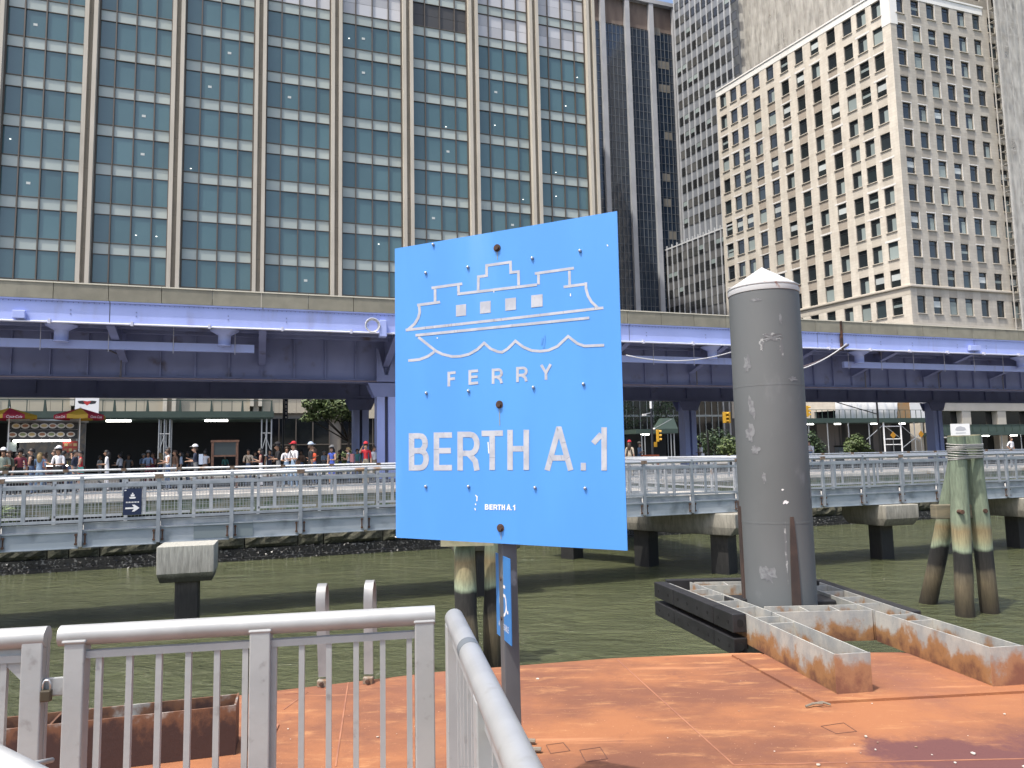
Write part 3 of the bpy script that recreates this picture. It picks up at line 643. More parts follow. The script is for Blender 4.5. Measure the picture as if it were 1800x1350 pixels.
for i, pu in enumerate(PU):
    pl = MB().box(0.30, PWD - 0.28, -0.18, 0.5, 7.2, BH).build('pilaster', m_pilrec, tower, (pu, 0, 0))
    put('rib', rib_l, pl, (0, 0, 0)); put('rib', rib_l, pl, (PWD - 0.34, 0, 0))
    if i in (3, 6, 8, 9):                                    # pilaster feet seen below the highway
        MB().box(0.0, 0.36, -0.6, 0.4, 0.0, 8.598).build('rib_foot', m_pil, pl); MB().box(PWD - 0.34, PWD + 0.02, -0.6, 0.4, 0.0, 8.598).build('rib_foot', m_pil, pl)
    mb = MB()
    for z in ZS0[4:]: mb.box(0.362, PWD - 0.342, -0.186, -0.15, z + 0.35, z + 0.372)
    tag(mb.build('joints', m_bronze, pl), kind='stuff')
FR = (0.0, 0.222, 0.5, 0.778, 1.0)
SH, FH = 1.14, 3.935
pane_me = {}; span_me = {}
for i in range(len(PU) - 1):
    x0, x1 = PU[i] + PWD + 0.10, PU[i + 1] - 0.10
    wb = x1 - x0
    xs = [x0 + f_ * wb for f_ in FR]
    for x in xs: MB().box(x - 0.055, x + 0.055, 0.10, 0.40, 8.7, 82).build('mullion', m_bronze, tower)
    for e in (x0 - 0.05, x1 + 0.05): pass
    for r_, zb in enumerate(ZS0):
        if r_ < 4: continue
        lz = zb - 3.0
        # skip rows the view never reaches
        topz = onp(900 + 0, 0, BP)[1]
        if zb > 62: continue
        MB().box(x0, x1, 0.16, 0.36, zb + SH - 0.035, zb + SH + 0.035).build('transom', m_bronze, tower)
        MB().box(x0, x1, 0.17, 0.35, zb - 0.03, zb + 0.03).build('transom', m_bronze, tower)
        mech = (zb + SH > 49.5) and i >= 4
        for k in range(4):
            w = xs[k + 1] - xs[k] - 0.11
            key = k in (0, 3)
            if key not in pane_me:
                pane_me[key] = MB().box(0, 1, 0.0, 0.02, 0, FH - SH - 0.07).mesh('pane', m_teal); span_me[key] = MB().box(0, 1, 0.0, 0.03, 0, SH - 0.07).mesh('spandrel_panel', m_spand)
                if 'l' not in pane_me: pane_me['l'] = MB().box(0, 1, 0.0, 0.02, 0, (FH - SH - 0.07) / 2 - 0.03).mesh('louver_panel', m_louv); pane_me['ld'] = MB().box(0, 1, 0.0, 0.02, 0, (FH - SH - 0.07) / 2 - 0.03).mesh('louver_panel', m_louv_d)
            o = put('spandrel_panel', span_me[key], tower, (xs[k] + 0.055, 0.24 + random.uniform(0, .012), zb + 0.03)); o.scale.x = w
            zv = zb + SH + 0.035
            me_mech = mech and (zv > 51.5 if i < 7 else (zv > 51.5 and zv < 58.5))
            if me_mech:
                for h in (0, 1):
                    o = put('louver_panel', pane_me['ld' if i == 6 else 'l'], tower, (xs[k] + 0.055, 0.26 + random.uniform(0, .02), zv + h * (FH - SH - 0.07) / 2)); o.scale.x = w
            else:
                o = put('pane', pane_me[key], tower, (xs[k] + 0.055, 0.26 + random.uniform(0, .015), zv)); o.scale.x = w; o.rotation_euler = (random.uniform(-.009, .009), 0, random.uniform(-.009, .009))
                q = random.random()
                if k in (1, 2) and q < 0.13: MB().box(-0.17, 0.17, -0.012, -0.004, -0.12, 0.12).build('window_tag', mat('pale_tag', (0.55, 0.58, 0.55), 0.6), tower, (xs[k] + w / 2, 0.26, zv + 1.3))
                elif q > 0.965: MB().lathe([(0.07, 0), (0.07, 0.03)], 8).build('ceiling_lamp', mat('window_lamp', (0.9, 0.9, 0.85), 0.5, emit=2.0), tower, (xs[k] + random.uniform(0.3, 0.9), 0.235, zv + random.uniform(0.2, 1.8)))
# lower storeys behind and below the highway
for i in range(len(PU) - 1):
    x0, x1 = PU[i] + PWD, PU[i + 1]
    n = 4 if i < 5 else 3
    zb_ = 7.95 if i < 5 else 7.4
    for k in range(n):
        w = (x1 - x0) / n; MB().box(x0 + k * w + 0.012, x0 + (k + 1) * w - 0.012, 0.0, 0.3, zb_ - 1.6 if i < 4 else zb_, 9.55).build('base_panel', m_tan, tower)
    MB().box(x0, x1, -0.12, 0.3, 9.56, 9.95).build('base_band', m_tan, tower)
    MB().box(x0, x1, 0.35, 0.55, GROUND, 7.4).build('shop_glass', m_darkglass, tower)
    for k in range(5): MB().box(x0 + k * (x1 - x0) / 4 - 0.05, x0 + k * (x1 - x0) / 4 + 0.05, 0.2, 0.349, GROUND, 7.39).build('shop_mullion', m_bronze, tower)
    MB().box(x0, x1, 0.22, 0.348, 4.7, 4.8).build('shop_transom', m_bronze, tower)

# ---- dark tower behind
DP = 125.0
m_pier = mat('pale_concrete_pier', (0.50, 0.51, 0.53), 0.8, col2=(0.44, 0.45, 0.47), scale=0.3, dirt=(0.37, 0.38, 0.40), dscale=0.5, dlo=0.55, dhi=0.8)
dk = street('dark_glass_tower', 'dark glass tower with pale concrete piers behind the wide office tower', 'building', 62.7, DP, 0)
DB, DT = 5.44, 95.0
MB().box(-11, 17.1, 0.4, 30, GROUND - 0.2, DT - 4).build('core', m_dark, dk)
for i in range(-2, 4):
    MB().box(i * DB, i * DB + (1.0 if i < 3 else 0.95), -0.5, 0.6, GROUND, DT).build('pier', m_pier, dk)
    if i == 3: break
    MB().box(i * DB + 1.0, (i + 1) * DB, 0.25, 0.3, GROUND, DT - 6.5).build('glazing', mat('navy_glass', (0.018, 0.032, 0.056), 0.07, spec=0.9, col2=(0.030, 0.046, 0.072), scale=0.35, lo=0.42, hi=0.6), dk)
    MB().box(i * DB + 1.0, (i + 1) * DB, 0.35, 0.45, DT - 6.2, DT - 0.8).build('roof_screen', mat('tan_screen', (0.23, 0.18, 0.15), 0.8, col2=(0.17, 0.13, 0.11), scale=0.6, stretch=(1, 1, 0.2)), dk)
    mb = MB()
    for k in range(0, 6): x = i * DB + 1.0 + k * (DB - 1.0) / 5; mb.box(x - 0.035, x + 0.035, 0.12, 0.249, 30, DT - 6.3)
    z = 30.0
    while z < DT - 6.3: mb.box(i * DB + 1.0, (i + 1) * DB, 0.19, 0.248, z - 0.03, z + 0.03); z += 1.72
    tag(mb.build('mullion_grid', mat('steel_mullion', (0.20, 0.22, 0.24), 0.5, 0.3), dk), kind='stuff')
m_refl = mat('glass_reflection', (0.23, 0.215, 0.185), 0.7)  # tan panels painted in for reflections on the right bay's glass
for k, z, n in ((1, 57.3, 2), (1, 52.1, 2), (2, 45.5, 2), (0, 88.0, 2), (1, 81, 3), (1, 76, 3), (2, 66, 2)):
    w = (DB - 1) / 5
    for j in range(n): MB().box(2 * DB + 1.04 + (k + j) * w, 2 * DB + 1.0 + (k + j + 1) * w - 0.04, 0.2, 0.245, z, z + 1.6).build('reflection_panel', m_refl, dk)
MB().box(-11, 17.2, -0.6, 30, DT - 0.8, DT).build('roof_slab', m_pier, dk)

# ---- corner buildings on the side street
A2 = R(-28.6); D2 = Vector((math.sin(A2), math.cos(A2), 0)); PHI2 = math.atan2(-D2.y, -D2.x)
CB = Vector((53.8, 100.0, 0)) - D2 * 1.28
def facade(w, z0, z1, openings, depth=0.28):
    xs = sorted({0.0, w} | {a for o_ in openings for a in o_[:2]}); zs = sorted({z0, z1} | {a for o_ in openings for a in o_[2:]})
    mb = MB(); idx = {}
    for j, z in enumerate(zs):
        for i, x in enumerate(xs): idx[i, j] = len(mb.v); mb.v.append((x, 0, z))
    hole = set()
    for (a, b_, c, d) in openings:
        for i in range(len(xs) - 1):
            if xs[i] >= a - 1e-6 and xs[i + 1] <= b_ + 1e-6:
                for j in range(len(zs) - 1):
                    if zs[j] >= c - 1e-6 and zs[j + 1] <= d + 1e-6: hole.add((i, j))
    for i in range(len(xs) - 1):
        for j in range(len(zs) - 1):
            if (i, j) not in hole: mb.f.append((idx[i, j], idx[i + 1, j], idx[i + 1, j + 1], idx[i, j + 1])); mb.m.append(0)
    for (a, b_, c, d) in openings:
        mb.add([(a, 0, c), (b_, 0, c), (b_, 0, d), (a, 0, d), (a, depth, c), (b_, depth, c), (b_, depth, d), (a, depth, d)], [(0, 4, 5, 1), (1, 5, 6, 2), (2, 6, 7, 3), (3, 7, 4, 0)])
    return mb
m_frame = mat('window_frame', (0.035, 0.037, 0.04), 0.5)
m_wg = [mat('window_glass_%d' % i, c, 0.07, spec=0.8, rand=0.3) for i, c in enumerate(((0.02, 0.026, 0.028), (0.035, 0.05, 0.055), (0.028, 0.036, 0.042)))]
m_shade = mat('roller_shade', (0.26, 0.31, 0.30), 0.6, rand=0.2)
m_shade2 = mat('white_shade', (0.50, 0.54, 0.53), 0.6, rand=0.15)
m_lintel = mat('white_repair_strip', (0.74, 0.72, 0.68), 0.7)
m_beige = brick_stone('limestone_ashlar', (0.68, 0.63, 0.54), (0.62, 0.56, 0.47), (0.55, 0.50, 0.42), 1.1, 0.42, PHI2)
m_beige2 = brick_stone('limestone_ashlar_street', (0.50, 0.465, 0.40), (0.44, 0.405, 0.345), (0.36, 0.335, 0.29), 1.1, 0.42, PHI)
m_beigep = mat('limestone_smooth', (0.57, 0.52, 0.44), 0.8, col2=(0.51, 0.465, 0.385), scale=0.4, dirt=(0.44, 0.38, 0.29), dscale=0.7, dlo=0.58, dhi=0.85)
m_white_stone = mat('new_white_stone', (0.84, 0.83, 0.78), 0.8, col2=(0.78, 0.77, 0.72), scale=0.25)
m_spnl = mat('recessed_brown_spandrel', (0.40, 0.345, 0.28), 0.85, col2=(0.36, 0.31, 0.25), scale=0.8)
def window_meshes(w, h, tag_):
    out = []
    for v in range(7):
        mb = MB(); g = v % 3
        mb.box(-w / 2, w / 2, 0.02, 0.05, 0, h, 1 + 0)                                           # glass
        for (a, b_, c, d) in ((-w / 2, -w / 2 + 0.07, 0, h), (w / 2 - 0.07, w / 2, 0, h), (-w / 2, w / 2, 0, 0.07), (-w / 2, w / 2, h - 0.09, h), (-w / 2, w / 2, h * 0.78 - 0.03, h * 0.78 + 0.03)):
            mb.box(a, b_, -0.03 - (0.003 if b_ - a > w / 2 else 0), 0.019, c, d, 0)
        if v in (1, 3): mb.box(-w / 2 + 0.08, w / 2 - 0.08, 0.0, 0.018, 0.12 if v == 1 else h * 0.4, h * 0.745, 2)
        if v == 5: mb.box(0.0, w / 2 - 0.08, 0.0, 0.018, 0.1, h * 0.74, 2)
        if v == 6: mb.box(-w / 2 + 0.08, w / 2 - 0.08, 0.0, 0.018, h * 0.45, h * 0.6, 2)
        mb.box(-w / 2 - 0.08, w / 2 + 0.08, -0.38, -0.20, -0.12, -0.01, 3)                        # sill
        out.append(mb.mesh('window', [m_frame, m_wg[g], m_shade2 if v == 3 else m_shade, m_beigep]))
    return out
wsm = window_meshes(1.52, 2.45, 'w')
limb = thing('limestone_office_block', 'pale limestone office block with punched windows on the street corner', 'building', CB, PHI)
ROWZ = [64.73 - 3.935 * i for i in range(14)]              # window bottoms
ROOF = 68.3; CORN = 25.0
# left (side street) face
LW = 33.9
lf = bpy.data.objects.new('side_face', None); COL.objects.link(lf); lf.parent = limb; lf.rotation_euler.z = PHI2 - PHI
# face runs from x=-LW (far) to 0 (corner); local x = -D2
lx = [-(t + 1.28) for t in (30.9, 28.44, 26.06, 23.2, 20.17, 17.19, 14.24, 11.27, 8.26, 5.41, 3.05, 0.61)]
lx = [x - 0.15 for x in lx]
rows = [z for z in ROWZ if z > 10]
op = [(x + LW - 0.76, x + LW + 0.76, z, z + 2.45) for x in lx for z in rows]
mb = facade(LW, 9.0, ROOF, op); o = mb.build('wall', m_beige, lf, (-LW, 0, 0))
random.seed(11)
def win(par, x, z, y):
    v = random.choice((0, 0, 1, 2, 2, 3, 4, 5, 5, 6)); put('window', wsm[v], par, (x, y, z))
for x in lx:
    for z in rows:
        if z > 17: win(lf, x, z, 0.22)
        if 25 < z < 64 and lx.index(x) in range(3, 9): MB().box(x - 0.76, x + 0.76, -0.012, 0.0, z - 1.38, z - 0.13).build('spandrel', m_spnl, lf)
        elif 25 < z < 64: MB().box(x - 0.76, x + 0.76, -0.010, 0.0, z - 1.38, z - 0.13).build('spandrel', m_beigep, lf)
        if z > 26 and random.random() < 0.42: MB().box(x - 0.92 - random.random() * .3, x + 0.92 + random.random() * .3, -0.03, -0.002, z + 2.50, z + 2.50 + random.uniform(0.15, 0.32)).build('lintel_strip', m_lintel, lf)
x = -LW
while x < -0.3:
    w = 1.49; MB().box(x + 0.01, min(x + w, 0) - 0.01, -0.05, 0.0, ROOF - 1.05, ROOF - 0.02).build('parapet_stone', m_white_stone, lf); x += w
MB().box(-LW, 0.15, -0.16, 0.1, ROOF, ROOF + 0.25).build('coping', m_white_stone, lf)
MB().box(-LW, 0.2, -0.28, 0.0, CORN, CORN + 0.35).build('cornice', m_beigep, lf, bevel=0.08)
MB().box(-LW, 0.01, -0.02, 0.0, CORN - 1.0, CORN - 0.02).build('band_course', m_beigep, lf)
MB().box(-1.3, -0.012, -0.055, -0.003, ROOF - 5.4, ROOF - 1.06).build('corner_stone', m_white_stone, lf)
# right (waterfront) face
RWD = 27.0
rx = [4.72 + 2.99 * i - 0.35 for i in range(5)]
def onv_r(x, y):
    n = Vector((U2.y, -U2.x, 0)); d = ray(x, y); t = CB.dot(n) / d.dot(n); q = d * t; return (q - CB).dot(U2), q.z + CAMZ
rx = [onv_r(1500 + a / 4.5, b_ / 4.5)[0] for a, b_ in ((365, 85), (490, 115), (613, 145), (735, 175), (857, 205))]
rx += [rx[-1] + 2.99 * (k + 1) for k in range(3)]
op = [(x - 0.76, x + 0.76, z, z + 2.45) for x in rx[:5] for z in rows]
op += [(x - 0.76, x + 0.76, z, z + 2.45) for x in rx[5:] for z in rows]
facade(RWD, 15.5, 100.0, [], 0.28) if False else None
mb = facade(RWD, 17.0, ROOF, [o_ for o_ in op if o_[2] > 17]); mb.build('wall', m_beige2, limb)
for x in rx:
    for z in rows:
        if z > 17: win(limb, x, z, 0.22)
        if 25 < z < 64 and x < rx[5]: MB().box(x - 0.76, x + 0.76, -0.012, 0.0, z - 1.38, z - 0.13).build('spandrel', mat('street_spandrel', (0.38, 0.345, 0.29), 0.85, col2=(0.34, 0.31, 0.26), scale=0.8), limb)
        if z > 26 and x < rx[5]:
            if random.random() < 0.45: MB().box(x - 0.9, x + 0.9, -0.03, -0.002, z + 2.48, z + 2.62).build('lintel_strip', m_lintel, limb)
            if random.random() < 0.7: MB().box(x + 0.76, x + 0.84, -0.03, -0.002, z, z + 2.47).build('jamb_strip', m_lintel, limb)
x = 0.0
while x < 17.5: MB().box(x + 0.01, x + 1.48, -0.05, 0.0, ROOF - 1.05, ROOF - 0.02).build('parapet_stone', m_white_stone, limb); x += 1.49
MB().box(-0.15, 18.0, -0.16, 0.1, ROOF, ROOF + 0.25).build('coping', m_white_stone, limb)
MB().box(-0.2, RWD, -0.28, 0.0, CORN, CORN + 0.35).build('cornice', m_beigep, limb, bevel=0.08)
MB().box(0, RWD, -0.08, 0.0, CORN - 5.2, CORN - 4.9).build('band_course', m_beigep, limb)
MB().box(0.012, 1.3, -0.055, -0.003, ROOF - 5.4, ROOF - 1.06).build('corner_stone', m_white_stone, limb)
# street-level storey of the waterfront face: piers, dark shop windows, architrave
MB().box(0, RWD, 0.9, 1.0, GROUND, 17).build('shop_glass', m_darkglass, limb)
MB().box(-0.02, RWD, -0.1, 0.9, 8.1, 17.0).build('architrave', m_beigep, limb)
MB().box(-0.6, 26, -0.55, -0.102, 9.6, 10.15).build('moulding', m_beigep, limb, bevel=0.15)
for k in range(4): MB().box(k * 6.6 + 0.9, k * 6.6 + 2.5, -0.02, 0.85, GROUND, 8.09).build('pier', m_beigep, limb)
MB().box(-LW, 0, 0.5, 0.6, GROUND, 9.0).build('shop_glass', m_darkglass, lf)
for k in range(6): MB().box(-k * 5.6 - 1.5, -k * 5.6 - 0.02, -0.02, 0.49, GROUND, 8.99).build('pier', m_beigep, lf)
MB().box(0.3, RWD - 0.3, 0.6, 1.0, 17.1, ROOF - 0.4).build('core', m_dark, limb)
mb = MB(); mb.prismz([(0.3, 1.0), (RWD - 0.3, 1.0), (RWD - 0.3, 40), (16, 38), (14.6, 31.5)], GROUND, ROOF - 0.3); mb.build('core', m_dark, limb)
MB().prismz([(-LW + 0.1, 0.6), (-0.8, 0.6), (-0.8, 0.9), (-LW + 0.1, 0.9)], GROUND, ROOF - 0.35).build('core', m_dark, lf)

# ---- netted scaffold tower over and beside the limestone block
def net_material():
    m = bpy.data.materials.new('debris_netting'); m.use_nodes = True; nt = m.node_tree; L = nt.links; b = nt.nodes['Principled BSDF']
    b.inputs['Roughness'].default_value = 0.9; b.inputs['Base Color'].default_value = (0.80, 0.77, 0.70, 1)
    geo = _node(nt, 'ShaderNodeNewGeometry'); n = _node(nt, 'ShaderNodeTexNoise'); n.inputs['Scale'].default_value = 0.7; n.inputs['Detail'].default_value = 6
    mp = _node(nt, 'ShaderNodeMapping'); mp.inputs['Scale'].default_value = (2.2, 2.2, 0.5); L.new(geo.outputs['Position'], mp.inputs['Vector']); L.new(mp.outputs[0], n.inputs['Vector'])
    mr = _node(nt, 'ShaderNodeMapRange'); mr.inputs['To Min'].default_value = 0.28; mr.inputs['To Max'].default_value = 0.60; mr.inputs['From Min'].default_value = 0.3; mr.inputs['From Max'].default_value = 0.7
    L.new(n.outputs['Fac'], mr.inputs['Value']); L.new(mr.outputs[0], b.inputs['Alpha'])
    return m
m_net = net_material()
m_pipe = mat('scaffold_pipe', (0.46, 0.44, 0.40), 0.6)
# upper setback storeys of the block
m_shopdim = mat('netted_window_dim', (0.11, 0.108, 0.10), 0.7)
us = MB()
o = facade(34.0, ROOF - 3, 104, [(2.2 + 3 * i, 3.6 + 3 * i, z, z + 2.4) for i in range(10) for z in (ROOF + 1.4 + 3.95 * k for k in range(8))], 0.3).build('upper_side_wall', m_beige, lf, (-38.0, 5.0, 0))
o = facade(24.0, ROOF - 3, 104, [(2.2 + 3 * i, 3.5 + 3 * i, z, z + 2.4) for i in range(7) for z in (ROOF + 1.4 + 3.95 * k for k in range(8))], 0.3).build('upper_street_wall', m_beige2, limb, (2.6, 4.8, 0))
MB().box(3.4, 26, 5.3, 30, ROOF - 3, 103).build('core', m_shopdim, limb)
MB().box(-37.5, -4, 5.5, 6.5, ROOF - 3, 103).build('core', m_shopdim, lf)
def scaffold(par, x0, x1, z0, z1, y, dx=2.3, dz=2.0, t=0.06, diag=True):
    mb = MB(); x = x0
    while x <= x1 + 1e-3:
        for yy in (y, y + 1.0): mb.box(x - t, x + t, yy - t, yy + t, z0, z1)
        x += dx
    z = z0 + dz
    while z < z1:
        mb.box(x0, x1, y - t, y + t, z - t, z + t); mb.box(x0, x1, y + 0.15, y + 0.95, z - 0.10, z - 0.05)
        z += dz
    return mb
scf = thing('netted_scaffold', 'tall scaffold wrapped in grey debris netting around the limestone block', 'scaffold', CB, PHI)
tag(scaffold(scf, 18.6, 26.8, 12, 108, -1.5).build('pipe_frame', m_pipe, scf), kind='stuff')
mb = MB()
for x, z0, z1 in ((18.0, 12, 108),):
    n = 16
    for i in range(n): mb.add([(x + (26.9 - x) * i / n, -1.75 - 0.03 * math.sin(i * 2.1), z0), (x + (26.9 - x) * (i + 1) / n, -1.75 - 0.03 * math.sin((i + 1) * 2.1), z0), (x + (26.9 - x) * (i + 1) / n, -1.75 - 0.03 * math.sin((i + 1) * 2.1), z1), (x + (26.9 - x) * i / n, -1.75 - 0.03 * math.sin(i * 2.1), z1)], [(0, 1, 2, 3)])
mb.build('netting', m_net, scf)
# stair flights zigzagging inside the netting
for k in range(16):
    z = 24 + k * 3.935; st_ = MB()
    for j in range(9): st_.box(20.3 + j * 0.24, 20.6 + j * 0.24, -1.4, -0.6, z + 3.7 - j * 0.41, z + 3.78 - j * 0.41)
    st_.bar((20.3, -1.45, z + 3.9), (22.5, -1.45, z + 0.5), 0.06, 0.2); st_.build('stair_flight', m_pipe, scf)
sl = bpy.data.objects.new('side_scaffold', None); COL.objects.link(sl); sl.parent = scf; sl.rotation_euler.z = PHI2 - PHI
tag(scaffold(sl, -38, -2.0, ROOF + 0.3, 106, 3.2, 2.1, 2.0).build('pipe_frame', m_pipe, sl), kind='stuff')
mb = MB()
n = 50
for i in range(n): a, b_ = -38 + 36 * i / n, -38 + 36 * (i + 1) / n; mb.add([(a, 3.0 - 0.1 * math.sin(i * 1.9), ROOF - 1), (b_, 3.0 - 0.1 * math.sin((i + 1) * 1.9), ROOF - 1), (b_, 3.0 - 0.1 * math.sin((i + 1) * 1.9), 106), (a, 3.0 - 0.1 * math.sin(i * 1.9), 106)], [(0, 1, 2, 3)])
mb.build('netting', m_net, sl)

# ---- grey slab building with white mullions beside it
m_gspan = mat('grey_spandrel', (0.135, 0.135, 0.132), 0.5, col2=(0.115, 0.115, 0.115), scale=0.6)
m_mul = mat('white_mullion', (0.62, 0.63, 0.63), 0.5)
m_ggl = [mat('grey_window_%d' % i, c, 0.12, spec=0.7, rand=0.4) for i, c in enumerate(((0.02, 0.021, 0.022), (0.06, 0.062, 0.06), (0.11, 0.11, 0.105), (0.035, 0.037, 0.038)))]
gb = thing('grey_slab_building', 'grey slab building with thin white vertical mullions between tower and limestone block', 'building', CB, PHI2)
GZ = 43.2; GM = 1.455
def gx(t): return -(t + 1.28)
MB().box(gx(56.75), gx(20), 0.3, 30, GROUND - 0.1, GZ).build('podium_wall', m_gspan, gb)
MB().box(gx(43.75), gx(29.0), 0.9, 30, GZ + 0.01, 130).build('tower_wall', mat('blue_grey_spandrel', (0.22, 0.235, 0.255), 0.35, spec=0.6), gb)
mul_me = MB().box(-0.06, 0.06, 0.02, 0.299, GROUND, GZ + 0.5).mesh('mullion', m_mul)
mul2_me = MB().box(-0.06, 0.06, 0.62, 0.899, GZ + 0.02, 130).mesh('mullion', m_mul)
gws = []
for v in range(5):
    mb = MB(); w = GM - 0.16
    mb.box(-w / 2, w / 2, -0.02, 0.02, 0, 1.68, 0)
    for (a, b_, c, d) in ((-w / 2, -w / 2 + 0.05, 0, 1.68), (w / 2 - 0.05, w / 2, 0, 1.68), (-w / 2, w / 2, 1.62, 1.68), (-w / 2, w / 2, 0, 0.05)): mb.box(a, b_, -0.045 - (0.002 if b_ - a > .5 else 0), -0.021, c, d, 1)
    if v in (1, 3): mb.box(-w / 2 + .06, w / 2 - .06, -0.043, -0.0215, 0.9, 0.95, 1)
    if v == 4: mb.box(-w / 2 + .06, w / 2 - .06, -0.035, -0.0215, 0.8, 1.6, 2)
    gws.append(mb.mesh('window', [m_ggl[v % 4], m_frame, m_shade]))
for i in range(26):
    x = gx(56.6) + i * GM
    if x > gx(31): break
    put('mullion', mul_me, gb, (x, 0, 0))
    for k in range(6):
        z = 39.85 - k * 3.37
        if z > 28: put('window', random.choice(gws), gb, (x + GM / 2, 0.26, z))
for i in range(11):
    x = gx(43.5) + i * GM
    put('mullion', mul2_me, gb, (x, 0, 0))
    for k in range(18):
        z = 46.2 + k * 3.37
        if z < 112: put('window', random.choice(gws), gb, (x + GM / 2, 0.86, z))
MB().box(gx(56.75), gx(30), 0.15, 0.298, GZ - 0.25, GZ + 0.02).build('coping', m_mul, gb)

# ---- dark base block seen under the highway, right of the sign
db = street('dark_base_block', 'dark glazed lower block with thin steel mullions seen under the highway', 'building', 40, 104, 0)
MB().box(0, 32, 0, 1, GROUND - 0.1, 19).build('glass_wall', m_darkglass, db)
for k in range(27): MB().box(k * 1.2, k * 1.2 + 0.10, -0.12, -0.002, GROUND, 19).build('mullion', mat('dim_steel', (0.30, 0.33, 0.33), 0.5), db)
MB().box(0, 32, -0.13, -0.003, 9.0, 9.3).build('transom', mat('dim_steel', (0.2, 0.22, 0.22)), db)
# strip of building at the far right edge
rb = street('far_right_building', 'grey stone building with windows at the far right edge', 'building', CB.dot(U2) + 27.2, CB.dot(N2) - 0.6, 0)
facade(30, 14, 100, [(0.9 + 3 * i, 2.3 + 3 * i, z, z + 2.4) for i in range(3) for z in ROWZ[:11]], 0.3).build('wall', mat('bluish_stone', (0.34, 0.345, 0.36), 0.8, col2=(0.28, 0.285, 0.3), scale=0.5), rb)
for i in range(3):
    for z in ROWZ[:11]: put('window', wsm[random.choice((0, 2, 4))], rb, (1.6 + 3 * i, 0.22, z))
MB().box(0.1, 30, 0.4, 20, GROUND, 99).build('core', m_dark, rb)

# ================================================================== BARGE
m_rust = rust_deck_material()
m_galvrust = rusty_galv('rusted_galvanised_plate', DECK, 0.0)
m_endrust = rusty_galv('rust_stained_end_plate', DECK, 0.07)
m_galvrust2 = rusty_galv('heavily_rusted_plate', DECK, 0.22)
m_hull = mat('barge_hull', (0.10, 0.04, 0.03), 0.8, col2=(0.05, 0.03, 0.025), scale=2)
barge = thing('barge', 'flat barge with orange rusted steel deck in the foreground', 'barge', (0, 0, 0))
edge = [onz(-400, 1330, DECK), onz(100, 1262, DECK), onz(470, 1216, DECK), onz(770, 1181, DECK), onz(1077, 1157, DECK), onz(1288, 1148, DECK), onz(1500, 1147, DECK), onz(1800, 1146, DECK)]
pts = [(v.x, v.y) for v in edge]; pts += [(8.5, pts[-1][1] - 0.1), (8.5, 0.9), (-6, 0.9)]
pts = pts[::-1]
MB().prismz(pts, DECK - 0.02, DECK).build('deck', m_rust, barge)
def shrink(ps, k=0.03): return [(x, y - k) for x, y in ps]
MB().prismz(shrink(pts), -0.6, DECK - 0.021).build('hull', m_hull, barge)
pa, pb, pcn = onz(1283, 1151, DECK), onz(1440, 1238, DECK), onz(1805, 1213, DECK)
mid_ = onz(1800, 1148, DECK)
MB().prismz([(pa.x, pa.y - 0.05), (pb.x, pb.y), (pcn.x + 0.6, pcn.y), (mid_.x + 0.7, mid_.y - 0.05)], DECK + 0.001, DECK + 0.016).build('doubler_plate', m_rust, barge)
m_weld = mat('weld_bead', (0.36, 0.16, 0.09), 0.8, col2=(0.26, 0.11, 0.068), scale=6)
def weld(a, b_, w=0.009, h=0.003):
    a = onz(*a, DECK); b_ = onz(*b_, DECK); MB().bar((a.x, a.y, DECK + h / 2), (b_.x, b_.y, DECK + h / 2), w, h).build('weld_seam', m_weld, barge)
weld((1085, 1160), (1290, 1345)); weld((612, 1200), (590, 1348)); weld((1290, 1345), (2000, 1330))
m_crack = mat('plate_gap', (0.12, 0.055, 0.04), 0.9)
def outline(ps, w=0.0035):
    q = [onz(*p, DECK) for p in ps]
    for a, b_ in zip(q, q[1:] + q[:1]): MB().bar((a.x, a.y, DECK + 0.001), (b_.x, b_.y, DECK + 0.001), w, 0.003).build('patch_outline', m_crack, barge)
outline([(1443, 1277), (1483, 1271), (1506, 1286), (1470, 1290)]); outline([(1019, 1319), (1055, 1314), (1068, 1334), (1030, 1340)]); outline([(960, 1310), (990, 1306), (1002, 1320), (968, 1325)])
weld((498, 1248), (540, 1217), 0.010); weld((500, 1221), (543, 1217), 0.008); weld((488, 1275), (462, 1335), 0.018, 0.01)
# loose shells and flakes
random.seed(21); mb = MB()
for i in range(48):
    px_, py_ = random.uniform(480, 1800), random.uniform(1165, 1348); q = onz(px_, py_, DECK)
    if i > 36: q = onz(random.gauss(1640, 110), random.gauss(1318, 22), DECK)
    r_ = random.choice((0.003, 0.004, 0.005, 0.007, 0.011)); a = random.random() * 6; k = 5
    if q.y > 5.6: continue
    ps = [(q.x + r_ * random.uniform(.5, 1.4) * math.cos(a + j * 6.283 / k), q.y + r_ * random.uniform(.5, 1.4) * math.sin(a + j * 6.283 / k)) for j in range(k)]
    mb.prismz(ps, DECK + 0.004, DECK + 0.004 + r_ * 0.5)
m_shell = mat('shell_bits', (0.62, 0.58, 0.50), 0.8, col2=(0.3, 0.2, 0.14), scale=9, lo=0.5, hi=0.62)
tag(mb.build('shell_debris', m_shell), 'scattered pale shell flakes on the rusty deck', 'debris', kind='stuff')
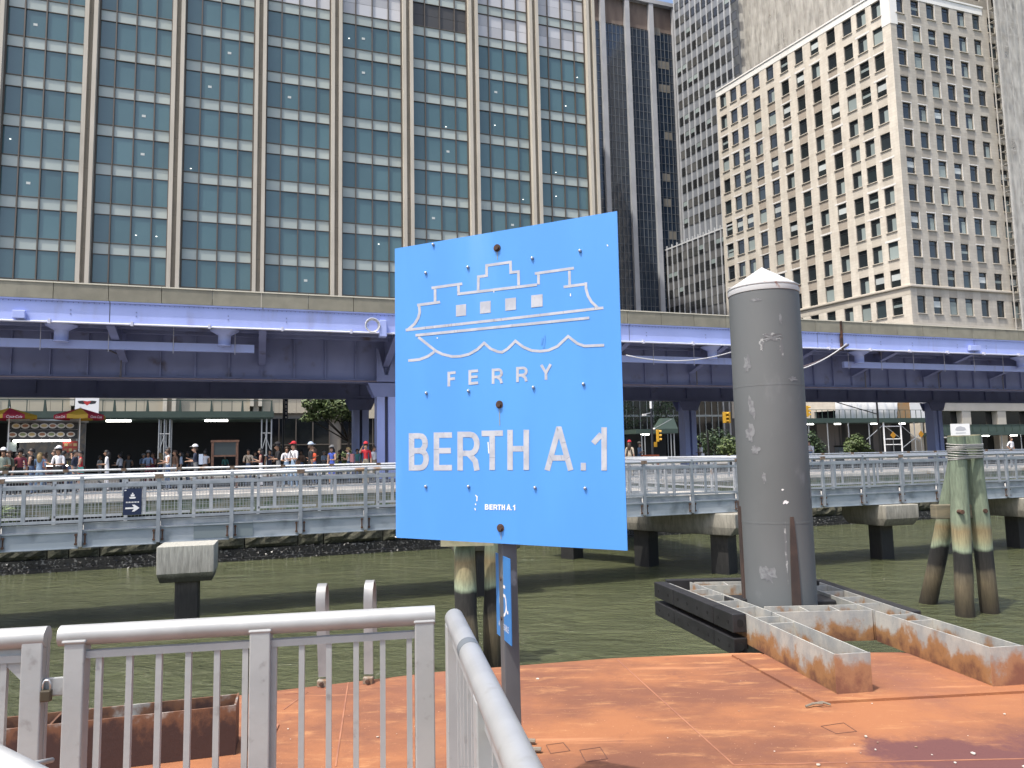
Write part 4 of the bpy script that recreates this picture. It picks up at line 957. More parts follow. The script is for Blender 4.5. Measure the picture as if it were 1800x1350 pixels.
# a bent scrap of wire on the deck
q = onz(1432, 1238, DECK + 0.02); mb = MB(); mb.tube([q + Vector((-0.06, -0.01, -0.008)), q + Vector((-0.01, 0.01, 0.0)), q + Vector((0.06, 0.025, 0.004)), q + Vector((0.10, 0.0, -0.004))], 0.007, 6); mb.tube([q + Vector((-0.01, 0.02, 0)), q + Vector((0.05, -0.005, 0.006))], 0.006, 6)
tag(mb.build('wire_scrap', mat('dull_wire', (0.2, 0.17, 0.13), 0.7)), 'bent scrap of wire at the doubler plate corner', 'wire')
mb = MB()
for (ax, ay) in ((930, 1309), (940, 1324)):
    q = onz(ax, ay, DECK); mb.tube([(q.x - 0.10, q.y + 0.02, DECK + 0.018), (q.x + 0.035, q.y, DECK + 0.018)], 0.014, 8)
tag(mb.build('bolt_stub', mat('dull_wire', (0.2, 0.17, 0.13))), 'pair of short bolt stubs lying beside the handrail foot', 'bolts')

# open steel trough at the left
TH_ = 0.26
def trough(name, label, pts_, inner, h=TH_, m=None, t=0.012, z0=DECK + 0.016, divs=(), labels=True):
    """open-topped steel box along a centre line pts_ (two points) of width inner"""
    a, b_ = [Vector((p[0], p[1], 0)) for p in pts_]; d = (b_ - a); L_ = d.length; ang = math.atan2(d.y, d.x)
    tr = thing(name, label, 'steel beam', (a.x, a.y, z0), ang)
    w = inner / 2
    MB().box(0, L_, -w, -w + t, 0, h).build('side_plate', m, tr); MB().box(0, L_, w - t, w, 0, h).build('side_plate', m, tr)
    MB().box(-t, -0.0005, -w - 0.004, w + 0.004, -0.004, h + 0.003).build('end_plate', m_galvrust2, tr); MB().box(L_ + 0.0005, L_ + t, -w, w, 0, h).build('end_plate', m, tr)
    MB().box(0.001, L_ - 0.001, -w + t + 0.001, w - t - 0.001, 0.0, 0.01).build('floor_plate', m, tr)
    for x in divs: MB().box(x, x + t, -w + t + 0.001, w - t - 0.001, 0.011, h - 0.004).build('divider', m, tr)
    return tr
e0, e1 = onz(411, 1241, DECK + TH_), onz(-30, 1287, DECK + TH_)
dn = (e1 - e0).normalized(); off = Vector((dn.y, -dn.x, 0)) * 0.11
if off.y < 0: off = -off
c0, c1 = e0 + off, e1 + off
trough('steel_trough', 'rust-brown open steel trough on the deck behind the left gate', (c0, c1), 0.22, m=m_galvrust2, z0=DECK + 0.002, divs=(0.9,))
# right: two arms and a ring frame around the pile, one welded piece
fr = thing('pile_guide_frame', 'rust-streaked galvanised pile guide frame with two long open arms', 'steel frame', (0, 0, DECK + 0.018))
FH_ = 0.247; t_ = 0.012
def arm(a, b_, w, nm, divs=(), capped=True):
    a, b_ = Vector(a), Vector(b_); d = b_ - a; L_ = d.length; x = d.normalized(); y = Vector((-x.y, x.x))
    def P(u, v): q = a + x * u + y * v; return (q.x, q.y)
    def slab(u0, u1, v0, v1, z0, z1, n, mm):
        MB().prismz([P(u0, v0), P(u1, v0), P(u1, v1), P(u0, v1)], z0, z1).build(n, mm, fr)
    slab(0, L_, -w / 2, -w / 2 + t_, 0, FH_, 'side_plate', m_galvrust); slab(0, L_, w / 2 - t_, w / 2, 0, FH_, 'side_plate', m_galvrust)
    slab(0.002, L_ - 0.002, -w / 2 + t_ + 0.001, w / 2 - t_ - 0.001, 0.004, 0.014, 'floor_plate', m_galvrust)
    if capped: slab(-t_, -0.001, -w / 2 - 0.003, w / 2 + 0.003, -0.003, FH_ + 0.003, 'end_plate', m_endrust)
    for u in divs: slab(u, u + t_, -w / 2 + t_ + 0.001, w / 2 - t_ - 0.001, 0.015, FH_ - 0.006, 'divider', m_galvrust)
    return P
W_ = 0.246
a1n, a1f = Vector((2.21, 5.05)), Vector((2.03, 6.35)); a2n, a2f = Vector((3.29, 5.14)), Vector((3.115, 6.36))
arm(a1n, a1f, W_, 'arm', (0.95, 1.18)); arm(a2n, a2f, W_, 'arm', (0.85, 1.08))
xd = (a1f - a1n).normalized()
l0, l1 = a1f + xd * 0.014, a1f + Vector((-0.32, 1.55))
arm(l0, l1, W_, 'side', (0.25, 0.55, 0.85, 1.15), False)
r0_, r1_ = a2f + xd * 0.014, a2f + Vector((-0.12, 1.38))
arm(r0_, r1_, W_, 'side', (0.3, 0.6, 0.9, 1.2), False)
arm(Vector((2.155, 6.48)), Vector((2.978, 6.49)), 0.25, 'cross', (0.3, 0.56), False)
arm(Vector((1.86, 7.80)), Vector((2.865, 7.79)), 0.22, 'cross', (0.3, 0.66), False)
m_bolt = mat('zinc_bolt', (0.6, 0.6, 0.6), 0.35, 0.8)
for px_, py_ in ((1237, 1040), (1319, 1073)):
    q = onz(px_, py_, DECK + 0.2); MB().lathe([(0.028, -0.01), (0.03, 0.0), (0.022, 0.014), (0.008, 0.02)], 10).build('bolt_head', m_bolt, fr, (q.x, q.y, 0.19), smooth=True)
# black fender boards
m_fend = mat('black_fender_board', (0.014, 0.014, 0.015), 0.5, col2=(0.022, 0.022, 0.024), scale=6, bump=0.06)
m_hole = mat('bolt_hole', (0.004, 0.004, 0.004), 0.9)
fd = thing('fender_boards', 'two tiers of black fender boards on the left of the pile guide frame', 'fender', (0, 0, DECK + 0.018))
def board(a, b_, z0, z1, w=0.10, holes=2, lip=True):
    a, b_ = Vector(a), Vector(b_); d = b_ - a; L_ = d.length; ang = math.atan2(d.y, d.x)
    o = bpy.data.objects.new('board', None)
    mb = MB().box(0.004, L_ - 0.004, 0, w, z0, z1)
    ob = mb.build('board', m_fend, fd, (a.x, a.y, 0), rotz=ang, bevel=0.006)
    for k in range(holes):
        x = L_ * (k + 0.5) / holes; MB().tube([(x, w + 0.001, (z0 + z1) / 2), (x, w + 0.003, (z0 + z1) / 2)], 0.016, 8).build('bolt_hole', m_hole, ob)
    return ob
nl = Vector((-xd.y, xd.x)) * (W_ / 2 + 0.004)
dl = (l1 - l0).normalized(); nL = Vector((-dl.y, dl.x)) * (W_ / 2 + 0.004)
for z0, z1 in ((0.10, FH_ + 0.004), (-0.085, 0.055)):
    s0 = a1f - xd * 0.02 + nl
    board(s0, l0 + dl * 0.34 + nL, z0, z1, 0.12, 2); board(l0 + dl * 0.345 + nL, l0 + dl * 1.18 + nL, z0, z1, 0.12, 4); board(l0 + dl * 1.185 + nL, l1 + nL + dl * 0.1, z0, z1, 0.12, 2)
    q = s0 + Vector((-xd.y, xd.x)) * 0.06
    MB().tube([(q.x, q.y - 0.001, (z0 + z1) / 2), (q.x, q.y - 0.004, (z0 + z1) / 2)], 0.032, 10).build('board_end', m_hole, fd)
fd2 = thing('fender_boards', 'black fender boards on the far and right sides of the pile guide frame', 'fender', (0, 0, DECK + 0.018))
def board2(a, b_, z0, z1, w):
    a, b_ = Vector(a), Vector(b_); d = b_ - a; MB().box(0, d.length, -w, 0, z0, z1).build('board', m_fend, fd2, (a.x, a.y, 0), rotz=math.atan2(d.y, d.x), bevel=0.006)
dr = (r1_ - r0_).normalized(); nR = Vector((dr.y, -dr.x)) * (W_ / 2 + 0.004)
for z0, z1 in ((0.10, FH_ + 0.004), (-0.085, 0.055)):
    board2(a2f - xd * 0.1 + nR, r1_ + nR + dr * 0.15, z0, z1, 0.09)
    board2(Vector((3.02, 7.995)), Vector((1.75, 8.005)), z0, z1, 0.09) if False else board2(Vector((1.60, 8.03)), Vector((3.0, 8.02)), z0, z1, -0.09)
MB().box(-0.05, 0.20, -0.10, 0.10, 0.05, 0.24).build('roller_block', m_fend, fd2, (2.02, 7.10, 0), bevel=0.01); MB().box(-0.20, 0.05, -0.16, 0.16, 0.05, 0.22).build('roller_block', m_fend, fd2, (2.88, 7.10, 0), bevel=0.01)

# the big guide pile
m_pile = mat('grey_pile_coating', (0.108, 0.118, 0.118), 0.6, col2=(0.128, 0.138, 0.139), scale=1.4, stretch=(1, 1, 0.5), dirt=(0.19, 0.20, 0.205), dscale=2.2, dlo=0.60, dhi=0.72, dstretch=(1.2, 1.2, 0.7), bump=0.06, bscale=12)
m_pilecap = mat('white_cone', (0.52, 0.53, 0.53), 0.55, dirt=(0.28, 0.10, 0.05), dscale=5, dlo=0.60, dhi=0.66)
m_rustbar = mat('rust_brown_bar', (0.075, 0.048, 0.038), 0.8, col2=(0.045, 0.032, 0.028), scale=5)
PC = atY(1371, 1052, 7.05); PR = 0.325
zt = atY(1341, 512, 7.05).z
gp = thing('guide_pile', 'tall grey steel guide pile with a white conical cap', 'pile', (PC.x, PC.y, 0))
o = MB().lathe([(PR, -3), (PR, 1.0), (PR, 2.0), (PR, 3.0), (PR, 4.0), (PR, zt - 0.05)], 48, (0, 0, 0)).build('shaft', m_pile, gp, smooth=True); smooth_by_angle(o, 50)
o = MB().lathe([(PR + 0.004, -0.045), (PR + 0.006, -0.035), (PR + 0.006, -0.004), (PR + 0.002, 0.0), (PR + 0.002, 0.008), (PR + 0.009, 0.012), (PR + 0.009, 0.022), (0.004, 0.235)], 48, (0, 0, zt)).build('cone_cap', m_pilecap, gp, smooth=True); smooth_by_angle(o, 30)
for zz in (2.36, 3.62): MB().lathe([(PR - .01, -0.012), (PR + 0.0012, -0.008), (PR + 0.0012, 0.008), (PR - .01, 0.012)], 48, (0, 0, zz)).build('weld_band', m_pile, gp)
for a0, zt_, w, mm in ((-3.36, 2.55, 0.04, m_rustbar), (-3.12, 2.50, 0.012, m_rustbar), (-1.474, 2.42, 0.036, m_rustbar)):
    mb = MB(); n = 6; vs = []
    for k in range(n + 1):
        z = 1.2 + (zt_ - 1.2) * k / n; ww = w * (1.15 - 0.75 * (k / n) ** 3)
        for s_, rr in ((-1, PR - 0.01), (-1, PR + 0.014), (1, PR + 0.014), (1, PR - 0.01)):
            a = a0 + s_ * ww / PR; vs.append((rr * math.cos(a), rr * math.sin(a), z))
    fs = []
    for k in range(n):
        for j in range(4): fs.append((k * 4 + j, k * 4 + (j + 1) % 4, (k + 1) * 4 + (j + 1) % 4, (k + 1) * 4 + j))
    fs.append((n * 4, n * 4 + 1, n * 4 + 2, n * 4 + 3))
    mb.add(vs, fs); mb.build('guide_bar', mm, gp)
# paint scuffs: thin flakes on the coating
m_scuff = mat('pale_scuff', (0.20, 0.21, 0.215), 0.7, col2=(0.145, 0.15, 0.158), scale=26, lo=0.42, hi=0.60)
def scuff(px_, py_, w, h, mm=m_scuff, seed=0):
    random.seed(seed); mb = MB(); a0 = -1.918 + math.asin(max(-0.97, min(0.97, (px_ - (1371 - (1052 - py_) * 0.0555)) / 61.0))); z = atY(px_, py_, PC.y - PR).z
    n = 18; ps = []
    for k in range(n):
        t = k * 2 * math.pi / n; rr = random.uniform(0.45, 1.1); ps.append((a0 + rr * w * math.cos(t) / PR, z + rr * h * math.sin(t)))
    c = ((PR + 0.0022) * math.cos(a0), (PR + 0.0022) * math.sin(a0), z)
    vs = [c] + [((PR + 0.0022) * math.cos(a), (PR + 0.0022) * math.sin(a), zz) for a, zz in ps]
    mb.add(vs, [(0, k + 1, (k + 1) % n + 1) for k in range(n)]); mb.build('paint_scuff', mm, gp)
m_white_sc = mat('white_scuff', (0.14, 0.145, 0.15), 0.7, col2=(0.34, 0.35, 0.345), scale=24, lo=0.48, hi=0.62)
scuff(1356, 592, 0.11, 0.05, m_white_sc, 1); scuff(1340, 603, 0.03, 0.08, m_white_sc, 9); scuff(1372, 612, 0.02, 0.10, m_white_sc, 2); scuff(1316, 635, 0.045, 0.10, m_scuff, 3); scuff(1324, 715, 0.04, 0.13, m_scuff, 4); scuff(1322, 762, 0.055, 0.10, m_scuff, 5); scuff(1331, 790, 0.05, 0.05, m_scuff, 6)
scuff(1390, 665, 0.07, 0.03, m_scuff, 7); scuff(1375, 861, 0.014, 0.012, m_white, 8); scuff(1380, 883, 0.035, 0.018, m_white, 10); scuff(1345, 840, 0.02, 0.06, m_scuff, 11); scuff(1352, 1010, 0.09, 0.10, m_scuff, 12); scuff(1420, 872, 0.02, 0.09, m_white_sc, 13); scuff(1381, 970, 0.012, 0.30, m_white_sc, 14); scuff(1330, 505 + 20, 0.05, 0.02, m_scuff, 15); scuff(1370, 560, 0.02, 0.06, m_scuff, 16)

# ================================================================== TIMBER DOLPHINS
m_timber = zband('treated_timber', [(0.0, (0.022, 0.018, 0.011)), (0.25, (0.05, 0.04, 0.022)), (0.55, (0.115, 0.092, 0.055)), (0.72, (0.09, 0.075, 0.05)), (0.80, (0.022, 0.02, 0.017)), (1.10, (0.016, 0.016, 0.015)), (1.16, (0.26, 0.31, 0.21)), (1.30, (0.27, 0.25, 0.145)), (1.50, (0.235, 0.18, 0.095)), (1.66, (0.19, 0.225, 0.155)), (3.4, (0.135, 0.175, 0.125))], 0.88, 0.09, 3.0, 0.38, 0.7, (5, 5, 0.5))
m_endgrain = mat('pile_end_grain', (0.36, 0.33, 0.22), 0.9, col2=(0.25, 0.24, 0.15), scale=6)
m_rope = mat('grey_wire_rope', (0.33, 0.32, 0.30), 0.6, 0.3)
def timber(par, base, top, r0, r1, seed=0):
    random.seed(seed); n = 12; pts_ = []; rr = []
    for k in range(n + 1):
        q = Vector(base).lerp(Vector(top), k / n); q.x += random.uniform(-.008, .008); pts_.append(q); rr.append(r0 + (r1 - r0) * k / n + random.uniform(-.006, .006))
    o = MB().tube(pts_, rr, 18).build('pile', m_timber, par, smooth=True); smooth_by_angle(o, 50)
    tp = Vector(top); d = (Vector(top) - Vector(base)).normalized()
    MB().tube([tp + d * 0.001, tp + d * 0.02], r1 * 0.97, 16).build('pile_top', m_endgrain, o)
    return o
dolR = thing('timber_dolphin', 'three green-brown timber piles lashed together at the right', 'dolphin', (0, 0, 0))
bF, bRr, bL = onz(1697, 1083, 0), onz(1740, 1077, 0), onz(1632, 1060, 0)
def below(b_, t): d = (Vector(t) - Vector(b_)); return Vector(b_) - d * 0.35
tF = atY(1681, 768, bF.y + 0.10); tR = atY(1708, 766, bRr.y + 0.02); tL = atY(1690, 770, bF.y + 0.42)
for b_, t, s_ in ((bF, tF, 1), (bRr, tR, 2), (bL, tL, 3)): timber(dolR, below(b_, t), t, 0.160, 0.150, s_)
cx = (tF + tR + tL) / 3
mb = MB(); random.seed(4)
for k in range(9):
    z = tF.z - 0.13 - 0.034 * k; ps = []
    for j in range(29):
        a = 2 * math.pi * j / 28; d = Vector((math.cos(a), math.sin(a), 0)); sup = max((q.xy - cx.xy).dot(d.xy) for q in (tF, tR, tL)) + 0.168
        # hull of three circles: support-function point
        q = max((tF, tR, tL), key=lambda q_: (q_.xy - cx.xy).dot(d.xy)); ps.append((q.x + d.x * 0.165, q.y + d.y * 0.165, z + 0.02 * math.sin(a + k)))
    mb.tube(ps, 0.013, 6, False)
mb.build('wire_lashing', m_rope, dolR, smooth=True)
MB().box(-0.36, 0.42, -0.10, 0.10, -0.13, 0.13).build('cross_timber', mat('weathered_timber', (0.20, 0.17, 0.11), 0.9, col2=(0.13, 0.12, 0.085), scale=3, stretch=(1, 1, 6)), dolR, atY(1674, 899, 13.98), bevel=0.015)
for px_, py_, Yd in ((1691, 900, 13.50), (1732, 898, 13.74)):
    q = atY(px_, py_, Yd); MB().tube([(q.x, q.y - 0.02, q.z), (q.x, q.y + 0.1, q.z)], 0.04, 10).build('bolt', m_rustbolt, dolR)
q = atY(1688, 757, 13.4)
pl = thing('notice_plate', 'small white plate standing on top of the right timber dolphin', 'notice', (q.x, q.y, tF.z + 0.02))
MB().box(-0.17, 0.17, -0.01, 0.01, 0.0, 0.21).build('plate', m_white, pl)
mb = MB(); mb.prism([(-0.1, 0.10), (-0.07, 0.15), (0.0, 0.165), (0.08, 0.14), (0.1, 0.10), (0.05, 0.085), (-0.06, 0.085)], -0.0125, -0.0105); mb.box(-0.09, 0.09, -0.0125, -0.0105, 0.04, 0.052)
mb.build('print', mat('faded_print', (0.42, 0.43, 0.46), 0.7), pl)
dolC = thing('timber_dolphin', 'timber piles with black tide marks partly hidden behind the sign post', 'dolphin', (0, 0, 0))
q1, q2 = atY(821, 1100, 10.8), atY(867, 1100, 11.1)
t1, t2 = atY(815, 940, 11.0), atY(868, 940, 11.1)
timber(dolC, q1 + (q1 - t1) * 2.2, t1 + (t1 - q1) * 0.25, 0.165, 0.155, 5); timber(dolC, q2 + (q2 - t2) * 2.2, t2 + (t2 - q2) * 0.25, 0.15, 0.14, 6)
q = atY(800, 953, 10.75); MB().box(-0.2, 0.55, -0.08, 0.08, -0.05, 0.06).build('cross_timber', m_endgrain, dolC, q)

# ================================================================== FOREGROUND RAILINGS
m_alu = mat('aluminium_rail', (0.43, 0.435, 0.425), 0.45, 0.25, col2=(0.375, 0.38, 0.372), scale=7, bump=0.05, bscale=25, dirt=(0.30, 0.285, 0.25), dscale=9, dlo=0.60, dhi=0.76)
m_alu2 = mat('aluminium_post', (0.43, 0.445, 0.44), 0.5, 0.2, col2=(0.385, 0.40, 0.398), scale=5, bump=0.05, dirt=(0.29, 0.29, 0.285), dscale=20, dlo=0.6, dhi=0.75)
RZ = CAMZ - 0.56
def onrail(px_, py_, a, b_):
    n = Vector((b_.y - a.y, a.x - b_.x, 0)); d = ray(px_, py_); t = Vector((a.x, a.y, 0)).dot(n) / d.dot(n); return d * t
ra, rb_ = onz(118, 1117, RZ), onz(760, 1081, RZ)
dA = (rb_ - ra).normalized(); angA = math.atan2(dA.y, dA.x)
def panel_root(name, label, a, ang): return thing(name, label, 'railing', (a.x, a.y, DECK), ang)
gA = panel_root('deck_railing', 'aluminium railing panel with round top rail left of the sign', ra, angA)
LA = (rb_ - ra).length; zr = RZ - DECK
MB().tube([(-0.02, 0, zr), (LA + 0.008, 0, zr)], 0.0335, 20).build('top_rail', m_alu, gA, smooth=True); smooth_by_angle(bpy.data.objects[gA.children[-1].name], 50)
def xon(px_, py_): q = onrail(px_, py_, ra, rb_); return (Vector((q.x, q.y, 0)) - Vector((ra.x, ra.y, 0))).dot(dA)
def sq(par, x, w, z0, z1, nm, y=0.0): return MB().box(x - w / 2, x + w / 2, y - w / 2, y + w / 2, z0, z1).build(nm, m_alu2, par, bevel=0.004)
for x in (0.034, xon(459, 1160), LA - 0.030): sq(gA, x, 0.068 if x > 0.1 else 0.062, 0, zr - 0.012, 'post')
MB().box(0, LA, -0.014, 0.014, zr - 0.075, zr - 0.052).build('sub_rail', m_alu2, gA)
bal_me = MB().box(-0.0095, 0.0095, -0.0095, 0.0095, 0.0, zr - 0.076).mesh('baluster', m_alu2)
for px_ in (172.5, 226, 278, 330, 380.5, 480 - 49.5, 481, 530, 578, 626, 673, 720): put('baluster', bal_me, gA, (xon(px_, 1250), 0, 0))
MB().box(0, LA, -0.014, 0.014, 0.08, 0.105).build('bottom_rail', m_alu2, gA)
for x in (0.034, xon(459, 1160), LA - 0.030): MB().box(x - 0.038, x + 0.038, -0.037, 0.037, zr - 0.022, zr - 0.010).build('weld_collar', m_alu, gA, bevel=0.005)
# gate panel at the left edge
ga, gb_ = onz(-220, 1137, RZ), onz(84, 1119, RZ)
dG = (gb_ - ga).normalized(); angG = math.atan2(dG.y, dG.x)
gG = panel_root('deck_gate', 'aluminium gate at the left edge with gusset plate and latch', ga, angG); LG = (gb_ - ga).length
o = MB().tube([(0, 0, zr), (LG, 0, zr)], 0.0345, 20).build('top_rail', m_alu, gG, smooth=True); smooth_by_angle(o, 50)
MB().tube([(LG + 0.0005, 0, zr - 0.6), (LG + 0.0005, 0, zr)], 0.001, 4).build('end_seam', m_alu2, gG)
sq(gG, LG - 0.034, 0.064, 0, zr - 0.01, 'post')
MB().prism([(LG - 0.068, zr - 0.03), (LG - 0.068, zr - 0.14), (LG - 0.17, zr - 0.03)], -0.006, 0.006).build('gusset', m_alu2, gG)
MB().box(0, LG - 0.067, -0.014, 0.014, zr - 0.075, zr - 0.052).build('sub_rail', m_alu2, gG)
for k in range(5): put('baluster', bal_me, gG, (LG - 0.125 - 0.1 * k, 0, 0))
MB().box(LG - 0.004, LG + 0.062, -0.012, -0.004, zr - 0.19, zr - 0.13).build('latch_plate', m_alu2, gG, bevel=0.004)
q = onrail(92, 1200, ra, rb_)
lk = thing('padlock', 'small dark padlock hanging from the gate latch', 'padlock', (q.x, q.y - 0.03, q.z + CAMZ - 0.03), angA)
MB().box(-0.016, 0.016, -0.011, 0.011, -0.02, 0.016).build('body', mat('dark_brass', (0.10, 0.085, 0.06), 0.45, 0.6), lk, bevel=0.004)
MB().tube([(-0.011, 0, 0.014), (-0.011, 0, 0.036), (-0.006, 0, 0.046), (0.006, 0, 0.046), (0.011, 0, 0.036), (0.011, 0, 0.014)], 0.0035, 8).build('shackle', m_bolt, lk, smooth=True)
# right-hand rail running towards the camera
sa, sb = onz(799, 1088, RZ), onz(912, 1335, RZ)
dS = (sb - sa).normalized(); angS = math.atan2(dS.y, dS.x); LS = (sb - sa).length
gS = panel_root('deck_railing', 'aluminium railing with grey tape band running toward the viewer', sa, angS)
o = MB().tube([(-0.02, 0, zr), (-0.012, 0, zr), (LS + 0.9, 0, zr)], [0.024, 0.0335, 0.0335], 20).build('top_rail', m_alu, gS, smooth=True); smooth_by_angle(o, 50)
o = MB().tube([(0.42, 0, zr), (0.48, 0, zr)], 0.0342, 20).build('tape_band', mat('grey_tape', (0.13, 0.145, 0.155), 0.6), gS, smooth=True); smooth_by_angle(o, 50)
MB().box(-0.012, 0.06, -0.033, 0.033, 0, zr - 0.012).build('post', m_alu2, gS, bevel=0.004)
MB().box(0.80, 0.87, -0.033, 0.033, 0, zr - 0.012).build('post', m_alu2, gS, bevel=0.004)
MB().box(0.061, LS + 0.9, -0.014, 0.014, zr - 0.075, zr - 0.052).build('sub_rail', m_alu2, gS)
for k in range(18):
    if abs(0.16 + 0.1 * k - 0.835) > 0.06: put('baluster', bal_me, gS, (0.16 + 0.1 * k, 0, 0))
# bit of another rail in the bottom left corner
q0, q1 = onz(-60, 1310, 2.30), onz(95, 1392, 2.30)
cr = thing('corner_rail', 'aluminium rail end in the bottom left corner', 'railing', (q0.x, q0.y, DECK))
MB().tube([(-0.3, 0.06, 0.90), (0, 0, 0.90), (q1.x - q0.x, q1.y - q0.y, 0.90)], 0.034, 18).build('top_rail', m_alu, cr, smooth=True)
MB().box(-0.03, 0.03, -0.03, 0.03, 0, 0.88).build('post', m_alu2, cr)
q2 = atY(45, 1345, 2.1); q3 = atY(92, 1336, 2.2)
tag(MB().tube([q2, q3], 0.007, 8).build('rod_end', m_alu, smooth=True), 'thin pale rod end poking past the gate post', 'rod')

# ladder hand grips at the barge edge
lad = thing('ladder_grips', 'pair of curved galvanised ladder grips at the barge edge', 'ladder', (0, 0, DECK))
for (bx, by, tx, ty, lean) in ((568, 1205, 558, 1028, -0.10), (648, 1200, 645, 1022, 0.02)):
    b0 = onz(bx, by, DECK); hgt = atY(tx, ty, b0.y + 0.05).z - DECK; sxx = atY(tx, ty, b0.y).x - b0.x
    pts_ = []
    for k in range(7): pts_.append((b0.x + sxx * k / 10, b0.y + 0.0 + 0.02 * k / 6, 0.06 + (hgt - 0.22) * k / 6))
    for k in range(1, 9):
        a = math.pi * k / 9; pts_.append((pts_[6][0] + sxx * 0.4 * k / 9, b0.y + 0.02 + 0.09 * (1 - math.cos(a)), hgt - 0.16 + 0.155 * math.sin(a)))
    for k in range(1, 4): pts_.append((pts_[-1][0], pts_[-1][1] + 0.01, pts_[-1][2] - 0.12))
    mb = MB(); n = len(pts_); vs = []; W2 = 0.033; T2 = 0.006
    for k, p in enumerate(pts_):
        d = (Vector(pts_[min(k + 1, n - 1)]) - Vector(pts_[max(k - 1, 0)])).normalized(); side = Vector((1, 0.15 if lean < 0 else -0.05, 0)).normalized(); nn = side.cross(d).normalized()
        for a, b_ in ((-1, -1), (1, -1), (1, 1), (-1, 1)): vs.append(tuple(Vector(p) + side * W2 * a + nn * T2 * b_))
    fs = [tuple(range(3, -1, -1)), tuple((n - 1) * 4 + j for j in range(4))]
    for k in range(n - 1):
        for j in range(4): fs.append((k * 4 + j, k * 4 + (j + 1) % 4, (k + 1) * 4 + (j + 1) % 4, (k + 1) * 4 + j))
    mb.add(vs, fs); o = mb.build('grip_strap', mat('galvanised_strap', (0.32, 0.325, 0.32), 0.5, 0.3, col2=(0.25, 0.258, 0.26), scale=6), lad); smooth_by_angle(o, 45)
    MB().box(-0.035, 0.035, -0.03, 0.03, 0.0, 0.045).build('foot_bracket', mat('rusty_zinc', (0.30, 0.27, 0.22), 0.7, col2=(0.2, 0.12, 0.07), scale=18), lad, (b0.x, b0.y - 0.01, 0), bevel=0.004)
    MB().tube([(0, -0.03, 0.025), (0, -0.055, 0.025)], 0.014, 6).build('foot_bolt', m_rustbolt, lad, (b0.x, b0.y - 0.012, 0))

# ================================================================== THE BERTH SIGN
m_sign = mat('sign_blue', (0.092, 0.318, 0.76), 0.38, col2=(0.080, 0.288, 0.72), scale=3.0, stretch=(1, 1, 0.35), lo=0.3, hi=0.7, spec=0.4, dirt=(0.135, 0.36, 0.76), dscale=1.6, dlo=0.60, dhi=0.80, dstretch=(1.5, 1.5, 0.3), rough2=0.46)
m_retro = mat('silver_letter_film', (0.48, 0.50, 0.545), 0.45, col2=(0.39, 0.41, 0.465), scale=22, dirt=(0.34, 0.36, 0.42), dscale=60, dlo=0.62, dhi=0.72)
m_crackl = mat('film_crack', (0.16, 0.18, 0.24), 0.8)
m_post = mat('steel_sign_post', (0.115, 0.125, 0.135), 0.5, 0.3, col2=(0.145, 0.155, 0.165), scale=5, stretch=(1, 1, 0.4), dirt=(0.26, 0.28, 0.3), dscale=9, dlo=0.66, dhi=0.74)
TL, TR, BL, BRc = atY(694, 437, 3.235), atY(1084, 371, 2.765), atY(696, 945, 3.235), atY(1103, 968, 2.765)
ax = ((TR - TL) + (BRc - BL)).normalized(); az = ((TL - BL) + (TR - BRc)); az = (az - ax * az.dot(ax)).normalized(); ay = az.cross(ax)
SO = (TL + TR + BL + BRc) / 4
sign = thing('berth_sign', 'blue ferry berth sign with silver ferry outline on a grey post', 'sign', (SO.x, SO.y, DECK))
Msg = Matrix(((ax.x, ay.x, az.x, SO.x), (ax.y, ay.y, az.y, SO.y), (ax.z, ay.z, az.z, SO.z), (0, 0, 0, 1)))
Minv = Msg.inverted()
def S(px_, py_):
    d = ray(px_, py_); c = Vector((0, 0, CAMZ)); t = (SO - c).dot(ay) / d.dot(ay); q = Minv @ (c + d * t); return (q.x, q.z)
pan = [S(694, 437), S(1084.5, 371), S(1103, 968), S(696, 945)]
def sput(mb, name, m, par, smooth=False, bevel=0.0):
    o = mb.build(name, m, None, smooth=smooth, bevel=bevel); o.parent = par; return o
panel = bpy.data.objects.new('panel', None)
me = MB().prism([pan[3], pan[2], pan[1], pan[0]], 0.0, 0.004).mesh('panel', m_sign)
panel = bpy.data.objects.new('panel', me); COL.objects.link(panel); panel.parent = sign
panel.matrix_local = Matrix.Translation(-Vector((SO.x, SO.y, DECK))) @ Msg
layer = [0]
def flat(polys, name, m, par=None, dy=None):
    mb = MB()
    for poly in polys:
        layer[0] += 1; y = -0.0008 - 0.00012 * (layer[0] % 7)
        mb.add([(x, y, z) for x, z in poly], [tuple(range(len(poly)))])
    o = mb.build(name, m, panel); return o
def stroke(pl_, w):
    """polyline in photo px -> list of quads in sign plane"""
    out = []; P_ = [Vector(p) for p in pl_]; n = len(P_); Ls = []; Rs = []
    for i in range(n):
        d0 = (P_[i] - P_[i - 1]).normalized() if i else None; d1 = (P_[i + 1] - P_[i]).normalized() if i < n - 1 else None
        d0 = d0 or d1; d1 = d1 or d0
        n0 = Vector((-d0.y, d0.x)); n1 = Vector((-d1.y, d1.x)); mm = (n0 + n1).normalized(); k = min(2.0, 1 / max(0.3, mm.dot(n0)))
        Ls.append(P_[i] + mm * (w / 2 * k)); Rs.append(P_[i] - mm * (w / 2 * k))
    for i in range(n - 1): out.append([S(*Ls[i]), S(*Ls[i + 1]), S(*Rs[i + 1]), S(*Rs[i])])
    return out
def z1(*p): return [(670 + a / 4, 360 + b_ / 4) for a, b_ in p]
def z2(*p): return [(670 + a / 4, 660 + b_ / 4) for a, b_ in p]
SW = 4.7
